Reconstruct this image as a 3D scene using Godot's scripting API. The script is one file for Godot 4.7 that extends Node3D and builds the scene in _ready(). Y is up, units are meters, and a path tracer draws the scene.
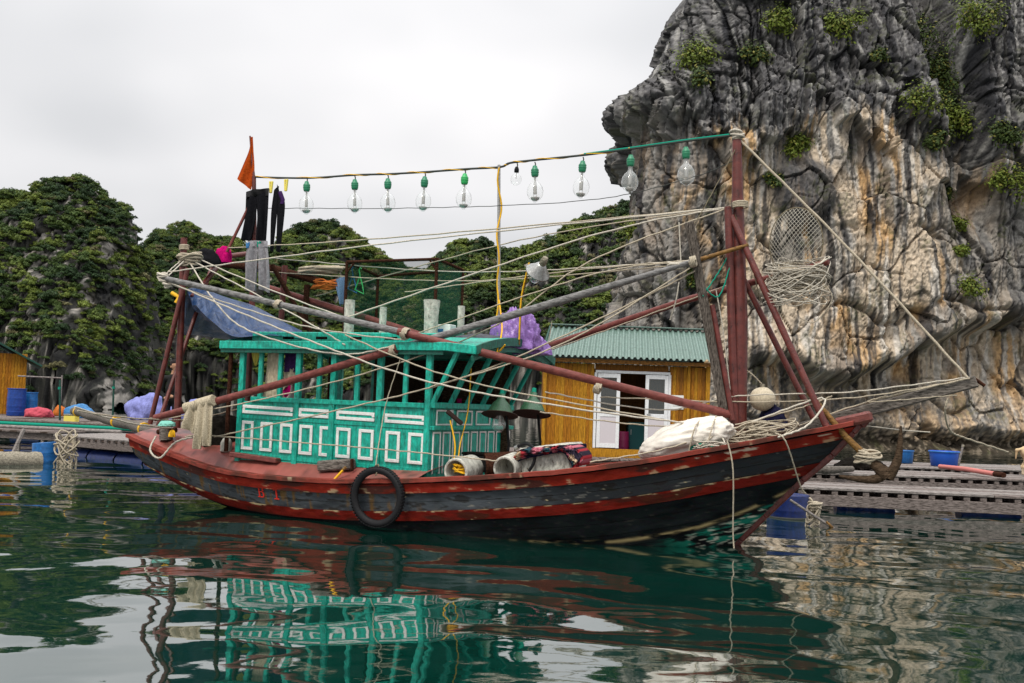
extends Node3D
# A wooden fishing boat moored at floating rafts below limestone cliffs, on a grey overcast day.
# y is up, metres; the camera stands at the origin, about 1.4 m above the water (y = 0.07).

var offs := {}        # thing -> the point its meshes are measured from
var used := {}        # names taken at top level
var rng := RandomNumberGenerator.new()
var M := {}           # materials
var boat_at := Transform3D(Basis(Vector3.UP, deg_to_rad(-24.0)), Vector3(-0.533, 0, -12.705))
var boat: Node3D

func _ready():
	rng.seed = 20
	# ---------- camera
	var cam := Camera3D.new()
	cam.name = "camera"
	add_child(cam)
	cam.position = Vector3(0, 1.5, 0)
	cam.rotation = Vector3(atan(0.0665), 0, 0.035)
	cam.fov = rad_to_deg(2.0 * atan(0.3415))
	cam.near = 0.05
	cam.far = 2000.0
	cam.current = true
	# ---------- sky and light
	var env := Environment.new()
	env.background_mode = Environment.BG_SKY
	var sky := Sky.new()
	var pan := PanoramaSkyMaterial.new()
	pan.panorama = sky_picture()
	sky.sky_material = pan
	env.sky = sky
	env.tonemap_mode = Environment.TONE_MAPPER_LINEAR
	env.tonemap_exposure = 1.46
	env.sdfgi_enabled = true
	env.ssao_enabled = true
	env.ssil_enabled = true
	var we := WorldEnvironment.new()
	we.name = "environment"
	we.environment = env
	add_child(we)
	var sun := DirectionalLight3D.new()
	sun.name = "sun"
	sun.light_energy = 0.5
	sun.light_color = Color(1.0, 0.97, 0.92)
	sun.light_angular_distance = 16.0
	sun.shadow_enabled = true
	add_child(sun)
	sun.look_at_from_position(Vector3(-5, 14, 9), Vector3.ZERO)
	# ---------- the place
	make_materials()
	build_water()
	build_cliff()
	build_hills()
	build_cliff_plants()
	build_hut()
	build_left_docks()
	build_right_raft()
	build_boat()
	build_boat_things()
	build_figures()

# Overcast sky: brighter overhead than at the horizon, with soft banks of cloud.
func sky_picture() -> ImageTexture:
	var w := 640
	var h := 320
	var im := Image.create(w, h, false, Image.FORMAT_RGBAF)
	var n := FastNoiseLite.new()
	n.seed = 5
	n.noise_type = FastNoiseLite.TYPE_SIMPLEX_SMOOTH
	n.frequency = 1.0
	n.fractal_octaves = 4
	for j in h:
		var el := PI * (0.5 - (j + 0.5) / h)
		for i in w:
			var az := TAU * (i + 0.5) / w
			var d := Vector3(cos(el) * cos(az), maxf(sin(el), 0.0), cos(el) * sin(az))
			var k := d / (d.y + 0.22)
			var c := n.get_noise_3d(k.x * 0.55, k.z * 0.55, 0.0) * 0.5 + n.get_noise_3d(k.x * 1.7, k.z * 1.7, 7.0) * 0.18
			var b := 0.54 * (1.0 + 3.3 * pow(maxf(sin(el), 0.0), 3.4)) * (1.0 + 0.75 * c)
			im.set_pixel(i, j, Color(b * (0.985 + 0.06 * c), b * 0.99, b * (1.015 - 0.05 * c), 1))
	return ImageTexture.create_from_image(im)

# ================================================================= helpers
func lin(r: float, g: float, b: float) -> Color:
	return Color(r, g, b).linear_to_srgb()

func numbered(called: String) -> String:
	var k: int = used.get(called, -1) + 1
	used[called] = k
	return called if k == 0 else "%s_%03d" % [called, k]

func thing(called: String, label: String, category: String, base := Vector3.ZERO, group := "") -> Node3D:
	var o := Node3D.new()
	o.name = numbered(called)
	add_child(o)
	o.position = base
	offs[o] = base
	note(o, label, category, group)
	return o

# a thing aboard: measured in the boat's own axes
func aboard(called: String, label: String, category: String, base: Vector3, group := "") -> Node3D:
	var o := thing(called, label, category, base, group)
	o.transform = boat_at * Transform3D(Basis(), base)
	return o

func note(o: Node, label: String, category: String, group := "") -> void:
	o.set_meta("label", label)
	o.set_meta("category", category)
	if group:
		o.set_meta("group", group)

func structure(called: String, s: Shape, m: Material) -> MeshInstance3D:
	var o := s.node(called, m, Vector3.ZERO)
	o.name = numbered(called)
	o.set_meta("kind", "structure")
	add_child(o)
	return o

func part(called: String, s: Shape, m: Material, parent: Node3D) -> MeshInstance3D:
	var o := s.node(called, m, offs.get(parent, Vector3.ZERO))
	parent.add_child(o, true)
	offs[o] = offs.get(parent, Vector3.ZERO)
	return o

class Shape:
	var v := PackedVector3Array()
	var n := PackedVector3Array()
	var c := PackedColorArray()
	var ix := PackedInt32Array()
	var col := Color.WHITE

	func node(called: String, m: Material, off: Vector3) -> MeshInstance3D:
		var a := []
		a.resize(Mesh.ARRAY_MAX)
		if off != Vector3.ZERO:
			var w := PackedVector3Array()
			w.resize(v.size())
			for k in v.size():
				w[k] = v[k] - off
			a[Mesh.ARRAY_VERTEX] = w
		else:
			a[Mesh.ARRAY_VERTEX] = v
		a[Mesh.ARRAY_NORMAL] = n
		a[Mesh.ARRAY_COLOR] = c
		a[Mesh.ARRAY_INDEX] = ix
		var am := ArrayMesh.new()
		am.add_surface_from_arrays(Mesh.PRIMITIVE_TRIANGLES, a)
		var o := MeshInstance3D.new()
		o.mesh = am
		o.material_override = m
		o.name = called
		return o

	func vert(p: Vector3, nn: Vector3, k: Color) -> int:
		v.append(p)
		n.append(nn)
		c.append(k)
		return v.size() - 1

	# front faces run clockwise; nn says which way is out
	func tri(i0: int, i1: int, i2: int, nn: Vector3) -> void:
		if (v[i1] - v[i0]).cross(v[i2] - v[i0]).dot(nn) > 0.0:
			ix.append(i0); ix.append(i2); ix.append(i1)
		else:
			ix.append(i0); ix.append(i1); ix.append(i2)

	func quad(a: Vector3, b: Vector3, d: Vector3, e: Vector3, nn: Vector3) -> void:
		var f := (b - a).cross(e - a)
		if f.length_squared() < 1e-14:
			f = (d - b).cross(e - b)
		f = f.normalized()
		if f.dot(nn) < 0.0:
			f = -f
		var k := vert(a, f, col)
		vert(b, f, col); vert(d, f, col); vert(e, f, col)
		tri(k, k + 1, k + 2, f)
		tri(k, k + 2, k + 3, f)

	# box with chamfered edges, in the frame b at p
	func box(p: Vector3, size: Vector3, b := Basis(), bev := 0.006) -> void:
		var h := size * 0.5
		var e := minf(bev, minf(h.x, minf(h.y, h.z)) * 0.45)
		var A := [b.x, b.y, b.z]
		var H := [h.x, h.y, h.z]
		for ax in 3:
			var u := (ax + 1) % 3
			var w := (ax + 2) % 3
			for s in [-1.0, 1.0]:
				var o: Vector3 = p + A[ax] * H[ax] * s
				var du: Vector3 = A[u] * (H[u] - e)
				var dw: Vector3 = A[w] * (H[w] - e)
				quad(o - du - dw, o + du - dw, o + du + dw, o - du + dw, A[ax] * s)
				# chamfer between this face and its neighbour across u
				for t in [-1.0, 1.0]:
					var a1: Vector3 = o + A[u] * (H[u] - e) * t
					var a2: Vector3 = p + A[u] * H[u] * t + A[ax] * (H[ax] - e) * s
					quad(a1 - dw, a1 + dw, a2 + dw, a2 - dw, A[ax] * s + A[u] * t)
		for sx in [-1.0, 1.0]:
			for sy in [-1.0, 1.0]:
				for sz in [-1.0, 1.0]:
					var q0: Vector3 = p + A[0] * H[0] * sx + A[1] * (H[1] - e) * sy + A[2] * (H[2] - e) * sz
					var q1: Vector3 = p + A[0] * (H[0] - e) * sx + A[1] * H[1] * sy + A[2] * (H[2] - e) * sz
					var q2: Vector3 = p + A[0] * (H[0] - e) * sx + A[1] * (H[1] - e) * sy + A[2] * H[2] * sz
					var nn: Vector3 = (A[0] * sx + A[1] * sy + A[2] * sz).normalized()
					var k := vert(q0, nn, col)
					vert(q1, nn, col); vert(q2, nn, col)
					tri(k, k + 1, k + 2, nn)

	# squared bar from p to q; up sets which way its height h points
	func bar(p: Vector3, q: Vector3, w: float, h: float, up := Vector3.UP, bev := 0.005) -> void:
		var x := (q - p).normalized()
		if absf(x.dot(up)) > 0.98:
			up = Vector3(1, 0, 0) if absf(x.x) < 0.9 else Vector3(0, 0, 1)
		var z := x.cross(up).normalized()
		var y := z.cross(x)
		box((p + q) * 0.5, Vector3((q - p).length(), h, w), Basis(x, y, z), bev)

	func tube(pts: Array, radii, sides := 8, caps := true, rough := 0.0) -> void:
		var m := pts.size()
		var base := v.size()
		var side := Vector3.ZERO
		for k in m:
			var p: Vector3 = pts[k]
			var t: Vector3 = (pts[mini(k + 1, m - 1)] - pts[maxi(k - 1, 0)]).normalized()
			if k == 0:
				side = t.cross(Vector3.UP if absf(t.y) < 0.9 else Vector3.RIGHT).normalized()
			else:
				side = (side - t * side.dot(t)).normalized()
			var up := t.cross(side)
			var r: float = radii[k] if radii is Array else radii
			for j in sides:
				var a := TAU * j / sides
				var d := side * cos(a) + up * sin(a)
				var rr := r * (1.0 + rough * sin(k * 3.7 + j * 2.3 + p.x * 9.0))
				vert(p + d * rr, d, col)
		for k in m - 1:
			for j in sides:
				var a := base + k * sides + j
				var b := base + k * sides + (j + 1) % sides
				var nn := n[a] + n[b]
				tri(a, b, b + sides, nn)
				tri(a, b + sides, a + sides, nn)
		if caps:
			for e in [0, m - 1]:
				var nn: Vector3 = (pts[0] - pts[1]).normalized() if e == 0 else (pts[m - 1] - pts[m - 2]).normalized()
				var k0 := vert(pts[e], nn, col)
				for j in sides:
					vert(v[base + e * sides + j], nn, col)
				for j in sides:
					tri(k0, k0 + 1 + j, k0 + 1 + (j + 1) % sides, nn)

	# turned shape: profile holds (radius, height) pairs, axis y in the frame t
	func lathe(profile: Array, sides: int, t := Transform3D()) -> void:
		var base := v.size()
		var m := profile.size()
		for k in m:
			var p: Vector2 = profile[k]
			var d: Vector2 = profile[mini(k + 1, m - 1)] - profile[maxi(k - 1, 0)]
			var nr := Vector2(d.y, -d.x).normalized()
			for j in sides:
				var a := TAU * j / sides
				var q := Vector3(cos(a) * p.x, p.y, sin(a) * p.x)
				var nn := Vector3(cos(a) * nr.x, nr.y, sin(a) * nr.x)
				vert(t * q, (t.basis * nn).normalized(), col)
		for k in m - 1:
			for j in sides:
				var a := base + k * sides + j
				var b := base + k * sides + (j + 1) % sides
				var nn := n[a] + n[b] + n[a + sides] + n[b + sides]
				tri(a, b, b + sides, nn)
				tri(a, b + sides, a + sides, nn)

	# smooth sheet from a grid of points (rows of equal length); out says which side is out
	func sheet(rows: Array, out: Vector3, cols: Array = [], closed := false) -> void:
		var R := rows.size()
		var C: int = rows[0].size()
		var base := v.size()
		var flip := 0.0
		for r in R:
			for k in C:
				var l: Vector3 = rows[r][(k - 1 + C) % C] if closed else rows[r][maxi(k - 1, 0)]
				var rt: Vector3 = rows[r][(k + 1) % C] if closed else rows[r][mini(k + 1, C - 1)]
				var nn: Vector3 = (rt - l).cross(rows[mini(r + 1, R - 1)][k] - rows[maxi(r - 1, 0)][k])
				if nn.length_squared() < 1e-16:
					nn = out
				nn = nn.normalized()
				flip += nn.dot(out if out != Vector3.ZERO else rows[r][k] - rows[R / 2][0])
				vert(rows[r][k], nn, cols[r][k] if cols else col)
		if flip < 0.0:
			for k in range(base, v.size()):
				n[k] = -n[k]
		for r in R - 1:
			for k in (C if closed else C - 1):
				var a := base + r * C + k
				var b := base + r * C + (k + 1) % C
				var nn := n[a] + n[b] + n[a + C] + n[b + C]
				tri(a, b, b + C, nn)
				tri(a, b + C, a + C, nn)

	# lumpy closed body; f gives how far out along a direction the surface lies, as a share of the radii
	func lump(p: Vector3, radii: Vector3, f: Callable, nu := 28, nv := 18, floor_y := -1e9) -> void:
		var base := v.size()
		var pts := []
		for r in nv + 1:
			var row := []
			var el := PI * (r / float(nv)) - PI / 2
			for k in nu:
				var a := TAU * k / nu
				var d := Vector3(cos(el) * cos(a), sin(el), cos(el) * sin(a))
				var q: Vector3 = p + d * radii * float(f.call(d))
				q.y = maxf(q.y, floor_y)
				row.append(q)
			pts.append(row)
		for r in nv + 1:
			for k in nu:
				var a1: Vector3 = pts[r][(k + 1) % nu] - pts[r][(k - 1 + nu) % nu]
				var a2: Vector3 = pts[mini(r + 1, nv)][k] - pts[maxi(r - 1, 0)][k]
				var nn := a1.cross(a2)
				var o: Vector3 = pts[r][k] - p
				if nn.length_squared() < 1e-14:
					nn = o
				nn = nn.normalized()
				if nn.dot(o) < 0.0:
					nn = -nn
				vert(pts[r][k], nn, col)
		for r in nv:
			for k in nu:
				var a := base + r * nu + k
				var b := base + r * nu + (k + 1) % nu
				var nn := n[a] + n[b] + n[a + nu] + n[b + nu]
				tri(a, b, b + nu, nn)
				tri(a, b + nu, a + nu, nn)

	# hanging cloth between a left and a right edge, two layers, with folds
	func cloth(left: Array, right: Array, fold: float, waves: float, phase: float, thick := 0.012, nu := 14, sub := 5) -> void:
		var L := Shape.finer(left, sub)
		var R := Shape.finer(right, sub)
		var face: Vector3 = (R[0] - L[0]).cross(L[L.size() - 1] - L[0]).normalized()
		for s in [1.0, -1.0]:
			var rows := []
			for r in L.size():
				var row := []
				var g := r / float(L.size() - 1)
				for k in nu + 1:
					var u := k / float(nu)
					var edge := sin(u * PI)
					var off := fold * (0.35 + 0.65 * g) * (sin(u * TAU * waves + phase + g * 1.7) + 0.4 * sin(u * TAU * waves * 2.3 + phase * 2.0 - g * 3.1)) * sqrt(edge + 0.02)
					row.append(L[r].lerp(R[r], u) + face * (off + s * thick * sqrt(edge)))
				rows.append(row)
			sheet(rows, face * s)

	static func finer(p: Array, sub: int) -> Array:
		var out := []
		for k in p.size() - 1:
			for j in sub:
				out.append(Shape.cat(p[maxi(k - 1, 0)], p[k], p[k + 1], p[mini(k + 2, p.size() - 1)], j / float(sub)))
		out.append(p[p.size() - 1])
		return out

	static func cat(a: Vector3, b: Vector3, d: Vector3, e: Vector3, t: float) -> Vector3:
		return 0.5 * (2.0 * b + (d - a) * t + (2.0 * a - 5.0 * b + 4.0 * d - e) * t * t + (3.0 * b - a - 3.0 * d + e) * t * t * t)

func ev(xs: Array, ys: Array, x: float) -> float:
	var k := 0
	var m := xs.size()
	if x <= xs[0]:
		return ys[0]
	if x >= xs[m - 1]:
		return ys[m - 1]
	while x > xs[k + 1]:
		k += 1
	var h: float = xs[k + 1] - xs[k]
	var t: float = (x - xs[k]) / h
	var s: float = (ys[k + 1] - ys[k]) / h
	var m0: float = s if k == 0 else (ys[k + 1] - ys[k - 1]) / (xs[k + 1] - xs[k - 1])
	var m1: float = s if k == m - 2 else (ys[k + 2] - ys[k]) / (xs[k + 2] - xs[k])
	var t2 := t * t
	var t3 := t2 * t
	return ys[k] * (2 * t3 - 3 * t2 + 1) + h * m0 * (t3 - 2 * t2 + t) + ys[k + 1] * (3 * t2 - 2 * t3) + h * m1 * (t3 - t2)

func ramp(a: float, b: float, x: float) -> float:
	return smoothstep(a, b, x)

func noise(sd: int, f: float, oct := 3, type := FastNoiseLite.TYPE_SIMPLEX_SMOOTH) -> FastNoiseLite:
	var q := FastNoiseLite.new()
	q.seed = sd
	q.noise_type = type
	q.frequency = f
	q.fractal_octaves = oct
	if oct == 1:
		q.fractal_type = FastNoiseLite.FRACTAL_NONE
	return q

# ================================================================= materials
func wear_texture(sd: int, low: float, chips: float, chip: Color, f := 0.02) -> ImageTexture:
	var s := 384
	var a := noise(sd, f, 4)
	var b := noise(sd + 1, f * 2.6, 3)
	var ia := a.get_seamless_image(s, s)
	var ib := b.get_seamless_image(s, s)
	var im := Image.create(s, s, false, Image.FORMAT_RGB8)
	for y in s:
		for x in s:
			var g := ia.get_pixel(x, y).r
			var e := ib.get_pixel(x, y).r
			var k := lerpf(low, 1.0, clampf(g * 0.75 + e * 0.35, 0.0, 1.0))
			var q := smoothstep(chips, chips - 0.05, g * 0.45 + e * 0.55)
			im.set_pixel(x, y, Color(k, k, k).lerp(chip, q))
	return ImageTexture.create_from_image(im)

func bump_texture(sd: int, f: float, strength: float) -> NoiseTexture2D:
	var t := NoiseTexture2D.new()
	t.width = 384
	t.height = 384
	t.seamless = true
	t.as_normal_map = true
	t.bump_strength = strength
	t.noise = noise(sd, f, 4)
	return t

func mat(key: String, c: Color, rough: float, tex = null, scale := Vector3.ONE, bump = null, bump_k := 0.6) -> StandardMaterial3D:
	var m := StandardMaterial3D.new()
	m.resource_name = key
	m.albedo_color = c
	m.roughness = rough
	m.metallic_specular = 0.5 if rough < 0.5 else 0.3 if rough < 0.8 else 0.12
	m.cull_mode = BaseMaterial3D.CULL_DISABLED
	if tex != null or bump != null:
		m.uv1_triplanar = true
		m.uv1_scale = scale
	if tex != null:
		m.albedo_texture = tex
	if bump != null:
		m.normal_enabled = true
		m.normal_texture = bump
		m.normal_scale = bump_k
	M[key] = m
	return m

func make_materials() -> void:
	var worn := wear_texture(3, 0.54, 0.25, Color(0.4, 0.33, 0.28))
	var clean := wear_texture(5, 0.86, -1.0, Color.BLACK)
	var streaky := wear_texture(7, 0.5, 0.27, Color(0.3, 0.24, 0.2), 0.025)
	var soft := wear_texture(9, 0.6, -1.0, Color.BLACK)
	var chipped := wear_texture(15, 0.55, 0.29, Color(0.42, 0.34, 0.3), 0.012)
	var grainy := wear_texture(22, 0.3, 0.3, Color(0.16, 0.13, 0.11), 0.03)
	var rough_n := bump_texture(31, 0.03, 6.0)
	var fine_n := bump_texture(37, 0.08, 4.0)
	# boat paint
	mat("green", lin(0.005, 0.55, 0.405), 0.42, worn, Vector3(2.2, 0.8, 2.2), fine_n, 0.35)
	mat("green_dark", lin(0.008, 0.19, 0.13), 0.45, worn, Vector3(2.0, 0.8, 2.0), fine_n, 0.35)
	mat("white", lin(0.84, 0.85, 0.82), 0.5, clean, Vector3(3, 3, 3), fine_n, 0.25)
	mat("old_white", lin(0.74, 0.73, 0.64), 0.7, worn, Vector3(2, 1.0, 2), rough_n, 0.7)
	mat("deck_red", lin(0.235, 0.056, 0.042), 0.32, worn, Vector3(1.0, 3, 3), fine_n, 0.3)
	mat("pole_red", lin(0.185, 0.036, 0.027), 0.45, chipped, Vector3(1.5, 1.5, 1.5), fine_n, 0.35)
	mat("pole_pink", lin(0.25, 0.072, 0.06), 0.5, worn, Vector3(1.2, 2.4, 2.4), fine_n, 0.35)
	mat("rust", lin(0.11, 0.045, 0.028), 0.8, grainy, Vector3(3, 3, 3), rough_n, 0.8)
	mat("pole_grey", lin(0.38, 0.37, 0.36), 0.55, grainy, Vector3(0.7, 3, 3), fine_n, 0.5)
	mat("driftwood", lin(0.32, 0.285, 0.25), 0.85, grainy, Vector3(0.8, 4, 4), rough_n, 0.8)
	mat("driftwood_up", lin(0.24, 0.205, 0.175), 0.85, grainy, Vector3(4, 0.8, 4), rough_n, 0.8)
	mat("brown_wood", lin(0.155, 0.105, 0.068), 0.85, grainy, Vector3(1.2, 4, 4), rough_n, 0.9)
	mat("bamboo", lin(0.42, 0.22, 0.06), 0.55, grainy, Vector3(1, 3, 3), fine_n, 0.5)
	mat("rope", lin(0.62, 0.54, 0.41), 0.95, soft, Vector3(6, 6, 6), fine_n, 0.8)
	mat("rope_pale", lin(0.74, 0.68, 0.57), 0.95, soft, Vector3(6, 6, 6), fine_n, 0.8)
	mat("rope_dark", lin(0.26, 0.22, 0.15), 0.95, soft, Vector3(6, 6, 6), fine_n, 0.8)
	mat("rope_green", lin(0.012, 0.22, 0.15), 0.8)
	mat("yellow", lin(0.72, 0.40, 0.015), 0.5)
	mat("yellow_pale", lin(0.75, 0.62, 0.12), 0.5)
	mat("wire", lin(0.05, 0.055, 0.05), 0.6)
	mat("black", lin(0.012, 0.012, 0.013), 0.75, soft, Vector3(3, 3, 3), fine_n, 0.4)
	mat("rubber", lin(0.018, 0.018, 0.02), 0.62, soft, Vector3(5, 5, 5), rough_n, 0.5)
	mat("dark", lin(0.02, 0.017, 0.014), 0.9, grainy, Vector3(2, 2, 2))
	mat("socket", lin(0.012, 0.18, 0.085), 0.4)
	mat("socket_bright", lin(0.02, 0.36, 0.09), 0.4)
	mat("metal", lin(0.55, 0.55, 0.53), 0.35, soft, Vector3(5, 5, 5))
	M.metal.metallic = 0.85
	var glass := mat("glass", Color(0.97, 0.99, 0.98, 0.11), 0.03)
	glass.transparency = BaseMaterial3D.TRANSPARENCY_ALPHA
	mat("filament", lin(0.3, 0.29, 0.27), 0.4)
	mat("flag", lin(0.62, 0.10, 0.015), 0.8, soft, Vector3(4, 4, 4))
	M.flag.backlight_enabled = true
	M.flag.backlight = lin(0.25, 0.05, 0.01)
	mat("cloth_black", lin(0.014, 0.014, 0.017), 0.95, soft, Vector3(4, 4, 4), rough_n, 0.6)
	mat("cloth_grey", lin(0.33, 0.32, 0.34), 0.95, soft, Vector3(4, 2, 4), rough_n, 0.6)
	mat("cloth_beige", lin(0.74, 0.64, 0.46), 0.98, streaky, Vector3(5, 5, 5), rough_n, 1.2)
	mat("cloth_cream", lin(0.66, 0.55, 0.40), 0.95, soft, Vector3(3, 1, 3), rough_n, 0.5)
	mat("cloth_purple", lin(0.07, 0.03, 0.12), 0.95, soft, Vector3(3, 3, 3))
	mat("cloth_blue", lin(0.2, 0.33, 0.52), 0.95, soft, Vector3(6, 6, 6), rough_n, 0.6)
	mat("magenta", lin(0.60, 0.006, 0.17), 0.85, soft, Vector3(5, 5, 5), rough_n, 0.8)
	mat("pink", lin(0.62, 0.09, 0.13), 0.75, soft, Vector3(4, 4, 4), rough_n, 0.8)
	mat("orange", lin(0.68, 0.19, 0.03), 0.7, soft, Vector3(4, 4, 4))
	mat("tarp_blue", lin(0.018, 0.068, 0.20), 0.38, streaky, Vector3(0.7, 0.5, 1.4), rough_n, 0.6)
	mat("tarp_lilac", lin(0.27, 0.29, 0.66), 0.55, soft, Vector3(1.5, 1.5, 1.5), rough_n, 0.5)
	mat("tarp_white", lin(0.78, 0.73, 0.65), 0.7, clean, Vector3(1.6, 1.6, 1.6), rough_n, 0.25)
	mat("tarp_sky", lin(0.06, 0.25, 0.55), 0.5, soft, Vector3(2, 2, 2), rough_n, 0.5)
	mat("bag_purple", lin(0.42, 0.22, 0.68), 0.3, soft, Vector3(4, 4, 4), rough_n, 0.6)
	mat("navy", lin(0.018, 0.018, 0.05), 0.8, soft, Vector3(4, 4, 4), rough_n, 0.8)
	mat("buoy", lin(0.78, 0.68, 0.5), 0.5, soft, Vector3(5, 5, 5))
	mat("barrel", lin(0.005, 0.06, 0.36), 0.4, soft, Vector3(1.5, 1.5, 1.5))
	mat("barrel_light", lin(0.012, 0.17, 0.52), 0.4, soft, Vector3(1.5, 1.5, 1.5))
	mat("barrel_dark", lin(0.004, 0.022, 0.15), 0.4, worn, Vector3(1.5, 1.5, 1.5))
	mat("foam", lin(0.6, 0.54, 0.42), 0.9, grainy, Vector3(1.5, 3, 3), rough_n, 0.8)
	mat("raft_wood", lin(0.38, 0.32, 0.295), 0.8, grainy, Vector3(0.6, 4, 3), rough_n, 0.7)
	mat("raft_wood_pale", lin(0.50, 0.45, 0.42), 0.75, grainy, Vector3(0.6, 4, 3), rough_n, 0.7)
	mat("raft_wood_dark", lin(0.16, 0.12, 0.10), 0.85, grainy, Vector3(0.6, 4, 3), rough_n, 0.7)
	for k in 4:
		mat("slat%d" % k, [lin(0.62, 0.27, 0.016), lin(0.68, 0.32, 0.022), lin(0.54, 0.21, 0.014), lin(0.38, 0.145, 0.014)][k], 0.5, streaky, Vector3(4, 0.35, 4), fine_n, 0.5)
	mat("roof_green", lin(0.19, 0.295, 0.25), 0.45, worn, Vector3(1.5, 1.5, 1.5))
	mat("roof_edge", lin(0.03, 0.10, 0.075), 0.5, worn, Vector3(1.5, 1.5, 1.5))
	mat("timber", lin(0.46, 0.2, 0.04), 0.6, grainy, Vector3(0.7, 4, 4), fine_n, 0.5)
	mat("door_white", lin(0.84, 0.85, 0.86), 0.45, clean, Vector3(2, 2, 2))
	mat("door_panel", lin(0.66, 0.61, 0.64), 0.6, clean, Vector3(8, 8, 8))
	var pane := mat("pane", Color(0.30, 0.32, 0.31, 0.35), 0.05)
	pane.transparency = BaseMaterial3D.TRANSPARENCY_ALPHA
	mat("paper", lin(0.75, 0.76, 0.74), 0.8)
	var net := mat("net_green", lin(0.022, 0.075, 0.045), 0.9)
	net.albedo_color.a = 0.5
	net.transparency = BaseMaterial3D.TRANSPARENCY_ALPHA
	mat("net_line", lin(0.34, 0.32, 0.27), 0.95)
	mat("shade_green", lin(0.055, 0.17, 0.085), 0.45, worn, Vector3(4, 4, 4), rough_n, 0.3)
	mat("rust_disc", lin(0.10, 0.055, 0.045), 0.75, grainy, Vector3(5, 5, 5), rough_n, 0.8)
	mat("dog", lin(0.52, 0.40, 0.25), 0.95, soft, Vector3(8, 8, 8), rough_n, 0.8)
	# painted per vertex
	for key in ["painted", "painted_gloss", "rock", "leaf", "person"]:
		var m := mat(key, Color.WHITE, 0.6)
		m.vertex_color_use_as_albedo = true
	M.painted.uv1_triplanar = true
	M.painted.uv1_scale = Vector3(1.2, 3, 3)
	M.painted.normal_enabled = true
	M.painted.normal_texture = rough_n
	M.painted.normal_scale = 0.5
	M.painted.roughness = 0.6
	M.painted.metallic_specular = 0.16
	M.rock.roughness = 0.9
	M.rock.uv1_triplanar = true
	M.rock.uv1_scale = Vector3(0.45, 0.3, 0.45)
	M.rock.normal_enabled = true
	M.rock.normal_texture = rough_n
	M.rock.normal_scale = 0.8
	M.rock.albedo_texture = wear_texture(44, 0.72, -1.0, Color.BLACK, 0.035)
	M.leaf.roughness = 0.6
	M.leaf.backlight_enabled = true
	M.leaf.backlight = lin(0.02, 0.035, 0.008)
	M.person.roughness = 0.85
	mat("water", lin(0.001, 0.0205, 0.0145), 0.015)
	M.water.metallic_specular = 0.707
	M.water.clearcoat_enabled = true
	M.water.clearcoat = 0.6
	M.water.clearcoat_roughness = 0.015
	var rip := bump_texture(51, 0.03, 3.0)
	M.water.uv1_triplanar = true
	M.water.uv1_scale = Vector3(0.55, 0.55, 0.9)
	M.water.normal_enabled = true
	M.water.normal_texture = rip
	M.water.normal_scale = 0.015

# ================================================================= water
func build_water() -> void:
	var xs := PackedFloat32Array()
	var zs := PackedFloat32Array()
	var x := 0.0
	var right := PackedFloat32Array()
	var step := 0.04
	while x < 420.0:
		right.append(x)
		if x > 6.0:
			step = minf(step * 1.035, 14.0)
		x += step
	for k in range(right.size() - 1, 0, -1):
		xs.append(-right[k])
	xs.append_array(right)
	var z := -2.0
	var near := PackedFloat32Array()
	step = 0.035
	while z < 60.0:           # behind and beneath the camera
		near.append(z)
		step = minf(step * 1.25, 8.0)
		z += step
	for k in range(near.size() - 1, 0, -1):
		zs.append(near[k])
	z = -2.0
	step = 0.035
	while z > -460.0:
		zs.append(z)
		if z < -9.0:
			step = minf(step * 1.012, 12.0)
		z -= step
	var a := noise(71, 1.0, 1)
	var b := noise(72, 1.0, 1)
	var c := noise(73, 1.0, 2)
	var W := xs.size()
	var H := zs.size()
	var hs := PackedFloat32Array()
	hs.resize(W * H)
	for j in H:
		for i in W:
			var X := xs[i]
			var Z := zs[j]
			hs[j * W + i] = 0.07 + 0.016 * a.get_noise_2d(X * 0.36 + Z * 0.08, Z * 0.60) + 0.0048 * b.get_noise_2d(X * 0.95 - Z * 0.2, Z * 1.3) + 0.0007 * c.get_noise_2d(X * 2.6 + Z * 0.4, Z * 3.6)
	var s := Shape.new()
	s.v.resize(W * H)
	s.n.resize(W * H)
	s.c.resize(W * H)
	for j in H:
		for i in W:
			var k := j * W + i
			var i0 := maxi(i - 1, 0)
			var i1 := mini(i + 1, W - 1)
			var j0 := maxi(j - 1, 0)
			var j1 := mini(j + 1, H - 1)
			s.v[k] = Vector3(xs[i], hs[k], zs[j])
			s.n[k] = Vector3(-(hs[j * W + i1] - hs[j * W + i0]) / (xs[i1] - xs[i0]), 1.0, -(hs[j1 * W + i] - hs[j0 * W + i]) / (zs[j1] - zs[j0])).normalized()
			s.c[k] = Color.WHITE
	s.ix.resize((W - 1) * (H - 1) * 6)
	var t := 0
	for j in H - 1:
		for i in W - 1:
			var k := j * W + i
			# zs run towards -z, so this order is clockwise from above
			for q in [k, k + W, k + W + 1, k, k + W + 1, k + 1]:
				s.ix[t] = q
				t += 1
	structure("water", s, M.water)

# ================================================================= the limestone cliff
var cf := {}

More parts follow.
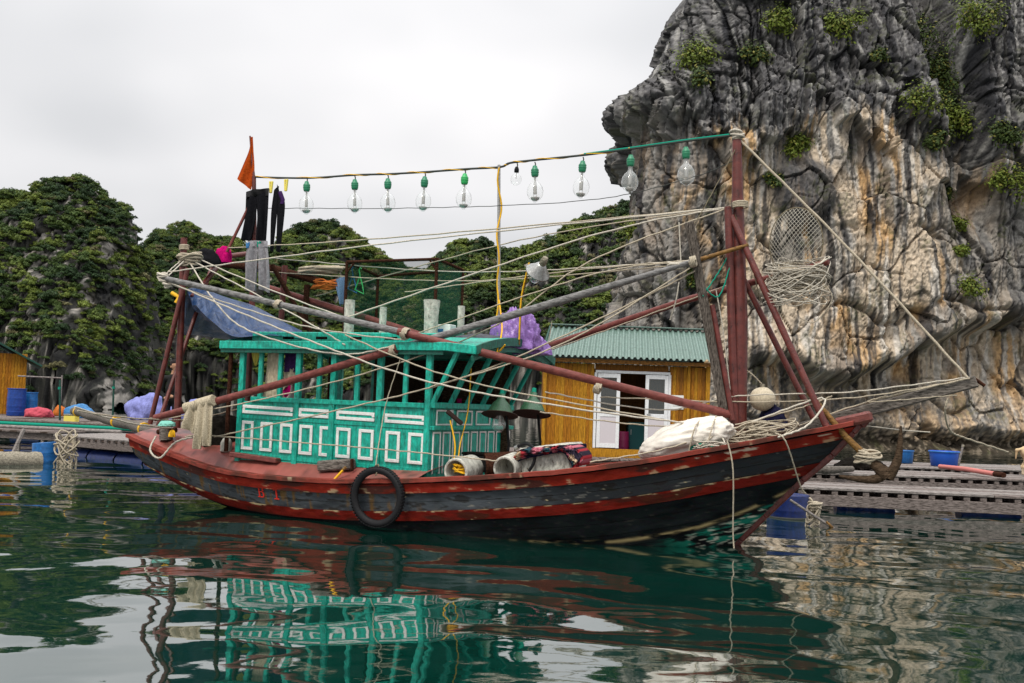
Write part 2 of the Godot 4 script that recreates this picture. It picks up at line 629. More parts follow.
func cliff_setup() -> void:
	var hr := RandomNumberGenerator.new()
	hr.seed = 4242
	cell_hash.resize(4096)
	for k in 4096:
		cell_hash[k] = hr.randf()
	cf.big = noise(101, 0.11, 2)
	cf.flute = noise(102, 0.55, 2)
	cf.flute2 = noise(103, 1.7, 2)
	cf.cell = noise(104, 0.55, 1, FastNoiseLite.TYPE_CELLULAR)
	cf.cell.cellular_return_type = FastNoiseLite.RETURN_CELL_VALUE
	cf.cell.cellular_jitter = 1.0
	cf.edge = noise(104, 0.55, 1, FastNoiseLite.TYPE_CELLULAR)
	cf.edge.cellular_return_type = FastNoiseLite.RETURN_DISTANCE2_SUB
	cf.edge.cellular_jitter = 1.0
	cf.cell2 = noise(114, 1.5, 1, FastNoiseLite.TYPE_CELLULAR)
	cf.cell2.cellular_return_type = FastNoiseLite.RETURN_CELL_VALUE
	cf.cell3 = noise(115, 3.4, 1, FastNoiseLite.TYPE_CELLULAR)
	cf.cell3.cellular_return_type = FastNoiseLite.RETURN_CELL_VALUE
	cf.crack = noise(116, 0.5, 2)
	cf.fine = noise(105, 1.6, 4)
	cf.warp = noise(106, 0.2, 2)
	cf.streak = noise(107, 1.0, 3)
	cf.patch = noise(108, 0.22, 3)
	cf.vein = noise(109, 0.9, 3)

# lower edge of the dark upper tier
func tier(u: float) -> float:
	return ev([0.0, 5.0, 9.0, 13.0, 17.0, 19.5, 22.0, 32.0], [16.8, 16.5, 15.7, 15.8, 17.2, 17.0, 15.4, 15.0], u) + 0.9 * cf.warp.get_noise_2d(u * 2.0, 5.0)

# roof of the big hollow near the water
func hollow(u: float) -> float:
	return ev([8.0, 13.0, 16.0, 19.0, 25.0, 32.0], [3.6, 4.4, 3.5, 4.6, 7.0, 8.0], u) + 0.5 * cf.warp.get_noise_2d(u * 2.5, 40.0)

var cell_hash := PackedFloat32Array()

# Blocks of about su by sh metres: nearest of jittered points; gives the block's own set-back and tilt, less the joint round it.
func facet(x: float, y: float, su: float, sh: float, sd: int, amp: float, tilt: float, joint: float) -> float:
	var px := x / su
	var py := y / sh
	var ix := int(floor(px))
	var iy := int(floor(py))
	var f1 := 9.0
	var f2 := 9.0
	var best := 0
	var bx := 0.0
	var by := 0.0
	for j in 3:
		for i in 3:
			var k := (((ix + i - 1) * 73 + (iy + j - 1) * 179 + sd * 31) & 1023) * 4
			var dx := px - (ix + i - 1 + cell_hash[k])
			var dy := py - (iy + j - 1 + cell_hash[k + 1])
			var d := maxf(absf(dx), absf(dy)) * 0.6 + sqrt(dx * dx + dy * dy) * 0.4
			if d < f1:
				f2 = f1
				f1 = d
				best = k
				bx = dx
				by = dy
			elif d < f2:
				f2 = d
	var out := amp * (cell_hash[best + 2] * 2.0 - 1.0) + tilt * su * (bx * (cell_hash[best + 3] * 2.0 - 1.0) + by * 1.6 * (cell_hash[best + 2] - cell_hash[best + 3]))
	return out - joint * smoothstep(0.09, 0.0, (f2 - f1) * su)

func cliff_shift(h: float) -> float:
	return ev([-2.0, 0.0, 5.0, 8.7, 12.0, 16.4, 17.0, 18.1, 20.0, 23.0, 30.0], [-2.6, -2.6, -1.4, -0.4, 0.25, 0.45, -0.1, 0.0, 2.0, 3.3, 6.2], h)

func cliff_out(u0: float, h: float) -> float:
	var u: float = u0 + cliff_shift(h) * smoothstep(15.0, 8.0, u0)
	var wx: float = u + 0.12 * cf.warp.get_noise_2d(u * 1.5, h * 1.2) + 0.05 * cf.fine.get_noise_2d(u * 0.6, h * 0.5)
	var wh: float = h + 0.5 * cf.warp.get_noise_2d(u * 1.6 + 30.0, h * 1.3)
	var d: float = 0.85 * cf.big.get_noise_2d(u, h * 0.5)
	var up := smoothstep(-0.6, 0.8, h - tier(u))         # the upper tier is deeply fluted, the wall below smoother
	var rg := lerpf(0.35, 1.0, maxf(up, 0.8 * smoothstep(10.0, 8.5, u)))
	d += 0.12 * rg * (0.6 - absf(cf.flute.get_noise_2d(wx, wh * 0.06)) * 2.0)
	d += 0.16 * rg * (0.6 - absf(cf.flute2.get_noise_2d(wx, wh * 0.05)) * 2.0)
	# jointed blocks: flat faces, each set and tilted a little differently, with open joints
	d += facet(wx, wh, 2.3, 3.4, 11, 0.45, 0.11, 0.34)
	d += facet(wx + 0.3, wh, 0.9, 1.9, 23, 0.16, 0.15, 0.16) * lerpf(0.65, 1.0, up)
	d += facet(wx + 0.1, wh, 0.42, 2.4, 51, 0.16, 0.16, 0.16) * rg * rg
	d += facet(wx, wh + 0.2, 0.3, 0.6, 37, 0.045, 0.18, 0.045)
	d -= 0.55 * rg * smoothstep(0.025, 0.0, absf(cf.crack.get_noise_2d(wx * 0.9, wh * 0.06)))
	d += 0.10 * cf.fine.get_noise_2d(u * 1.3, h) + 0.05 * cf.fine.get_noise_2d(u * 5.0, h * 3.5)
	var tb: float = tier(u) + 1.3 * cf.cell.get_noise_2d(wx * 1.6, 700.0) + 0.5 * cf.cell2.get_noise_2d(wx * 1.4, 300.0)
	d += 0.95 * smoothstep(tb, tb + 0.13, h) - 0.4 * smoothstep(tb + 1.0, tb + 6.0, h)
	# bedding cracks
	for q in [[2.0, 0.10, 0.02], [7.4, -0.03, 0.05], [10.4, 0.12, -0.03], [18.3, 0.05, 0.0], [20.6, -0.06, 0.0]]:
		var line: float = q[0] + q[1] * (u - 14.0) + 1.4 * cf.warp.get_noise_2d(u * 1.6, q[0] * 9.0)
		d -= 0.4 * exp(-pow((h - line) / 0.1, 2.0)) * smoothstep(-0.25, 0.1, cf.patch.get_noise_2d(u * 1.4, q[0] * 20.0))
		d += 0.18 * smoothstep(line + 0.02, line + 0.5, h)
	# hollow under the ledge and the notch the tide cut
	var r := hollow(u)
	d -= 2.1 * smoothstep(10.5, 15.0, u) * smoothstep(r + 0.25, r - 0.5, h) * smoothstep(-1.5, r * 0.75, h)
	d += 0.55 * smoothstep(10.0, 14.0, u) * exp(-pow((h - r - 0.5) / 0.6, 2.0))
	d -= 1.5 * smoothstep(1.5, 0.5, h + 0.4 * cf.warp.get_noise_2d(u * 2.0, 77.0)) - 0.8 * smoothstep(0.55, 0.0, h)
	# leaning boulder and the gully
	var e := Vector2(u - 14.6, (h - 13.0) * 0.85).length()
	d += 1.0 * smoothstep(1.7, 0.7, e)
	var gl := 23.2 - 0.14 * (h - 15.0)
	d -= 3.0 * smoothstep(1.5, 0.3, absf(u - gl)) * smoothstep(10.0, 13.5, h)
	d -= 1.3 * smoothstep(0.9, 0.1, absf(u - 9.3 - 0.05 * (h - 12.0))) * smoothstep(14.0, 8.0, h)
	return d

func cliff_pos(u: float, h: float) -> Vector3:
	var p: Vector3
	var nn: Vector3
	var r := 2.8
	if u > 9.2:
		p = Vector3(u, h, -50.0 - 0.02 * (u - 9.2))
		nn = Vector3(0, 0, 1)
	else:
		var th := minf((9.2 - u) / r, 1.7)
		nn = Vector3(-sin(th), 0, cos(th))
		p = Vector3(9.2, h, -50.0 - r) + nn * r
		p += Vector3(-cos(th), 0, -sin(th)) * maxf(9.2 - u - 1.7 * r, 0.0)
	var shift := cliff_shift(h)
	var w := smoothstep(15.0, 8.0, u)
	p += Vector3(shift * w, 0, -0.06 * h - 0.5 * maxf(shift, 0.0))
	return p + nn * cliff_out(u, h) * lerpf(0.75, 1.0, smoothstep(5.0, 10.0, u))

func cliff_color(u0: float, h: float) -> Color:
	var u: float = u0 + cliff_shift(h) * smoothstep(15.0, 8.0, u0)
	var wx: float = u + 0.5 * cf.warp.get_noise_2d(u * 1.5, h * 0.5 + 9.0)
	var tb := tier(u)
	var n1: float = cf.patch.get_noise_2d(u, h)
	var n2: float = cf.fine.get_noise_2d(u * 2.0, h * 2.0)
	var st: float = cf.streak.get_noise_2d(wx * 1.1, h * 0.10)
	var st2: float = cf.streak.get_noise_2d(wx * 2.9 + 50.0, h * 0.16)
	var pale := Color(0.63, 0.52, 0.395)
	var ochre := Color(0.66, 0.43, 0.22)
	var grey := Color(0.25, 0.242, 0.232)
	var dark := Color(0.05, 0.05, 0.054)
	# lower face: pale and ochre stone, stained in dark runs
	var warm: float = cf.patch.get_noise_2d(wx * 1.8 + 80.0, h * 0.5) + 0.45 * exp(-pow((u - 10.4) / 1.3, 2.0) - pow((h - 12.0) / 3.0, 2.0)) + 0.4 * exp(-pow((u - 17.6) / 0.7, 2.0) - pow((h - 11.0) / 2.5, 2.0))
	var low := pale.lerp(ochre, smoothstep(0.0, 0.35, warm))
	low = low.lerp(Color(0.71, 0.665, 0.60), smoothstep(0.08, 0.38, cf.streak.get_noise_2d(wx * 2.0 + 120.0, h * 0.2)) * 0.85)
	low = low.lerp(grey, smoothstep(0.05, 0.4, cf.patch.get_noise_2d(wx * 1.2 + 200.0, h * 0.9)) * 0.75)
	low = low.lerp(dark, smoothstep(0.17, 0.34, st) * 0.88)
	low = low.lerp(dark, smoothstep(0.22, 0.38, st2) * 0.75)
	# the corner at the left and the far right are mostly weathered grey
	var gl := smoothstep(9.8, 8.6, u + 1.6 * n1 + 1.0 * st2)
	low = low.lerp(grey.lerp(dark, smoothstep(-0.1, 0.3, st)), gl * 0.8)
	var gr := smoothstep(20.5, 23.5, u + 3.0 * n1 + 2.0 * st) * smoothstep(6.0, 9.0, h + n1)
	low = low.lerp(grey.lerp(dark, smoothstep(-0.1, 0.3, st2)), gr * 0.75)
	var lowest := smoothstep(4.2, 2.2, h + 1.6 * n1)
	low = low.lerp(grey.lerp(pale, smoothstep(-0.1, 0.3, n2)), lowest * 0.5)
	# upper tier: dark lichened stone with lighter runs
	var up := Color(0.105, 0.102, 0.104).lerp(Color(0.235, 0.228, 0.222), smoothstep(-0.15, 0.4, st2 * 0.8 + n2 * 0.5))
	up = up.lerp(Color(0.04, 0.04, 0.044), smoothstep(0.1, 0.38, st))
	up = up.lerp(Color(0.46, 0.45, 0.42), smoothstep(0.28, 0.5, st2 + 0.25 * n1) * 0.55)
	var k := smoothstep(-0.6, 0.6, (h - tb) + 2.4 * st2 + 1.2 * n1)
	var out := low.lerp(up, k)
	var boulder := smoothstep(1.75, 1.35, Vector2(u - 14.6, (h - 13.0) * 0.85).length())
	out = out.lerp(Color(0.075, 0.075, 0.08), boulder * 0.85)
	# tide line: brown weed and oyster shells
	var tide := smoothstep(1.1, 0.5, h + 0.5 * n2)
	out = out.lerp(Color(0.075, 0.062, 0.045).lerp(Color(0.24, 0.2, 0.15), smoothstep(0.1, 0.4, n2)), tide)
	# moss in patches
	var moss := smoothstep(0.22, 0.42, cf.patch.get_noise_2d(u * 2.6 + 300.0, h * 1.6)) * smoothstep(0.0, 0.4, n2 + 0.2)
	out = out.lerp(Color(0.06, 0.07, 0.022), moss * 0.55)
	var f: float = 1.0 + 0.35 * n2 + 0.25 * cf.vein.get_noise_2d(u * 4.0, h * 3.0)
	return Color(out.r * f, out.g * f, out.b * f)

func build_cliff() -> void:
	cliff_setup()
	var us := PackedFloat32Array()
	var u := -8.0
	while u < 48.0:
		us.append(u)
		u += 0.3 if u < 0.5 or u > 29.0 else 0.058
	var hs := PackedFloat32Array()
	var h := -1.2
	while h < 34.0:
		hs.append(h)
		h += 0.058 if h < 24.5 else 0.35
	var rows := []
	var s := Shape.new()
	var W := us.size()
	var H := hs.size()
	for j in H:
		for i in W:
			s.v.append(cliff_pos(us[i], hs[j]))
			s.c.append(cliff_color(us[i], hs[j]))
	# the top runs back to close the mass
	var top := PackedVector3Array()
	for i in W:
		var p := s.v[(H - 1) * W + i]
		s.v.append(p + Vector3(4.0, 3.0 + sin(i * 0.7), -16.0))
		s.c.append(Color(0.05, 0.06, 0.03))
	H += 1
	s.n.resize(W * H)
	for j in H:
		for i in W:
			var a := s.v[j * W + mini(i + 1, W - 1)] - s.v[j * W + maxi(i - 1, 0)]
			var b := s.v[mini(j + 1, H - 1) * W + i] - s.v[maxi(j - 1, 0) * W + i]
			s.n[j * W + i] = a.cross(b).normalized()
	for j in H - 1:
		for i in W - 1:
			var k := j * W + i
			for q in [k, k + W, k + W + 1, k, k + W + 1, k + 1]:
				s.ix.append(q)
	structure("cliff", s, M.rock)

# ================================================================= wooded hills across the bay
func leaf_clump(sd: int, leaves: int, size: float) -> Shape:
	var r := RandomNumberGenerator.new()
	r.seed = sd
	var s := Shape.new()
	for k in leaves:
		var d := Vector3(r.randfn(), r.randfn(), r.randfn()).normalized()
		d.y = absf(d.y) * 1.0 - 0.25
		var lobes := 0.8 + 0.25 * sin(d.x * 4.0 + sd) * cos(d.z * 5.0 - sd)
		var p := d * (0.55 + 0.5 * sqrt(r.randf())) * lobes
		leaf(s, p, (d + Vector3(r.randfn(), r.randfn() + 0.5, r.randfn()) * 0.55).normalized(), size * r.randf_range(0.6, 1.3), r.randf_range(0.75, 1.25), r)
	return s

func leaf(s: Shape, p: Vector3, nn: Vector3, size: float, tone: float, r: RandomNumberGenerator) -> void:
	var t := nn.cross(Vector3(r.randfn(), r.randfn(), r.randfn())).normalized()
	var b := nn.cross(t)
	s.col = Color(tone, tone, tone)
	var k := s.vert(p - t * size, nn, s.col)
	s.vert(p + b * size * 0.5 + nn * size * 0.12, nn, s.col)
	s.vert(p + t * size, nn, s.col)
	s.vert(p - b * size * 0.5 + nn * size * 0.12, nn, s.col)
	s.tri(k, k + 1, k + 2, nn)
	s.tri(k, k + 2, k + 3, nn)

func build_hills() -> void:
	# name, distance of the foot, depth, ridge outline as [x, height], clump size, seed
	var hills := [
		[88.0, 16.0, [Vector3(-72, 8, 0), Vector3(-58, 19, 0), Vector3(-58.521, 21.699, -104), Vector3(-54.368, 22.485, -104), Vector3(-50.799, 22.612, -104), Vector3(-50.022, 23.599, -104), Vector3(-47.969, 24.419, -104), Vector3(-46.511, 24.684, -104), Vector3(-44.776, 23.892, -104), Vector3(-43.317, 22.451, -104), Vector3(-41.467, 21.452, -104), Vector3(-40.151, 20.542, -104), Vector3(-39.5, 18.443, -104), Vector3(-38.519, 16.045, -104), Vector3(-37.681, 12.491, -104), Vector3(-36.706, 8.33, -104), Vector3(-35.543, 2.639, -104)], 0.8, 1],
		[118.0, 16.0, [Vector3(-75, 8, 0), Vector3(-55.76, 16.763, -134), Vector3(-49.845, 21.594, -134), Vector3(-47.671, 23.718, -134), Vector3(-45.446, 25.026, -134), Vector3(-43.255, 24.557, -134), Vector3(-40.749, 23.28, -134), Vector3(-38.327, 23.502, -134), Vector3(-36.358, 22.071, -134), Vector3(-34.129, 20.787, -134), Vector3(-28.813, 17.034, -134), Vector3(-21.805, 11.195, -134), Vector3(-17.368, 1.956, -134)], 0.9, 2],
		[128.0, 16.0, [Vector3(-50, 3, 0), Vector3(-38.308, 20.123, -144), Vector3(-35.547, 22.852, -144), Vector3(-33.099, 26.163, -144), Vector3(-29.685, 27.753, -144), Vector3(-25.881, 27.3, -144), Vector3(-22.303, 25.371, -144), Vector3(-18.995, 22.85, -144), Vector3(-16.041, 21.638, -144), Vector3(-12.829, 21.167, -144), Vector3(-10.059, 20.827, -144), Vector3(-1.998, 18.485, -144), Vector3(7.009, 8.648, -144)], 0.95, 3],
		[104.0, 18.0, [Vector3(-22, 3, 0), Vector3(-13.898, 14.227, -122), Vector3(-10.619, 18.047, -122), Vector3(-8.989, 20.335, -122), Vector3(-7.321, 21.76, -122), Vector3(-5.116, 22.087, -122), Vector3(-2.151, 21.818, -122), Vector3(0.573, 21.418, -122), Vector3(3.615, 22.519, -122), Vector3(6.152, 24.102, -122), Vector3(8.328, 25.55, -122), Vector3(11.008, 26.768, -122), Vector3(16.385, 28.959, -122), Vector3(24.98, 31.771, -122), Vector3(38, 22, 0), Vector3(50, 6, 0)], 0.85, 4],
	]
	var rough := noise(140, 0.09, 4)
	var stone := noise(141, 0.14, 3)
	var run := noise(142, 0.7, 3)
	for hl in hills:
		var foot: float = hl[0]
		var deep: float = hl[1]
		var xs := []
		var ys := []
		for q in hl[2]:
			xs.append(q.x)
			ys.append(q.y - 0.7)
		var x0: float = xs[0]
		var x1: float = xs[xs.size() - 1]
		var W := 380
		var R := 130
		var s := Shape.new()
		var pts := []
		var cols := []
		for j in R:
			var g := j / float(R - 1) * 1.6       # 0 foot, 1 ridge, 1.6 behind it
			var row := []
			var crow := []
			for i in W:
				var x := lerpf(x0, x1, i / float(W - 1))
				var top := ev(xs, ys, x)
				var k := (0.16 * smoothstep(0.0, 0.06, g) + 0.84 * pow(minf(g, 1.0), 0.62)) if g <= 1.0 else 1.0 - pow((g - 1.0) / 0.6, 1.6) * 1.1
				var n1: float = rough.get_noise_3d(x, g * 26.0, foot)
				var y := -0.6 + (top + 0.6) * k + n1 * 2.0 * sin(minf(g, 1.0) * PI)
				var z := -foot - g * deep + 2.4 * rough.get_noise_3d(x * 1.4, y * 1.2, foot + 50.0) + 0.9 * (0.4 - absf(run.get_noise_3d(x * 0.8, y * 0.25, foot + 9.0))) + 0.35 * run.get_noise_3d(x * 3.0, y * 2.0, foot) + facet(x + foot, y, 2.2, 3.0, 61, 0.5, 0.3, 0.6) + facet(x, y + foot, 0.8, 1.3, 71, 0.22, 0.35, 0.3)
				row.append(Vector3(x, y, z))
				var st: float = run.get_noise_3d(x * 1.3, y * 0.3, foot) + 0.5 * run.get_noise_3d(x * 4.0, y * 3.0, foot + 3.0)
				var c := Color(0.06, 0.059, 0.054).lerp(Color(0.40, 0.37, 0.33), smoothstep(0.2, 0.5, st)).lerp(Color(0.022, 0.022, 0.022), smoothstep(0.02, -0.2, st))
				crow.append(c)
			pts.append(row)
			cols.append(crow)
		s.sheet(pts, Vector3(0, 0.3, 1), cols)
		structure("hill", s, M.rock)
		# woodland on it
		var mm := MultiMesh.new()
		mm.transform_format = MultiMesh.TRANSFORM_3D
		mm.use_colors = true
		var cl := leaf_clump(200 + int(hl[4]), 110, 0.2).node("clump", M.leaf, Vector3.ZERO)
		cl.mesh.surface_set_material(0, M.leaf)
		mm.mesh = cl.mesh
		cl.free()
		var spots := []
		var tones := []
		var trees := int((x1 - x0) * 100.0)
		for k in trees:
			var i := rng.randi_range(0, W - 2)
			var j := rng.randi_range(0, int(R / 1.6) + 8)
			var p: Vector3 = pts[j][i].lerp(pts[mini(j + 1, R - 1)][i + 1], rng.randf())
			if p.y < 0.6:
				continue
			var bare: float = stone.get_noise_3d(p.x * 1.1, p.y * 0.55, p.z)
			if bare + smoothstep(5.0, 1.5, p.y) * 0.4 > 0.42:
				continue
			var kind: float = rough.get_noise_3d(p.x * 3.0, p.y * 3.0, 90.0) + rng.randf_range(-0.35, 0.35)
			var c := Color(0.052, 0.088, 0.020).lerp(Color(0.135, 0.175, 0.030), smoothstep(-0.05, 0.5, kind)).lerp(Color(0.024, 0.050, 0.017), smoothstep(0.0, -0.4, kind))
			if rng.randf() < 0.06:
				c = Color(0.14, 0.13, 0.06)
			var big: float = rng.randf_range(0.55, 1.15) * (1.4 if rng.randf() < 0.1 else 1.0) * hl[3] * 0.85
			var tall := rng.randf_range(0.6, 1.3)
			for q in 6:
				var a := rng.randf() * TAU
				var rr := sqrt(rng.randf()) * big * 0.8
				var sz := big * rng.randf_range(0.32, 0.6)
				var off := Vector3(cos(a) * rr, (1.0 - rr * rr / (big * big)) * big * tall * 0.8, sin(a) * rr * 0.8)
				var b := Basis(Vector3.UP, rng.randf() * TAU) * Basis.from_scale(Vector3(sz * rng.randf_range(0.8, 1.3), sz * rng.randf_range(0.7, 1.2), sz))
				spots.append(Transform3D(b, p + off))
				tones.append(c * rng.randf_range(0.82, 1.2))
		mm.instance_count = spots.size()
		for k in spots.size():
			mm.set_instance_transform(k, spots[k])
			mm.set_instance_color(k, tones[k])
		var mi := MultiMeshInstance3D.new()
		mi.name = numbered("woodland")
		mi.multimesh = mm
		mi.material_override = M.leaf
		mi.set_meta("kind", "stuff")
		note(mi, ["dense green woodland covering the steep hill behind the small hut", "green woodland on the hill behind the stern flag", "green woodland on the hill behind the hanging washing line", "green woodland on the slope beside the grey cliff"][int(hl[4]) - 1], "woodland")
		add_child(mi)

# ================================================================= bushes rooted in the cliff
func build_cliff_plants() -> void:
	# x and height on the cliff, radius, tone, label
	var spots := [
		[7.7, 20.0, 1.1, 1, "bright green bush at the left shoulder of the cliff top"],
		[9.0, 18.4, 0.6, 0, "small bush below the cliff's left shoulder bush"],
		[10.6, 20.1, 0.75, 0, "dark bush on the upper cliff right of the shoulder bush"],
		[12.2, 22.3, 0.8, 1, "bush on the dark cliff top above the mast"],
		[16.9, 22.4, 1.0, 1, "bush hanging over the cliff edge at the top of the frame"],
		[20.3, 17.6, 1.05, 1, "round bush on a ledge above the pale rock, left of the gully"],
		[23.1, 17.2, 1.15, 1, "largest bright bush at the mouth of the dark gully"],
		[21.4, 15.9, 0.7, 0, "low dark bush below the two ledge bushes"],
		[14.5, 15.3, 0.72, 1, "bush growing on top of the leaning boulder"],
		[13.2, 13.6, 0.45, 0, "small tuft beside the leaning boulder"],
		[24.9, 13.7, 0.95, 1, "bush on the rock right of the gully foot"],
		[22.9, 11.9, 0.55, 1, "small bush on the grey wall below the gully"],
		[22.6, 13.6, 0.45, 0, "thin tuft halfway down the gully wall"],
		[23.0, 8.2, 0.6, 1, "bush just above the big overhang"],
		[22.8, 10.2, 0.35, 1, "smallest tuft on the wall above the overhang"],
		[21.4, 22.6, 1.2, 0, "dark foliage at the top left lip of the gully"],
		[23.6, 22.4, 1.2, 1, "bright foliage at the top right lip of the gully"],
		[22.3, 18.4, 0.9, 0, "dark fern clump above the largest gully bush"],
		[22.4, 21.0, 1.5, 0, "thick dark foliage filling the top of the gully"],
		[22.9, 19.6, 1.2, 0, "dark hanging foliage in the middle of the gully"],
		[5.1, 11.2, 0.7, 1, "light green bush low on the cliff's left edge"],
		[9.6, 8.4, 0.55, 0, "dark weed clump in the cleft behind the hut roof"],
		[24.6, 16.0, 0.8, 0, "dark bush in the gully's right wall"],
		[18.6, 20.5, 0.4, 0, "small weed on the dark upper rock"],
	]
	for k in spots.size():
		var q: Array = spots[k]
		var p := cliff_pos(q[0], q[1]) + Vector3(0, 0, 0.15)
		var o := thing("cliff_bush", q[4], "bush", p, "bushes rooted in the cliff")
		var r := RandomNumberGenerator.new()
		r.seed = 900 + k
		var rad: float = q[2] * 1.12
		var s := Shape.new()
		var b := Shape.new()
		var tips := []
		for t in 9:
			var d := Vector3(r.randf_range(-1, 1), r.randf_range(-0.35, 0.9), r.randf_range(0.2, 1.0)).normalized()
			var tip := p + d * rad * r.randf_range(0.5, 0.95)
			tips.append(tip)
			b.tube([p - Vector3(0, 0, 0.3), p + d * rad * 0.3 + Vector3(0, -0.05, 0), tip], [0.05, 0.03, 0.01], 5)
		for n in int(260 + 900 * rad):
			var tip: Vector3 = tips[r.randi() % tips.size()]
			var g := Vector3(r.randfn(), r.randfn(), r.randfn() * 0.7) * rad * 0.27
			var lp := tip + g
			var nn := (g.normalized() + Vector3(r.randfn() * 0.5, 0.7, 0.4)).normalized()
			leaf(s, lp, nn, r.randf_range(0.06, 0.12), 1.0, r)
			var base := Color(0.105, 0.14, 0.02) if q[3] == 1 else Color(0.042, 0.066, 0.016)
			var c := base * r.randf_range(0.55, 1.35)
			if r.randf() < 0.12:
				c = Color(0.16, 0.15, 0.03)
			for e in 4:
				s.c[s.c.size() - 1 - e] = c
		part("foliage", s, M.leaf, o)
		part("branch", b, M.brown_wood, o)

# ================================================================= the hut on its raft
func barrel_shape(r: float, h: float, t := Transform3D()) -> Shape:
	var s := Shape.new()
	s.lathe([Vector2(0.001, 0), Vector2(r * 0.9, 0), Vector2(r * 0.97, 0.015 * h), Vector2(r * 0.97, 0.12 * h), Vector2(r, 0.14 * h), Vector2(r, 0.16 * h), Vector2(r * 0.97, 0.18 * h), Vector2(r, 0.34 * h), Vector2(r * 1.03, 0.36 * h), Vector2(r * 1.0, 0.38 * h), Vector2(r, 0.62 * h), Vector2(r * 1.03, 0.64 * h), Vector2(r, 0.66 * h), Vector2(r * 0.97, 0.84 * h), Vector2(r * 0.98, 0.98 * h), Vector2(r * 0.93, h), Vector2(r * 0.88, h), Vector2(r * 0.86, 0.975 * h), Vector2(0.001, 0.975 * h)], 22, t)
	return s

func lying(p: Vector3, turn := 0.0) -> Transform3D:
	return Transform3D(Basis(Vector3.UP, turn) * Basis(Vector3(0, 0, 1), -PI / 2), p)

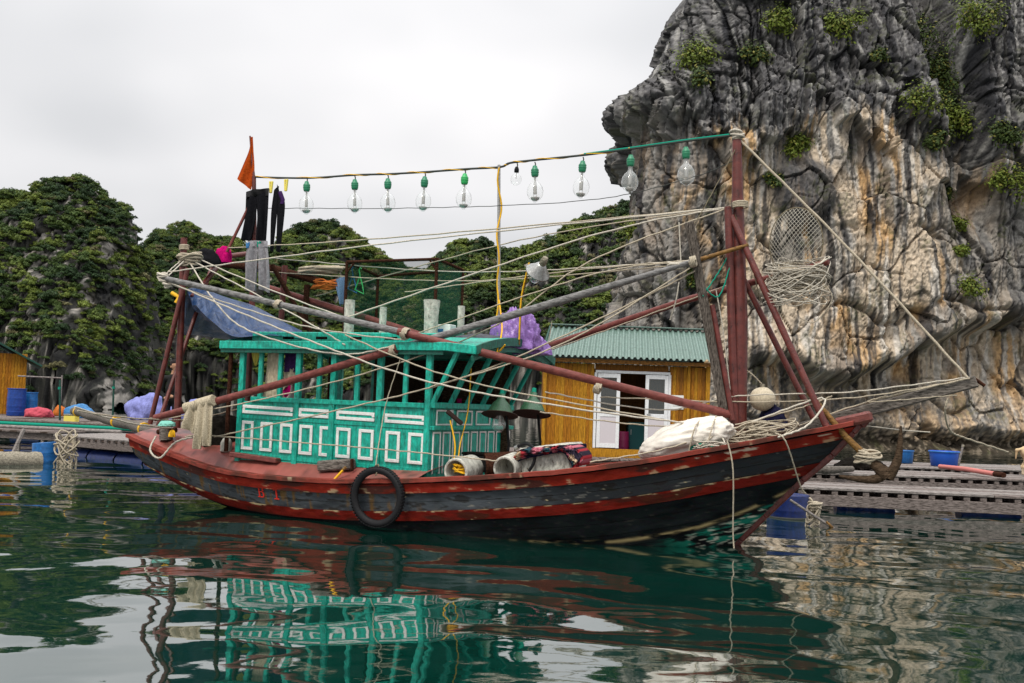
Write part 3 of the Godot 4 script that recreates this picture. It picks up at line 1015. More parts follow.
func build_hut() -> void:
	var raft := thing("hut_raft", "plank raft on floats carrying the yellow hut", "raft", Vector3(3.0, 0, -27.5))
	for k in 30:
		var s := Shape.new()
		s.bar(Vector3(-0.4 + k * 0.235, 0.3, -24.9), Vector3(-0.4 + k * 0.235, 0.3, -30.2), 0.2, 0.045, Vector3.UP, 0.004)
		part("plank", s, M.raft_wood, raft)
	for z in [-25.0, -27.5, -30.0]:
		var s := Shape.new()
		s.bar(Vector3(-0.6, 0.2, z), Vector3(6.7, 0.2, z), 0.12, 0.14)
		part("beam", s, M.raft_wood_dark, raft)
	for k in 5:
		var s := barrel_shape(0.28, 0.9, lying(Vector3(-0.3 + k * 1.45, -0.1, -25.3)))
		part("float", s, M.barrel, raft)
	var x0 := 0.90
	var x1 := 5.10
	var yb := 0.36
	var yt := 2.72
	var o := thing("hut", "yellow plank hut with green corrugated roof and open white door", "hut", Vector3(3.0, 0.323, -27.3))
	# walls behind the slats
	var w := Shape.new()
	w.box(Vector3(1.53, 1.53, -26.05), Vector3(1.26, 2.38, 0.05))
	w.box(Vector3(4.62, 1.53, -26.05), Vector3(0.96, 2.38, 0.05))
	w.box(Vector3(3.15, 2.64, -26.05), Vector3(1.9, 0.18, 0.05))
	w.box(Vector3(0.93, 1.53, -27.4), Vector3(0.05, 2.38, 2.6))
	w.box(Vector3(5.07, 1.53, -27.4), Vector3(0.05, 2.38, 2.6))
	w.box(Vector3(3.0, 1.53, -28.75), Vector3(4.2, 2.38, 0.05))
	part("wall", w, M.slat3, o)
	var fl := Shape.new()
	fl.box(Vector3(3.0, 0.345, -27.4), Vector3(4.3, 0.03, 2.75))
	part("floor", fl, M.raft_wood_dark, o)
	# boards of the front
	var r := RandomNumberGenerator.new()
	r.seed = 77
	var x := x0
	while x < x1 - 0.02:
		var wd := r.randf_range(0.075, 0.115)
		if x > 2.16 and x < 2.24:
			x = 4.14
		wd = minf(wd, x1 - x) if x > 3.0 else minf(wd, 2.17 - x)
		if wd > 0.02:
			var s := Shape.new()
			s.box(Vector3(x + wd / 2, (yb + yt) / 2, -26.01 + r.randf_range(0.0, 0.008)), Vector3(wd - 0.003, yt - yb, 0.035), Basis(), 0.004)
			part("slat", s, M["slat%d" % [0, 1, 0, 1, 2, 2, 3][r.randi() % 7]], o)
		x += maxf(wd, 0.021)
	# shadow board and fascia under the eave
	var f := Shape.new()
	f.bar(Vector3(0.84, 2.78, -25.72), Vector3(5.2, 2.78, -25.72), 0.03, 0.1)
	part("fascia", f, M.timber, o)
	for q in [[0.89, 0.09], [5.12, 0.11], [4.62, 0.07]]:
		var s := Shape.new()
		s.bar(Vector3(q[0], 0.33, -25.96), Vector3(q[0], 2.74, -25.96), q[1], 0.06, Vector3(0, 0, 1))
		part("post", s, M.slat1, o)
	var sb := Shape.new()
	sb.bar(Vector3(2.1, 0.42, -25.93), Vector3(3.6, 0.42, -25.93), 0.06, 0.24)
	part("sill_board", sb, M.slat1, o)
	# double door: left leaf nearly closed, right leaf open behind
	var lint := Shape.new()
	lint.bar(Vector3(2.2, 2.53, -25.98), Vector3(4.14, 2.53, -25.98), 0.08, 0.07)
	for q in [2.21, 4.13]:
		lint.bar(Vector3(q, 0.55, -25.985), Vector3(q, 2.5, -25.985), 0.07, 0.07, Vector3(0, 0, 1))
	part("door_frame", lint, M.door_white, o)
	for dl in [[2.26, 2.84, -25.95, -25.90], [3.50, 4.09, -25.93, -25.95]]:
		var a := Vector3(dl[0], 0.56, dl[2])
		var b := Vector3(dl[1], 0.56, dl[3])
		var s := Shape.new()
		var dir := (b - a).normalized()
		for e in [0.045, (b - a).length() - 0.045]:
			s.bar(a + dir * e, a + dir * e + Vector3(0, 1.92, 0), 0.09, 0.045, Vector3(0, 0, 1), 0.004)
		for y in [0.06, 0.86, 1.87]:
			s.bar(a + dir * 0.09 + Vector3(0, y, 0), b - dir * 0.09 + Vector3(0, y, 0), 0.042, 0.11, Vector3.UP, 0.004)
		var leafn := part("door", s, M.door_white, o)
		var g := Shape.new()
		g.bar(a + dir * 0.085 + Vector3(0, 1.365, 0), b - dir * 0.085 + Vector3(0, 1.365, 0), 0.012, 0.9)
		part("pane", g, M.pane, leafn)
		var pl := Shape.new()
		pl.bar(a + dir * 0.085 + Vector3(0, 0.46, 0), b - dir * 0.085 + Vector3(0, 0.46, 0), 0.018, 0.69)
		part("panel", pl, M.door_panel, leafn)
		var hd := Shape.new()
		var hp: Vector3 = (b - dir * 0.05 if dl[0] < 3.0 else a + dir * 0.05) + Vector3(0, 0.9, 0.04)
		hd.tube([hp, hp + dir * (-0.1 if dl[0] < 3.0 else 0.1)], 0.012, 6)
		part("handle", hd, M.metal, leafn)
	# roof: two corrugated slopes
	var rf := Shape.new()
	for side in [0, 1]:
		var rows := []
		for j in 5:
			var t := j / 4.0
			var row := []
			var n := 29 * 6
			for k in n + 1:
				var uu := k / float(n)
				var xx := lerpf(lerpf(0.78, 1.05, t), lerpf(5.24, 5.36, t), uu)
				var ph := fposmod(uu * 29.0, 1.0)
				var rib := 0.05 * smoothstep(0.34, 0.46, absf(ph - 0.5) * -1.0 + 0.5 + 0.16)
				var y := lerpf(2.86, 3.76, t) + rib
				var z := lerpf(-25.58, -27.35, t) if side == 0 else lerpf(-29.15, -27.35, t)
				row.append(Vector3(xx, y, z))
			rows.append(row)
		rf.sheet(rows, Vector3(0, 1, 0.6 if side == 0 else -0.6))
	var roof := part("roof", rf, M.roof_green, o)
	var cap := Shape.new()
	cap.bar(Vector3(1.03, 3.83, -27.35), Vector3(5.38, 3.83, -27.35), 0.26, 0.03)
	part("ridge_cap", cap, M.roof_green, roof)
	for e in [[0.80, 1.07, -1.0], [5.23, 5.36, 1.0]]:
		var s := Shape.new()
		s.bar(Vector3(e[0] + 0.03 * e[2], 2.82, -25.6), Vector3(e[1] + 0.03 * e[2], 3.74, -27.35), 0.04, 0.14, Vector3(0, 1, 0))
		s.bar(Vector3(e[0] + 0.03 * e[2], 2.82, -29.1), Vector3(e[1] + 0.03 * e[2], 3.74, -27.36), 0.04, 0.14, Vector3(0, 1, 0))
		part("barge_board", s, M.roof_edge, roof)
	for gx in [0.95, 5.05]:
		var gab := Shape.new()
		gab.quad(Vector3(gx, 2.7, -26.0), Vector3(gx, 2.7, -28.8), Vector3(gx + 0.05, 3.7, -27.4), Vector3(gx + 0.05, 3.69, -27.38), Vector3(1 if gx > 3 else -1, 0, 0))
		part("gable", gab, M.roof_edge, o)
	var pap := thing("notice", "white paper notice pinned on the hut wall right of the door", "notice", Vector3(4.33, 1.62, -25.97))
	var ps := Shape.new()
	ps.box(Vector3(4.33, 1.8, -25.968), Vector3(0.34, 0.36, 0.006), Basis(), 0.001)
	part("sheet", ps, M.paper, pap)
	var ps2 := Shape.new()
	for k in 5:
		ps2.box(Vector3(4.33, 1.90 - k * 0.05, -25.964), Vector3(0.26 - 0.05 * (k % 3), 0.008, 0.003), Basis(), 0.0005)
	part("line", ps2, M.wire, pap)
	var kg := thing("water_barrel", "dark pink barrel standing inside the hut doorway", "barrel", Vector3(3.0, 0.362, -26.6))
	part("body", barrel_shape(0.19, 0.62, Transform3D(Basis(), Vector3(3.0, 0.362, -26.6))), mat("fuchsia", lin(0.22, 0.012, 0.07), 0.45), kg)
	var cb := thing("cabinet", "dark teal cabinet inside the hut doorway", "cabinet", Vector3(3.42, 0.362, -26.9))
	var cs := Shape.new()
	cs.box(Vector3(3.42, 0.80, -26.9), Vector3(0.5, 0.87, 0.5))
	var cbody := part("body", cs, mat("teal", lin(0.012, 0.06, 0.065), 0.5), cb)
	var ch := Shape.new()
	ch.bar(Vector3(3.24, 0.9, -26.64), Vector3(3.24, 1.05, -26.64), 0.02, 0.02, Vector3(0, 0, 1))
	part("handle", ch, M.metal, cbody)

# ================================================================= rafts at the left
func build_left_docks() -> void:
	var r := RandomNumberGenerator.new()
	r.seed = 61
	# near raft: a beam on posts, with a plank walk to the boat's stern
	var d := thing("floating_dock", "weathered plank dock on blue and white floats at the left edge", "dock", Vector3(-11.0, 0, -23.0))
	var a := Vector3(-14.26, 0.5, -25.2)
	var b := Vector3(-10.793, 0.5, -24.078)
	var s := Shape.new()
	s.bar(a - Vector3(0, 0.08, 0), b - Vector3(0, 0.08, 0), 0.1, 0.16)
	part("beam", s, M.raft_wood, d)
	for k in 16:
		var p := a.lerp(b, (k + 0.5) / 16.0)
		var q := Shape.new()
		q.bar(p + Vector3(0, 0.025, 0.15), p + Vector3(0.9, 0.03, -3.4), 0.22, 0.04, Vector3.UP, 0.004)
		part("plank", q, [M.raft_wood, M.raft_wood_dark, M.raft_wood][r.randi() % 3], d)
	for k in 5:
		var p := a.lerp(b, (k + 0.4) / 5.0)
		var q := Shape.new()
		q.bar(p + Vector3(0, -0.16, 0), p + Vector3(r.randf_range(-0.1, 0.1), -0.5, 0), 0.07, 0.07, Vector3(0, 0, 1))
		part("post", q, M.raft_wood_pale, d)
	for k in 3:
		var q := Shape.new()
		q.tube([a + Vector3(0, 0.09 + 0.05 * k, -0.5 - k), b + Vector3(1.2, 0.07 + 0.04 * k, -0.8 - k)], 0.05, 7)
		part("pole", q, [M.raft_wood_pale, M.rope_green, M.driftwood][k], d)
	var fl := Shape.new()
	var f0 := Vector3(-10.263, 0.13, -18.879)
	var f1 := Vector3(-9.244, 0.13, -19.907)
	var fp := []
	var fr := []
	for k in 14:
		fp.append(f0.lerp(f1, k / 13.0) + Vector3(0, r.randf_range(-0.01, 0.01), 0))
		fr.append(0.19 * r.randf_range(0.93, 1.05))
	fl.tube(fp, fr, 12)
	part("foam_float", fl, M.foam, d)
	part("barrel_float", barrel_shape(0.26, 0.6, Transform3D(Basis(Vector3(0, 0, 1), 0.1), Vector3(-9.328, 0, -20.406) - Vector3(0, 0.12, 0))), M.barrel_light, d)
	var st := Shape.new()
	st.bar(Vector3(-9.719, 0.072, -19.6), Vector3(-9.551, 0.752, -19.8), 0.08, 0.05)
	part("prop", st, M.raft_wood_pale, d)
	# plank walk with a saw-toothed underside rail, dark blue floats below
	var w := thing("plank_walkway", "grey plank walkway with pale top running to the boat stern", "walkway", Vector3(-7.5, 0, -20.0))
	var c := Vector3(-10.329, 0.5, -22.947)
	var e := Vector3(-5.769, 0.5, -19.596)
	var q0 := Shape.new()
	q0.bar(c - Vector3(0, 0.1, 0), e - Vector3(0, 0.1, 0), 0.06, 0.2)
	part("edge_board", q0, M.raft_wood, w)
	for k in 22:
		var p := c.lerp(e, (k + 0.5) / 22.0)
		var q := Shape.new()
		q.bar(p + Vector3(0, 0.02, 0.06), p + Vector3(0.5, 0.02, -2.2), 0.24, 0.035, Vector3.UP, 0.004)
		part("plank", q, M.raft_wood_pale, w)
		var cl := Shape.new()
		cl.box(p + Vector3(0, -0.03, 0.045), Vector3(0.05, 0.05, 0.03))
		part("cleat", cl, M.raft_wood_dark, w)
	var fdir := (e - c).normalized()
	var turn := atan2(-fdir.z, fdir.x)
	for k in 5:
		part("float", barrel_shape(0.24, 1.0, lying(Vector3(c.x, 0.03, c.z) + fdir * (0.35 + k * 1.06) + Vector3(0, 0, -0.35), turn)), M.barrel_dark, w)
	rope_pile("rope_bundle", "tangle of pale mooring rope hanging from the walkway into the water", Vector3(-8.871, 0.307, -20.2), Vector3(0.24, 0.40, 0.14), 14, 0.017, 41, M.rope)
	# far raft with the small hut
	var far := thing("far_raft", "long plank raft behind the dock carrying barrels and tarps", "raft", Vector3(-14.0, 0, -33.0))
	for k in 34:
		var q := Shape.new()
		var x := -22.0 + k * 0.43
		q.bar(Vector3(x, 0.58, -30.2), Vector3(x, 0.58, -38.0), 0.38, 0.05, Vector3.UP, 0.005)
		part("plank", q, [M.raft_wood, M.raft_wood_dark, M.raft_wood][r.randi() % 3], far)
	for z in [-30.25, -34.0, -37.8]:
		var q := Shape.new()
		q.bar(Vector3(-22.3, 0.46, z), Vector3(-7.4, 0.46, z), 0.12, 0.18)
		part("beam", q, M.raft_wood, far)
	for k in 9:
		part("float", barrel_shape(0.3, 0.9, lying(Vector3(-21.5 + k * 1.6, 0.06, -30.7))), M.barrel_dark, far)
	var rl := Shape.new()
	var ra := Vector3(-17.708, 2.029, -36)
	var rb := Vector3(-16.124, 2.012, -36)
	rl.tube([ra, rb], 0.03, 6)
	rl.tube([Vector3(rb.x, 0.6, rb.z), rb + Vector3(0, 0.1, 0)], 0.03, 6)
	part("railing", rl, M.raft_wood_pale, far)
	for q in [[Vector3(-14.313, 0.68, -32), Vector3(-14.392, 1.889, -32)], [Vector3(-13.428, 0.894, -34), Vector3(-13.461, 1.978, -34)]]:
		var gp := thing("green_pole", ["green pole standing on the far raft beside the blue tarp", "thin green pole beside the lilac tarp mound"][0 if q[0].z > -33.0 else 1], "pole", Vector3(q[0].x, 0.6, q[0].z))
		var sh := Shape.new()
		sh.tube([Vector3(q[0].x, 0.6, q[0].z), q[1]], 0.035, 8)
		part("shaft", sh, M.roof_edge, gp)
		var lash := Shape.new()
		lash.tube([q[1] - Vector3(0, 0.3, 0), q[1] - Vector3(0, 0.22, 0)], 0.05, 8)
		part("lashing", lash, M.rope_green, gp)
	for k in 2:
		var bp: Vector3 = [Vector3(-17.48, 0.605, -35.552), Vector3(-17.319, 0.605, -36.252)][k]
		var o := thing("blue_barrel", ["tall dark blue barrel beside the small hut at the left edge", "lighter blue barrel right of the tall dark blue one"][k], "barrel", bp, "barrels by the small hut")
		part("body", barrel_shape([0.31, 0.24][k], [0.98, 0.86][k], Transform3D(Basis(), bp)), [M.barrel, M.barrel_light][k], o)
		var ring := Shape.new()
		ring.lathe([Vector2([0.315, 0.245][k], 0.0), Vector2([0.325, 0.255][k], 0.02), Vector2([0.315, 0.245][k], 0.04)], 22, Transform3D(Basis(), bp + Vector3(0, [0.94, 0.82][k], 0)))
		part("lid_ring", ring, [M.barrel, M.barrel_light][k], o)
	bundle("pink_sack", "crumpled pink sack on the far raft beside the blue barrels", "sack", Vector3(-16.451, 0.61, -35.06), Vector3(0.5, 0.36, 0.4), M.pink, 3)
	bundle("blue_tarp_heap", "heap of bright blue tarpaulin behind the green pole", "tarpaulin", Vector3(-15.461, 0.61, -35.033) + Vector3(0.05, 0, -1.0), Vector3(0.55, 0.46, 0.45), M.tarp_sky, 4)
	bundle("orange_cloth", "small orange cloth bundle between pink sack and blue tarp", "cloth", Vector3(-16.977, 0.61, -37.12) + Vector3(0.0, 0, -0.8), Vector3(0.24, 0.42, 0.25), M.orange, 5)
	bundle("lilac_tarp_mound", "large mound covered with a lilac tarpaulin behind the boat stern", "tarpaulin", Vector3(-13.183, 0.61, -35.861) + Vector3(0, 0, -1.0), Vector3(0.98, 0.98, 0.9), M.tarp_lilac, 6)
	bundle("lilac_tarp_end", "smaller lilac tarpaulin heap seen right of the standing person", "tarpaulin", Vector3(-12.394, 0.61, -38.156) + Vector3(0.1, 0, -1.0), Vector3(0.5, 0.75, 0.5), M.tarp_lilac, 7)
	# crate and yellow-lashed mooring log
	var cr := thing("foam_box", "small yellow and white box under the end of the log", "box", Vector3(-13.279, 0.52, -30.464))
	var cs := Shape.new()
	cs.box(Vector3(-13.279, 0.52, -30.464) + Vector3(0, 0.15, 0), Vector3(0.36, 0.28, 0.3), Basis(), 0.02)
	var cbody := part("body", cs, M.yellow_pale, cr)
	var cl2 := Shape.new()
	cl2.box(Vector3(-13.279, 0.52, -30.464) + Vector3(0, 0.31, 0), Vector3(0.38, 0.04, 0.32), Basis(), 0.01)
	part("lid", cl2, M.foam, cbody)
	var lg := thing("mooring_log", "grey log with yellow lashings leading from dock to stern", "log", Vector3(-6.863, 0.964, -17.5))
	var ls := Shape.new()
	var lp := []
	var lr := []
	var l0 := Vector3(-9.11, 1.118, -21)
	var l1 := Vector3(-5.066, 0.96, -14.6)
	for k in 16:
		lp.append(l0.lerp(l1, k / 15.0) + Vector3(0, 0.012 * sin(k * 1.3), 0))
		lr.append(0.085 + 0.008 * sin(k * 2.1))
	ls.tube(lp, lr, 12)
	part("trunk", ls, M.driftwood, lg)
	for t in [0.06, 0.58, 0.86]:
		var y := Shape.new()
		var p: Vector3 = l0.lerp(l1, t)
		for k in 3:
			y.tube([p + (l1 - l0).normalized() * k * 0.03, p + (l1 - l0).normalized() * (k * 0.03 + 0.026)], 0.1, 12)
		part("lashing", y, M.yellow, lg)
	# the small hut at the frame's edge
	var h := thing("small_hut", "yellow plank hut with dark green roof at the left edge", "hut", Vector3(-18.503, 0.605, -38.205))
	var hx := Vector3(-18.503, 0.605, -38.205)
	var w0 := Shape.new()
	w0.box(Vector3(hx.x - 1.5, 1.75, hx.z - 1.55), Vector3(2.95, 2.3, 3.0))
	part("wall", w0, M.slat3, h)
	for k in 30:
		var q := Shape.new()
		q.box(Vector3(hx.x - 0.05 - k * 0.1, 1.75, hx.z - 0.02), Vector3(0.092, 2.3, 0.035), Basis(), 0.006)
		part("slat", q, M["slat%d" % (r.randi() % 3)], h)
	for k in 12:
		var q := Shape.new()
		q.box(Vector3(hx.x + 0.0, 1.75, hx.z - 0.12 - k * 0.24), Vector3(0.035, 2.3, 0.22), Basis(), 0.006)
		part("slat", q, M["slat%d" % (r.randi() % 3)], h)
	var rs := Shape.new()
	var e0 := hx + Vector3(0.55, 1.85, 0.25)
	var e1 := hx + Vector3(-1.4, 2.9, 0.25)
	rs.bar(e0 - Vector3(0, 0, 1.9), e1 - Vector3(0, 0, 1.9), 4.0, 0.07)
	rs.bar(e1 - Vector3(0, 0, 1.9), e1 + Vector3(-1.5, -0.8, -1.9), 4.0, 0.068)
	part("roof", rs, M.roof_edge, h)
	h.rotation.y = 0.46

# a crumpled heap resting at p
func bundle(called: String, label: String, category: String, p: Vector3, size: Vector3, m: Material, sd: int) -> Node3D:
	var o := thing(called, label, category, p)
	heap(o, p, size, m, sd)
	return o

func heap(o: Node3D, p: Vector3, size: Vector3, m: Material, sd: int, called := "cover", crease := 0.13) -> void:
	var n := noise(sd * 13, 1.1, 3)
	var n2 := noise(sd * 17, 3.2, 2)
	var s := Shape.new()
	var f := func(d: Vector3) -> float:
		return 0.94 + 0.26 * n.get_noise_3d(d.x * 0.7, d.y * 0.6, d.z * 0.7) + crease * (0.4 - absf(n2.get_noise_3d(d.x * (0.4 + crease), d.y * (0.2 + crease), d.z * (0.4 + crease))))
	s.lump(p + Vector3(0, size.y * 0.12, 0), size * Vector3(1, 0.9, 1), f, 56, 34, p.y)
	part(called, s, m, o)

# a tangle of rope: one long strand that wanders inside an ellipsoid
func tangle(p: Vector3, size: Vector3, turns: int, rad: float, sd: int) -> Shape:
	var r := RandomNumberGenerator.new()
	r.seed = sd
	var s := Shape.new()
	var key := []
	var ph := r.randf() * TAU
	var tilt := 0.0
	for k in turns * 8:
		var a := ph + k * 0.82
		if k % 8 == 0:
			tilt = r.randf_range(-0.9, 0.9)
		var w := 0.78 + 0.22 * sin(k * 0.37 + sd) 
		key.append(p + Vector3(cos(a) * w, clampf(sin(a * 0.5 + k * 0.05) * 0.6 + tilt * cos(a + tilt) * 0.8, -1, 1), sin(a) * w) * size + Vector3(r.randfn(), r.randfn(), r.randfn()) * size * 0.07)
	s.tube(Shape.finer(key, 3), rad, 5)
	return s

func rope_pile(called: String, label: String, p: Vector3, size: Vector3, turns: int, rad: float, sd: int, m: Material) -> Node3D:
	var o := thing(called, label, "rope", p - Vector3(0, size.y, 0))
	part("strand", tangle(p, size, turns, rad, sd), m, o)
	return o

# ================================================================= fish-farm raft at the right
func build_right_raft() -> void:
	var r := RandomNumberGenerator.new()
	r.seed = 66
	var o := thing("fish_farm_raft", "pale plank raft of walkways on spacer blocks right of the bow", "raft", Vector3(8.0, 0, -18.0))
	var rows := [[Vector3(4.161, 0.42, -15.935), Vector3(9.398, 0.42, -15.185), 1.5], [Vector3(5.172, 0.44, -19.826), Vector3(12.184, 0.44, -19.683), 2.0], [Vector3(5.952, 0.46, -22.829), Vector3(14.809, 0.46, -23.922), 2.6]]
	for k in 3:
		var a: Vector3 = rows[k][0]
		var b: Vector3 = rows[k][1]
		var dir := (b - a).normalized()
		var back := Vector3(-dir.z, 0, dir.x)
		if back.z > 0.0:
			back = -back
		var ln := (b - a).length()
		# lower beam
		var s := Shape.new()
		s.bar(a + Vector3(0, -0.19, 0), b + Vector3(0, -0.19, 0), 0.14, 0.17)
		part("beam", s, M.raft_wood, o)
		# spacer blocks with dark gaps between
		var n := int(ln / 0.245)
		var blk: MeshInstance3D
		for j in n:
			if blk == null:
				var q := Shape.new()
				q.box(Vector3.ZERO, Vector3(0.095, 0.07, 0.5), Basis(dir, Vector3.UP, -back), 0.006)
				blk = q.node("block", M.raft_wood, Vector3.ZERO)
			var e: MeshInstance3D = blk.duplicate()
			o.add_child(e, true)
			e.position = a + dir * (j * 0.245 + r.randf_range(-0.02, 0.02)) + back * 0.22 + Vector3(0, -0.068, 0) - Vector3(8.0, 0, -18.0)
		blk.free()
		var dk := Shape.new()
		dk.bar(a + back * 0.5 + Vector3(0, -0.09, 0), b + back * 0.5 + Vector3(0, -0.09, 0), 0.05, 0.16)
		part("inner_beam", dk, M.raft_wood_dark, o)
		# boards along the walkway
		var boards := 6 if k < 2 else 5
		var wide: float = rows[k][2] / boards
		for j in boards:
			var u := 0.0
			while u < ln:
				var l2 := minf(r.randf_range(2.2, 3.6), ln - u)
				var q := Shape.new()
				var p: Vector3 = a + dir * u + back * (wide * (j + 0.5) - 0.06) + Vector3(0, -0.012 + r.randf_range(-0.006, 0.006), 0)
				q.bar(p, p + dir * (l2 - 0.012), wide - 0.02, 0.04, Vector3.UP, 0.005)
				part("plank", q, [M.raft_wood_pale, M.raft_wood, M.raft_wood_pale][r.randi() % 3], o)
				u += l2
		for j in 4:
			part("float", barrel_shape(0.27, 0.9, lying(a + dir * (1.1 + j * 1.9) + back * 0.6 + Vector3(0, -0.52, 0), atan2(-dir.z, dir.x))), M.barrel, o)
	# the blue float below the bow, wrapped with rope
	var bf := thing("bow_float", "dark blue barrel float in the water below the bow", "float", Vector3(4.069, 0, -14.554))
	part("body", barrel_shape(0.3, 0.62, Transform3D(Basis(), Vector3(4.069, 0, -14.554) + Vector3(0, -0.22, 0))), M.barrel_dark, bf)
	var bf2 := Shape.new()
	bf2.lathe([Vector2(0.305, 0.0), Vector2(0.315, 0.02), Vector2(0.305, 0.04)], 22, Transform3D(Basis(), Vector3(4.069, 0, -14.554) + Vector3(0, 0.05, 0)))
	part("strap", bf2, M.wire, bf)
	rope_pile("float_rope", "pale rope tangle hanging beside the dark blue bow float", Vector3(4.151, 0.244, -13.6), Vector3(0.1, 0.2, 0.08), 12, 0.014, 43, M.rope)
	var pole := thing("boat_hook", "pale pole slanting into the water beside the bow float", "pole", Vector3(4.412, 0.05, -13.4))
	var ps := Shape.new()
	ps.tube([Vector3(3.825, 0.393, -13.6), Vector3(4.412, 0.05, -13.4) - Vector3(0, 0.03, 0)], 0.018, 7)
	part("shaft", ps, M.raft_wood_pale, pole)
	var pt := Shape.new()
	pt.tube([Vector3(4.267, 0.131, -13.45), Vector3(4.412, 0.05, -13.4) - Vector3(0, 0.05, 0)], [0.022, 0.02], 7)
	part("tip", pt, M.bamboo, pole)
	# tubs, hose and log on the raft
	for k in 2:
		var p: Vector3 = [Vector3(9.857, 0.48, -24.951), Vector3(10.414, 0.48, -24.001)][k]
		var tub := thing("blue_tub", ["small blue tub on the raft behind the anchor", "larger blue tub on the raft right of the anchor"][k], "tub", p, "blue tubs on the raft")
		var sh := Shape.new()
		var rad: float = [0.2, 0.33][k]
		var hh: float = [0.3, 0.34][k]
		sh.lathe([Vector2(0.001, 0), Vector2(rad * 0.9, 0), Vector2(rad, hh), Vector2(rad * 1.06, hh), Vector2(rad * 1.06, hh + 0.02), Vector2(rad * 0.95, hh + 0.02), Vector2(rad * 0.86, 0.03), Vector2(0.001, 0.03)], 22, Transform3D(Basis(), p))
		part("body", sh, M.barrel_light if k == 0 else mat("tub", lin(0.01, 0.10, 0.55), 0.4), tub)
		var rim := Shape.new()
		rim.lathe([Vector2(rad * 1.06, 0), Vector2(rad * 1.1, 0.012), Vector2(rad * 1.06, 0.03)], 22, Transform3D(Basis(), p + Vector3(0, hh - 0.015, 0)))
		part("rim", rim, M.barrel_light, tub)
	var hose := thing("pink_pipe", "faded pink pipe lying along the raft", "pipe", Vector3(10.317, 0.5, -22.439))
	var hs := Shape.new()
	var ha := Vector3(9.669, 0.53, -22.49)
	var hb := Vector3(9.665, 0.53, -19.941)
	hs.tube([ha, ha.lerp(hb, 0.5) + Vector3(0, 0.02, 0), hb], 0.05, 9)
	part("shaft", hs, mat("pipe_pink", lin(0.5, 0.17, 0.15), 0.6), hose)
	var he := Shape.new()
	he.tube([hb, hb + (hb - ha).normalized() * 0.35], 0.055, 9)
	part("end_sleeve", he, M.rust, hose)
	bundle("dark_net_heap", "dark net heaped on the raft behind the bow", "net", Vector3(7.541, 0.48, -21.526), Vector3(0.55, 0.22, 0.4), M.dark, 9)
	var lg := thing("driftwood_log", "short pale log on the raft behind the bow stem", "log", Vector3(6.12, 0.5, -19.706))
	var ls := Shape.new()
	ls.tube([Vector3(5.7, 0.53, -19.611), Vector3(6.075, 0.53, -19.193), Vector3(6.826, 0.53, -19.938)], [0.07, 0.08, 0.06], 9, true, 0.08)
	part("trunk", ls, M.driftwood, lg)
	var stick := thing("short_stake", "short pale stake leaning behind the larger blue tub", "stake", Vector3(10.353, 0.48, -23.168))
	var ss := Shape.new()
	ss.tube([Vector3(10.873, 0.48, -24.278), Vector3(10.873, 0.48, -24.278) + Vector3(0.12, 0.5, 0)], [0.03, 0.025], 7, true, 0.05)
	part("shaft", ss, M.raft_wood_pale, stick)
	var cap := Shape.new()
	cap.tube([Vector3(10.873, 0.48, -24.278) + Vector3(0.11, 0.46, 0), Vector3(10.873, 0.48, -24.278) + Vector3(0.125, 0.52, 0)], 0.035, 7)
	part("cap", cap, M.foam, stick)

# ================================================================= the fishing boat, in its own axes: x to the bow, z to the near side
const SX := [-4.75, -4.6, -3.97, -3.16, -2.56, -1.61, -0.72, 0.34, 1.28, 2.1, 2.78, 3.43, 3.91, 4.35, 4.69]
const SY := [0.96, 0.93, 0.81, 0.67, 0.605, 0.59, 0.62, 0.70, 0.80, 0.91, 1.04, 1.19, 1.30, 1.41, 1.5]
const BX := [-4.75, -3.97, -3.16, -2.56, -1.61, -0.72, 0.34, 1.28, 2.1, 2.78, 3.43, 3.91, 4.35, 4.69]
const BZ := [0.86, 1.08, 1.25, 1.35, 1.45, 1.5, 1.5, 1.48, 1.40, 1.23, 0.95, 0.67, 0.34, 0.06]
const KX := [-4.75, -4.55, -3.9, -3.25, -2.4, -1.5, 0.0, 2.5, 3.0, 3.3, 3.44, 3.7, 4.1, 4.41, 4.62, 4.69]
const KY := [0.6, 0.5, 0.3, 0.12, -0.05, -0.22, -0.35, -0.35, -0.28, -0.04, 0.12, 0.40, 0.82, 1.11, 1.36, 1.45]
const PX := [-4.75, -3.0, 0.0, 1.5, 2.5, 3.4, 4.2, 4.69]
const PP := [0.10, 0.12, 0.13, 0.2, 0.32, 0.5, 0.75, 0.85]
var pn := {}

func sheer(x: float) -> float:
	return ev(SX, SY, x)

func hull_z(x: float, y: float) -> float:
	var k := ev(KX, KY, x)
	var t := clampf((y - k) / maxf(sheer(x) - k, 0.01), 0.0, 1.0)
	return ev(BX, BZ, x) * pow(t, ev(PX, PP, x))

func stain(c: Color, to: Color, k: float) -> Color:
	return c.lerp(to, clampf(k, 0.0, 1.0))

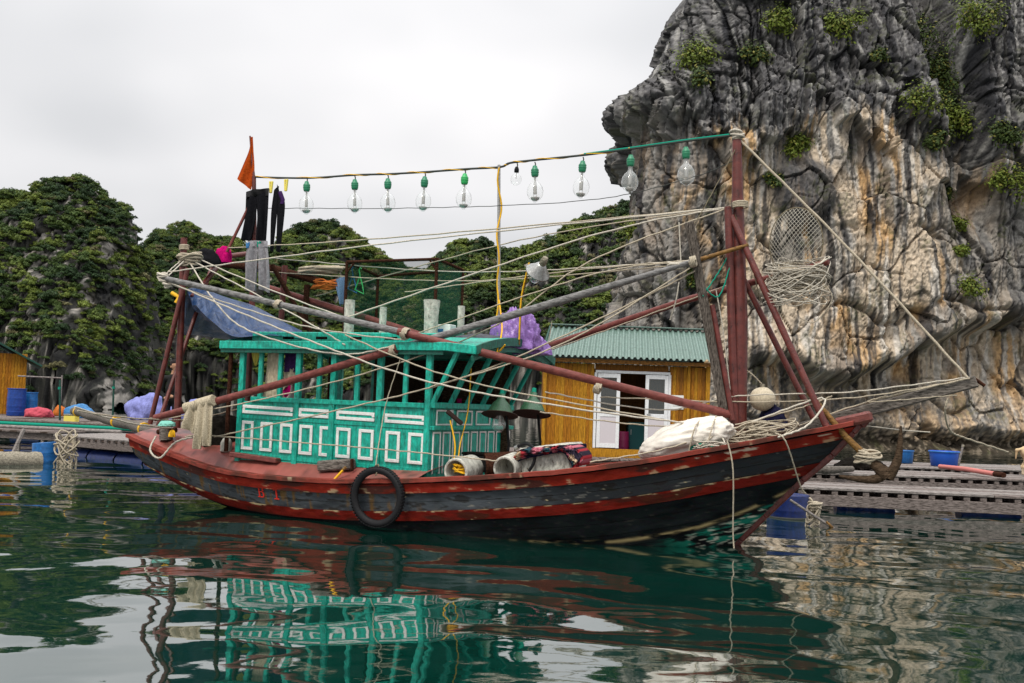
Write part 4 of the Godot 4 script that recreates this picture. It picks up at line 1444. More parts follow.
# paint on the planking: kind, place along the hull, depth below the sheer, height
func hull_paint(kind: String, x: float, o: float, y: float, side: float, edge: float) -> Color:
	var X := x + side * 40.0
	var n1: float = pn.a.get_noise_2d(X * 1.3, o * 5.0)
	var n2: float = pn.b.get_noise_2d(X * 2.5, o * 9.0)
	var n3: float = pn.c.get_noise_2d(X * 5.0, o * 22.0)
	var run: float = pn.b.get_noise_2d(X * 7.0, o * 1.2 + 20.0)
	var cream := Color(0.52, 0.44, 0.28)
	var c: Color
	match kind:
		"rail":
			c = Color(0.215, 0.046, 0.034) * (1.0 + 0.35 * n2)
			c = stain(c, Color(0.09, 0.035, 0.025), smoothstep(0.08, 0.36, n1 + 0.5 * n3))
			c = stain(c, cream, smoothstep(0.6, 0.7, n3 + 0.3 * n1) * 0.6)
		"wale":
			c = Color(0.205, 0.02, 0.012) * (1.0 + 0.45 * n2 + 0.3 * n3)
			c = stain(c, Color(0.045, 0.022, 0.018), smoothstep(0.06, 0.34, n1 + 0.5 * n2) * 0.9)
			# bared, pale edges and scrapes
			var q := smoothstep(0.3, 0.42, n2 + 0.5 * n3 - 0.05 + 0.1 * smoothstep(2.2, 3.2, x)) * smoothstep(0.5, 0.9, edge + 0.5 * n3)
			c = stain(c, Color(0.50, 0.38, 0.22), q * 0.6)
			var mid := smoothstep(0.42, 0.5, pn.a.get_noise_2d(X * 2.2, 60.0) + 0.35 * n3 + 0.25 * smoothstep(2.4, 3.6, x) - 2.2 * absf(edge - 0.25))
			c = stain(c, Color(0.62, 0.55, 0.42), mid * 0.75 * smoothstep(2.0, 2.8, x))
		"grey":
			c = Color(0.07, 0.08, 0.09) * (1.0 + 0.5 * n1 + 0.45 * n2)
			c = stain(c, Color(0.022, 0.024, 0.026), smoothstep(0.8, 2.6, x + 0.8 * n1) * 0.85)
			c = stain(c, Color(0.022, 0.02, 0.018), smoothstep(0.15, 0.4, n2 + 0.4 * n3) * 0.8)
			c = stain(c, Color(0.15, 0.085, 0.028), smoothstep(0.2, 0.42, run + 0.3 * n1) * smoothstep(0.6, -0.6, x) * 0.85)
			c = stain(c, Color(0.30, 0.29, 0.26), smoothstep(0.5, 0.75, n3 + 0.4 * n1) * 0.45)
			c = stain(c, Color(0.5, 0.42, 0.25), smoothstep(0.72, 0.78, n3 + 0.3 * n2))
		"strake":
			c = Color(0.14, 0.0135, 0.009) * (1.0 + 0.4 * n2 + 0.35 * n3)
			c = stain(c, Color(0.045, 0.016, 0.012), smoothstep(0.15, 0.4, n1 + 0.4 * n2) * 0.85)
			var ed := smoothstep(0.90, 0.99, edge + 0.22 * n3)
			c = stain(c, Color(0.52, 0.43, 0.25), ed * smoothstep(-0.1, 0.25, n2 + 0.5 * n3) * 0.8)
			c = stain(c, Color(0.5, 0.4, 0.22), smoothstep(0.66, 0.74, n3 + 0.25 * n1) * 0.8)
		_:
			c = Color(0.011, 0.0135, 0.0145) * (1.0 + 0.6 * n1 + 0.5 * n2)
			c = stain(c, Color(0.07, 0.065, 0.05), smoothstep(0.4, 0.7, n3 + 0.3 * n2) * 0.35)
			c = stain(c, Color(0.42, 0.27, 0.12), smoothstep(0.78, 0.84, n3 + 0.25 * n1))
			var boot := ev([-1.0, 1.0, 2.2, 3.0, 3.45, 3.8, 4.2], [0.02, 0.04, 0.10, 0.26, 0.42, 0.60, 0.82], x)
			var dd := (y - boot + 0.012 * n2) / 0.016
			c = stain(c, Color(0.40, 0.31, 0.15), exp(-dd * dd) * smoothstep(-0.35, 0.1, n2 + 0.3 * n3) * smoothstep(0.2, 1.4, x))
			c = stain(c, Color(0.012, 0.19, 0.13), smoothstep(0.0, -0.05, y - boot + 0.03) * smoothstep(2.6, 3.2, x) * smoothstep(-0.02, 0.3, n2 + 0.5 * n3))
			c = stain(c, Color(0.5, 0.52, 0.42), smoothstep(0.0, -0.05, y - boot + 0.03) * smoothstep(2.9, 3.3, x) * smoothstep(0.2, 0.35, n3 + 0.2 * n1))
			c = stain(c, Color(0.018, 0.024, 0.014), smoothstep(0.07, 0.02, y + 0.03 * n2) * 0.8)
	return Color(maxf(c.r, 0.004), maxf(c.g, 0.004), maxf(c.b, 0.004))

# a run of planking on both sides between depths o0 and o1 below the sheer, standing proud of the hull
func strake(called: String, kind: String, o0: float, o1: float, proud: float, x0 := -4.75, x1 := 4.69) -> void:
	var cols := int((x1 - x0) / 0.021)
	var rows := maxi(2, int((o1 - o0) / 0.011))
	var s := Shape.new()
	for side in [1.0, -1.0]:
		var face := []
		var tint := []
		var lip0 := []
		var lip1 := []
		var lc := []
		for i in cols + 1:
			var x := lerpf(x0, x1, i / float(cols))
			var sh := sheer(x)
			var k := ev(KX, KY, x)
			var fr := []
			var fc := []
			for j in rows + 1:
				var o := lerpf(o0, o1, j / float(rows))
				var y := maxf(sh - o, k + 0.002)
				var wob: float = 0.004 * pn.a.get_noise_2d(x * 2.0, o * 6.0)
				fr.append(Vector3(x, y, side * (hull_z(x, y) + proud + wob)))
				var e := j / float(rows)
				if kind == "strake":
					e = 1.0 - e
				fc.append(hull_paint(kind, x, o, y, side, e))
			face.append(fr)
			tint.append(fc)
			var z0 := Vector3(0, 0, side * (proud + 0.012))
			lip0.append([fr[0] - z0, fr[0]])
			lip1.append([fr[rows], fr[rows] - z0])
			lc.append([fc[0], fc[0]])
		s.sheet(face, Vector3(0, 0, side), tint)
		s.sheet(lip0, Vector3.UP, lc)
		s.sheet(lip1, Vector3.DOWN, lc)
	part(called, s, M.painted, boat)

func pole(called: String, pts: Array, radii, m: Material, parent: Node3D, sides := 10) -> MeshInstance3D:
	var s := Shape.new()
	s.tube(pts, radii, sides)
	return part(called, s, m, parent)

# sagging rope between points, with a little unevenness
func rope(pts: Array, sag: float, rad: float, m: Material, called := "rigging_rope", parent: Node3D = null) -> MeshInstance3D:
	var out := []
	if pts.size() > 2:
		pts = Shape.finer(pts, 5)
	for k in pts.size() - 1:
		var a: Vector3 = pts[k]
		var b: Vector3 = pts[k + 1]
		var n := maxi(3, int((b - a).length() / 0.25))
		for j in n + (1 if k == pts.size() - 2 else 0):
			var t := j / float(n)
			out.append(a.lerp(b, t) - Vector3(0, (sag if pts.size() < 5 else 0.0) * 4.0 * t * (1.0 - t) + 0.004 * sin(t * 31.0 + a.x * 7.0), 0.004 * sin(t * 23.0)))
	var s := Shape.new()
	s.tube(out, rad * 0.8, 6)
	return part(called, s, m, parent if parent else boat)

func lash(p: Vector3, along: Vector3, r: float, turns: int, m: Material, parent: Node3D) -> void:
	var s := Shape.new()
	var t := along.normalized()
	var a := t.cross(Vector3.UP if absf(t.y) < 0.9 else Vector3.RIGHT).normalized()
	var b := t.cross(a)
	var pts := []
	for k in turns * 8 + 1:
		var th := TAU * k / 8.0
		pts.append(p + t * (k * 0.0022) + (a * cos(th) + b * sin(th)) * r)
	s.tube(pts, 0.012, 5)
	part("lashing", s, m, parent)

func wall_box(x0: float, x1: float, y0: float, y1: float, z0: float, z1: float, bev := 0.004) -> Shape:
	var s := Shape.new()
	s.box(Vector3((x0 + x1) / 2, (y0 + y1) / 2, (z0 + z1) / 2), Vector3(x1 - x0, y1 - y0, absf(z1 - z0)), Basis(), bev)
	return s

func build_boat() -> void:
	pn.a = noise(301, 0.8, 3)
	pn.b = noise(302, 1.0, 3)
	pn.c = noise(303, 1.0, 3)
	boat = thing("fishing_boat", "old wooden fishing boat with green cabin, red rails and dark hull", "boat", Vector3.ZERO)
	boat.transform = boat_at
	# ---- hull shell under the planks, open at the top
	var sh := Shape.new()
	for side in [1.0, -1.0]:
		var rows := []
		for i in 121:
			var x := lerpf(-4.75, 4.69, i / 120.0)
			var k := ev(KX, KY, x)
			var row := []
			for j in 17:
				var t := pow(j / 16.0, 3.0)
				var y := lerpf(k, sheer(x) - 0.02, t)
				row.append(Vector3(x, y, side * maxf(hull_z(x, y) - 0.014, 0.0)))
			rows.append(row)
		sh.sheet(rows, Vector3(0, 0, side))
	var st := []
	for side in [1.0, -1.0]:
		var row := []
		for j in 13:
			var y := lerpf(0.6, 0.95, pow(j / 12.0, 2.0))
			row.append(Vector3(-4.76, y, side * hull_z(-4.75, y)))
		st.append(row)
	sh.sheet(st, Vector3(-1, 0, 0))
	part("hull", sh, M.black, boat)
	strake("wale", "wale", 0.064, 0.17, 0.035)
	strake("hull_plank", "grey", 0.172, 0.268, 0.0)
	strake("hull_plank", "grey", 0.272, 0.372, 0.002)
	strake("rubbing_strake", "strake", 0.375, 0.485, 0.026)
	strake("hull_plank", "black", 0.488, 0.62, 0.0)
	strake("hull_plank", "black", 0.624, 0.76, 0.002)
	strake("hull_plank", "black", 0.764, 0.90, 0.0)
	strake("hull_plank", "black", 0.904, 1.06, 0.001, 0.6)
	strake("hull_plank", "black", 1.064, 1.25, 0.0, 1.6)
	# ---- cap rail
	var cap := Shape.new()
	for side in [1.0, -1.0]:
		var top := []
		var tc := []
		var outer := []
		var inner := []
		for i in 441:
			var x := lerpf(-4.77, 4.66, i / 440.0)
			var b := ev(BX, BZ, x)
			var y: float = sheer(x) + 0.006 * pn.a.get_noise_2d(x * 3.0, 9.0)
			var z1 := b + 0.055
			var z0 := maxf(b - 0.10, 0.0)
			top.append([Vector3(x, y - 0.006, side * z1), Vector3(x, y, side * (z1 - 0.01)), Vector3(x, y + 0.002, side * (z0 + z1) / 2), Vector3(x, y, side * z0)])
			var a := []
			for j in 4:
				a.append(hull_paint("rail", x, 0.02 * j, y, side, 0.0))
			tc.append(a)
			outer.append([Vector3(x, y - 0.006, side * z1), Vector3(x, y - 0.05, side * z1)])
			inner.append([Vector3(x, y, side * z0), Vector3(x, y - 0.09, side * z0)])
		cap.sheet(top, Vector3.UP, tc)
		var oc := []
		for a in tc:
			oc.append([a[0], a[1]])
		cap.sheet(outer, Vector3(0, 0, side), oc)
		cap.sheet(inner, Vector3(0, 0, -side), oc)
	part("cap_rail", cap, M.painted, boat)
	# ---- stem post
	var stem := Shape.new()
	var sp := []
	for k in range(9, KX.size()):
		sp.append(Vector3(KX[k] + 0.02, KY[k], 0))
	sp.append(Vector3(4.80, 1.56, 0))
	for k in sp.size() - 1:
		stem.bar(sp[k], sp[k + 1] + (sp[k + 1] - sp[k]).normalized() * 0.012, 0.075, 0.075 if k < sp.size() - 2 else 0.12, Vector3(-1, 1, 0), 0.015)
	part("stem_post", stem, M.pole_red, boat)
	var knob := Shape.new()
	knob.bar(Vector3(4.46, 1.45, 0), Vector3(4.84, 1.55, 0), 0.19, 0.12, Vector3.UP, 0.035)
	part("stem_head", knob, M.deck_red, boat)
	# ---- decks: aft deck crowned up to the cabin, fore deck sunk behind the rail
	var dk := Shape.new()
	var dr := []
	var dcol := []
	for i in 121:
		var x := lerpf(-4.74, 0.12, i / 120.0)
		var b := ev(BX, BZ, x) - 0.05
		var crown := ev([-4.75, -3.5, -2.65, -1.6, 0.0], [0.10, 0.26, 0.36, 0.30, 0.14], x)
		var row := []
		var cr := []
		for j in 25:
			var t := -1.0 + j / 12.0
			row.append(Vector3(x, sheer(x) - 0.008 + crown * (1.0 - pow(absf(t), 3.0)), t * b))
			var n1: float = pn.a.get_noise_2d(x * 2.0, t * 3.0 + 70.0)
			var n2: float = pn.c.get_noise_2d(x * 2.0, t * 6.0 + 70.0)
			cr.append(stain(Color(0.27, 0.082, 0.068) * (1.0 + 0.35 * n1 + 0.45 * n2), Color(0.10, 0.036, 0.03), smoothstep(0.12, 0.4, n2 + 0.5 * n1)))
		dr.append(row)
		dcol.append(cr)
	dk.sheet(dr, Vector3.UP, dcol)
	M.painted_gloss.roughness = 0.3
	part("aft_deck", dk, M.painted_gloss, boat)
	var fd := Shape.new()
	var fr := []
	for i in 41:
		var x := lerpf(0.1, 4.4, i / 40.0)
		var b := maxf(hull_z(x, sheer(x) - 0.28) - 0.035, 0.01)
		fr.append([Vector3(x, sheer(x) - 0.28, -b), Vector3(x, sheer(x) - 0.24, 0), Vector3(x, sheer(x) - 0.28, b)])
	fd.sheet(fr, Vector3.UP)
	part("fore_deck", fd, M.deck_red, boat)
	build_cabin()
	build_spars()
	build_rigging()

func build_cabin() -> void:
	var x0 := -2.70
	var x1 := 0.07
	var posts := [-2.67, -2.39, -2.09, -1.8, -1.5, -1.28, -0.95, -0.62, -0.28, 0.04]
	var tall := [0, 3, 5, 7, 9]
	for side in [1.0, -1.0]:
		var z: float = side * 1.10
		var wall := part("cabin_side", wall_box(x0, x1, 0.55, 1.47, z - 0.015, z + 0.015), M.green, boat)
		# posts
		for k in posts.size():
			var px: float = posts[k]
			var s := Shape.new()
			var w := 0.075 if k in tall else 0.058
			if k in tall:
				s.box(Vector3(px, 1.33, z + side * 0.012), Vector3(w, 1.62, 0.06), Basis(), 0.006)
			else:
				s.box(Vector3(px, 1.82, z), Vector3(w, 0.64, 0.045), Basis(), 0.006)
			part("window_post", s, M.green, wall)
		var sd := Shape.new()
		sd.bar(Vector3(-2.50, 1.50, z + side * 0.013), Vector3(0.0, 1.492, z + side * 0.013), 0.07, 0.06, Vector3.UP, 0.006)
		part("window_sill", sd, M.green, wall)
		var tr := Shape.new()
		tr.bar(Vector3(x0, 2.115, z), Vector3(x1, 2.115, z), 0.052, 0.05)
		part("top_rail", tr, M.green, wall)
		for q in [[1.275, 1.235, 0.045], [0.80, 0.735, 0.05]]:
			var mr := Shape.new()
			mr.bar(Vector3(x0 + 0.02, q[0], z + side * 0.02), Vector3(x1 - 0.03, q[1], z + side * 0.02), 0.014, q[2], Vector3.UP, 0.003)
			part("wall_rail", mr, M.green, wall)
		# panels: [px range at the foot] lower and upper, each with a white moulding
		var lower := [[-2.655, -2.44], [-2.365, -2.145], [-2.065, -1.84], [-1.775, -1.545], [-1.475, -1.31], [-1.235, -0.995], [-0.915, -0.67], [-0.54, -0.31], [-0.235, 0.015]]
		var upper := [[-2.625, -1.85], [-1.76, -1.32], [-1.21, -0.67], [-0.53, 0.01]]
		var n := 0
		for set_ in [lower, upper]:
			for pr in set_:
				var xa: float = pr[0] + (0.035 if set_ == lower else 0.0)
				var xb: float = pr[1]
				var sl := -0.052 * ((xa + xb) / 2 + 2.6) / 2.5
				var ya: float = (0.862 if set_ == lower else 1.325) + sl
				var yb: float = (1.225 if set_ == lower else 1.432) + sl
				n += 1
				var pl := Shape.new()
				pl.box(Vector3((xa + xb) / 2, (ya + yb) / 2, z + side * 0.018), Vector3(xb - xa - 0.02, yb - ya - 0.02, 0.014), Basis(), 0.004)
				part("wall_panel", pl, M.green, wall)
				# the moulding of one panel has lost its right side
				var broken: bool = n == 5
				var t := 0.038
				var tm := Shape.new()
				var tilt := -0.02 * (xb - xa)
				tm.bar(Vector3(xa, yb - t / 2, z + side * 0.028), Vector3(xb, yb - t / 2 + tilt, z + side * 0.028), 0.016, t, Vector3.UP, 0.004)
				tm.bar(Vector3(xa, ya + t / 2, z + side * 0.028), Vector3(xb, ya + t / 2 + tilt, z + side * 0.028), 0.016, t, Vector3.UP, 0.004)
				tm.bar(Vector3(xa + t / 2, ya + t, z + side * 0.028), Vector3(xa + t / 2, yb - t, z + side * 0.028), 0.0158, t, Vector3(1, 0, 0), 0.004)
				if not broken:
					tm.bar(Vector3(xb - t / 2, ya + t, z + side * 0.028), Vector3(xb - t / 2, yb - t, z + side * 0.028), 0.0158, t, Vector3(1, 0, 0), 0.004)
				part("panel_trim", tm, M.white, wall)
		# red step boards along the foot
		for q in [[-2.72, -2.0, 0.80], [-0.62, 0.12, 0.67]]:
			var s := Shape.new()
			s.bar(Vector3(q[0], q[2] - 0.005, side * 1.17), Vector3(q[1], q[2] - 0.05, side * 1.17), 0.11, 0.06, Vector3.UP, 0.008)
			part("step_board", s, M.deck_red, boat)
	# front bulkhead with narrow panels
	var front := part("cabin_front", wall_box(0.055, 0.085, 0.45, 1.47, -1.08, 1.08), M.green, boat)
	for k in 9:
		var z := 1.0 - k * 0.25
		var s := Shape.new()
		s.box(Vector3(0.093, 0.94, z - 0.02), Vector3(0.012, 0.44, 0.15), Basis(), 0.003)
		part("wall_panel", s, M.green, front)
		var tm := Shape.new()
		for e in [-0.085, 0.085]:
			tm.bar(Vector3(0.098, 0.70, z - 0.02 + e), Vector3(0.098, 1.19, z - 0.02 + e), 0.016, 0.02, Vector3(0, 0, 1), 0.003)
		tm.bar(Vector3(0.0985, 1.18, z - 0.1), Vector3(0.0985, 1.18, z + 0.06), 0.016, 0.02, Vector3.UP, 0.003)
		part("panel_trim", tm, M.white, front)
	for k in 4:
		var z := 0.80 - k * 0.53
		var tm := Shape.new()
		for y in [1.275, 1.44]:
			tm.bar(Vector3(0.098, y, z - 0.21), Vector3(0.098, y, z + 0.21), 0.016, 0.02, Vector3.UP, 0.003)
		for e in [-0.2, 0.2]:
			tm.bar(Vector3(0.0985, 1.285, z + e), Vector3(0.0985, 1.43, z + e), 0.016, 0.02, Vector3(0, 0, 1), 0.003)
		part("panel_trim", tm, M.white, front)
	for q in [[1.235, 0.05], [1.50, 0.07]]:
		var s := Shape.new()
		s.bar(Vector3(0.10, q[0], -1.16), Vector3(0.10, q[0], 1.13), 0.075, q[1], Vector3.UP, 0.006)
		part("front_rail", s, M.green, front)
	for k in 6:
		var z := 1.10 - k * 0.44
		var s := Shape.new()
		s.bar(Vector3(0.085, 1.5, z), Vector3(0.43, 2.17, z * 1.03), 0.06, 0.05, Vector3(-1, 0.5, 0), 0.005)
		part("windscreen_post", s, M.green, front)
	# inside: floor, dark bulkheads, shelf of gear
	part("cabin_floor", wall_box(x0, x1, 0.66, 0.70, -1.07, 1.07), M.brown_wood, boat)
	part("inner_bulkhead", wall_box(-1.25, 0.2, 0.7, 2.12, -0.86, -0.82), M.brown_wood, boat)
	part("inner_bulkhead", wall_box(-1.28, -1.24, 0.7, 2.12, -0.84, 0.2), M.brown_wood, boat)
	# roof: cambered, with a projecting front
	var roof := Shape.new()
	for lay in [0.0, -0.045]:
		var rows := []
		for i in 31:
			var x := lerpf(-2.95, 0.66, i / 30.0)
			var row := []
			for j in 25:
				var t := -1.0 + j / 12.0
				row.append(Vector3(x + 0.03 * (1.0 - t * t) * smoothstep(0.3, 0.66, x), 2.205 + 0.16 * (1.0 - t * t) + lay - 0.05 * smoothstep(0.2, 0.7, x) * t * t, t * 1.2))
			rows.append(row)
		roof.sheet(rows, Vector3(0, 1 if lay == 0.0 else -1, 0))
	var rf := part("cabin_roof", roof, M.green, boat)
	for side in [1.0, -1.0]:
		var s := Shape.new()
		s.bar(Vector3(-2.97, 2.18, side * 1.215), Vector3(0.3, 2.18, side * 1.215), 0.03, 0.10, Vector3.UP, 0.006)
		s.bar(Vector3(0.3, 2.18, side * 1.215), Vector3(0.69, 2.14, side * 1.215), 0.0298, 0.10, Vector3.UP, 0.006)
		part("fascia", s, M.green, rf)
		var s2 := Shape.new()
		s2.bar(Vector3(-2.97, 2.105, side * 1.19), Vector3(0.25, 2.105, side * 1.19), 0.02, 0.045, Vector3.UP, 0.004)
		part("fascia", s2, M.green_dark, rf)
		var c := Shape.new()
		c.bar(Vector3(-2.62, 2.30, side * 1.0), Vector3(0.1, 2.285, side * 1.0), 0.05, 0.13, Vector3.UP, 0.01)
		part("roof_coaming", c, M.green, rf)
		for k in 5:
			var v := Shape.new()
			v.box(Vector3(-2.05 + k * 0.5, 2.285, side * 1.022), Vector3(0.17, 0.035, 0.012), Basis(), 0.002)
			part("vent_slot", v, M.dark, rf)
	for q in [[0.68, 0.0, 0.10, M.green_dark], [0.64, -0.095, 0.06, M.green_dark]]:
		var s := Shape.new()
		for k in 16:
			var t0 := -1.0 + k / 8.0
			var t1 := t0 + 1 / 8.0
			var p := Vector3(q[0] + 0.03 * (1.0 - t0 * t0), 2.14 + 0.17 * (1.0 - t0 * t0) + q[1], t0 * 1.215)
			var e := Vector3(q[0] + 0.03 * (1.0 - t1 * t1), 2.14 + 0.17 * (1.0 - t1 * t1) + q[1], t1 * 1.215)
			s.bar(p, e + (e - p) * 0.02, 0.03, q[2], Vector3.UP, 0.003)
		part("front_fascia", s, q[3], rf)
	var rearf := Shape.new()
	for k in 16:
		var t0 := -1.0 + k / 8.0
		var t1 := t0 + 1 / 8.0
		rearf.bar(Vector3(-2.97, 2.17 + 0.16 * (1.0 - t0 * t0), t0 * 1.2), Vector3(-2.97, 2.17 + 0.16 * (1.0 - t1 * t1), t1 * 1.2), 0.03, 0.09, Vector3.UP, 0.003)
	part("rear_fascia", rearf, M.green, rf)
	# dark pipe posts holding the roof's after end
	for z in [1.12, -1.12]:
		pole("roof_post", [Vector3(-2.86, 0.82, z), Vector3(-2.86, 2.16, z)], 0.028, M.rust, boat, 8)
	# hull number
	for q in [["B", Vector3(-2.102, 0.368, 1.33)], ["1", Vector3(-1.855, 0.362, 1.36)]]:
		var tm := TextMesh.new()
		var fo := SystemFont.new()
		fo.font_names = PackedStringArray(["Droid Serif"])
		tm.font = fo
		tm.font_size = 32
		tm.text = q[0]
		tm.pixel_size = 0.0062
		tm.depth = 0.012
		tm.curve_step = 2.0
		var mi := MeshInstance3D.new()
		mi.name = "painted_letter"
		mi.mesh = tm
		mi.material_override = mat("letter_red", lin(0.62, 0.035, 0.02), 0.55)
		boat.add_child(mi, true)
		var p: Vector3 = q[1]
		var y0 := p.y - 0.08
		var dz := hull_z(p.x, p.y + 0.08) - hull_z(p.x, p.y - 0.08)
		var yaw := atan2(hull_z(p.x + 0.1, p.y) - hull_z(p.x - 0.1, p.y), 0.2)
		mi.transform = Transform3D(Basis(Vector3.UP, -yaw) * Basis(Vector3(1, 0, 0), atan2(dz, 0.16)) * Basis(Vector3(0, 0, 1), -0.05), Vector3(p.x, p.y, hull_z(p.x, p.y) + 0.004))

func build_spars() -> void:
	# main mast with a doubling post and two struts to the bow
	pole("mast", [Vector3(3.41, 0.85, 0), Vector3(3.40, 2.6, 0), Vector3(3.33, 4.76, 0)], [0.105, 0.095, 0.05], M.pole_red, boat, 14)
	pole("mast_doubling", [Vector3(3.403, 1.276, 0.12), Vector3(3.271, 3.871, 0.12)], [0.05, 0.042], M.pole_red, boat)
	pole("bow_strut", [Vector3(3.303, 3.769, 0.1), Vector3(4.397, 1.405, 0.2)], 0.038, M.pole_red, boat)
	pole("bow_strut", [Vector3(3.426, 3.059, -0.1), Vector3(4.215, 1.44, -0.35)], 0.034, M.pole_red, boat)
	var ms := Shape.new()
	ms.box(Vector3(3.4, 1.02, 0), Vector3(0.42, 0.3, 0.5), Basis(), 0.02)
	part("mast_step", ms, M.pole_red, boat)
	var tp := Shape.new()
	tp.tube([Vector3(3.334, 4.674, -0), Vector3(3.331, 4.779, -0)], 0.06, 10)
	part("mast_cap", tp, M.foam, boat)
	# leaning grey plank
	var gp := Shape.new()
	gp.bar(Vector3(2.907, 3.653, 0.45), Vector3(3.302, 1.538, 0.25), 0.05, 0.1, Vector3(1, 0, 0), 0.01)
	part("leaning_plank", gp, M.driftwood_up, boat)
	var gp2 := Shape.new()
	gp2.tube([Vector3(3.158, 2.727, 0.32), Vector3(3.403, 1.453, 0.25)], 0.03, 8)
	part("brace", gp2, M.pole_red, boat)
	# net booms, two on the near side that cross and two beyond
	pole("boom", [Vector3(-3.901, 3.048, 1.3), Vector3(-0.22, 2.329, 1.27)], [0.038, 0.042], M.pole_grey, boat)
	pole("boom", [Vector3(-0.309, 2.346, 1.28), Vector3(1.588, 1.923, 0.9), Vector3(3.396, 1.509, 0.22)], [0.046, 0.05, 0.05], M.pole_pink, boat)
	pole("boom", [Vector3(-3.756, 1.212, 1.45), Vector3(-1.915, 1.695, 1.33), Vector3(-0.348, 2.145, 1.22)], [0.045, 0.048, 0.045], M.pole_pink, boat)
	pole("boom", [Vector3(-0.512, 2.102, 1.215), Vector3(1.541, 2.731, 0.85), Vector3(2.964, 3.191, 0.5)], [0.042, 0.046, 0.03], M.pole_grey, boat)
	pole("boom_tip", [Vector3(2.721, 3.121, 0.52), Vector3(3.506, 3.426, 0.12)], [0.03, 0.022], M.bamboo, boat)
	pole("boom", [Vector3(-5.147, 3.622, -0.9), Vector3(-3.83, 3.485, -0.95), Vector3(-2.498, 3.148, -1)], 0.06, M.rust, boat)
	pole("boom", [Vector3(-4.058, 3.229, -0.95), Vector3(-1.54, 2.558, -1), Vector3(-0.336, 2.199, -1)], 0.052, M.pole_pink, boat)
	pole("boom", [Vector3(0.512, 2.31, -1.1), Vector3(2.703, 2.894, -0.5), Vector3(4.382, 3.211, 0.1)], [0.045, 0.043, 0.034], M.pole_pink, boat)
	# bowsprit plank
	var bs := Shape.new()
	bs.bar(Vector3(3.401, 1.179, -0.3), Vector3(5.855, 1.948, -0.05), 0.07, 0.125, Vector3.UP, 0.012)
	part("bowsprit", bs, M.driftwood, boat)
	pole("bowsprit_pin", [Vector3(5.808, 1.989, -0.05), Vector3(5.93, 1.898, -0.05)], 0.02, M.rust, boat, 6)
	# stern gallows
	pole("stern_post", [Vector3(-4.202, 1.062, 0.55), Vector3(-4.271, 3.722, 0.55)], [0.05, 0.046], M.pole_red, boat)
	pole("stern_post", [Vector3(-4.502, 1.106, 0.75), Vector3(-4.123, 3.287, 0.6)], 0.034, M.pole_red, boat)
	pole("stern_post", [Vector3(-4.499, 1.092, 0.6), Vector3(-4.505, 3.636, -0.4)], 0.03, M.pole_red, boat)
	pole("stern_post", [Vector3(-3.55, 0.95, -0.75), Vector3(-3.5, 3.5, -0.75)], 0.045, M.pole_red, boat)
	pole("stern_post", [Vector3(-3.189, 2.549, -0.9), Vector3(-3.193, 3.222, -0.9)], 0.045, M.rust, boat)
	pole("stern_post", [Vector3(-3.542, 3.474, -0.5), Vector3(-2.989, 2.467, -0.8)], 0.035, M.rust, boat)
	pole("gallows_bar", [Vector3(-4.264, 3.382, 0.55), Vector3(-4.232, 3.697, -0.75)], 0.04, M.pole_red, boat)
	pole("gallows_bar", [Vector3(-4.023, 2.879, 0.6), Vector3(-4.215, 3.492, -0.2)], 0.035, M.pole_red, boat)
	# flagstaff and its stay
	pole("flagstaff", [Vector3(-3.45, 0.9, 0), Vector3(-3.474, 3.471, -0), Vector3(-3.552, 4.687, 0)], [0.05, 0.042, 0.03], M.pole_red, boat)
	pole("flagstaff_tip", [Vector3(-3.548, 4.628, 0), Vector3(-3.661, 5.278, 0)], [0.022, 0.012], M.pole_red, boat, 6)
	pole("flagstaff_stay", [Vector3(-3.517, 4.39, 0.02), Vector3(-3.795, 3.564, 0.2)], 0.022, M.pole_pink, boat)
	# pole in mid-roof that lifts the lamp cable
	pole("cable_pole", [Vector3(0.40, 2.3, 0), Vector3(0.316, 4.585, -0)], [0.026, 0.02], M.metal, boat, 8)
	var yc := Shape.new()
	var ya := []
	for k in 26:
		var t := k / 25.0
		ya.append(Vector3(0.389, 2.595, 0.05).lerp(Vector3(0.345, 4.537, 0.03), t) + Vector3(0.02 * sin(t * 19.0), 0, 0.03 * cos(t * 13.0)))
	yc.tube(ya, 0.011, 6)
	part("power_cable", yc, M.yellow, boat)
	rope([Vector3(0.403, 2.848, 0.04), Vector3(0.578, 2.448, 0.3), Vector3(0.706, 2.153, 0.7), Vector3(0.852, 2.23, 0.8)], 0.02, 0.013, M.yellow, "power_cable")

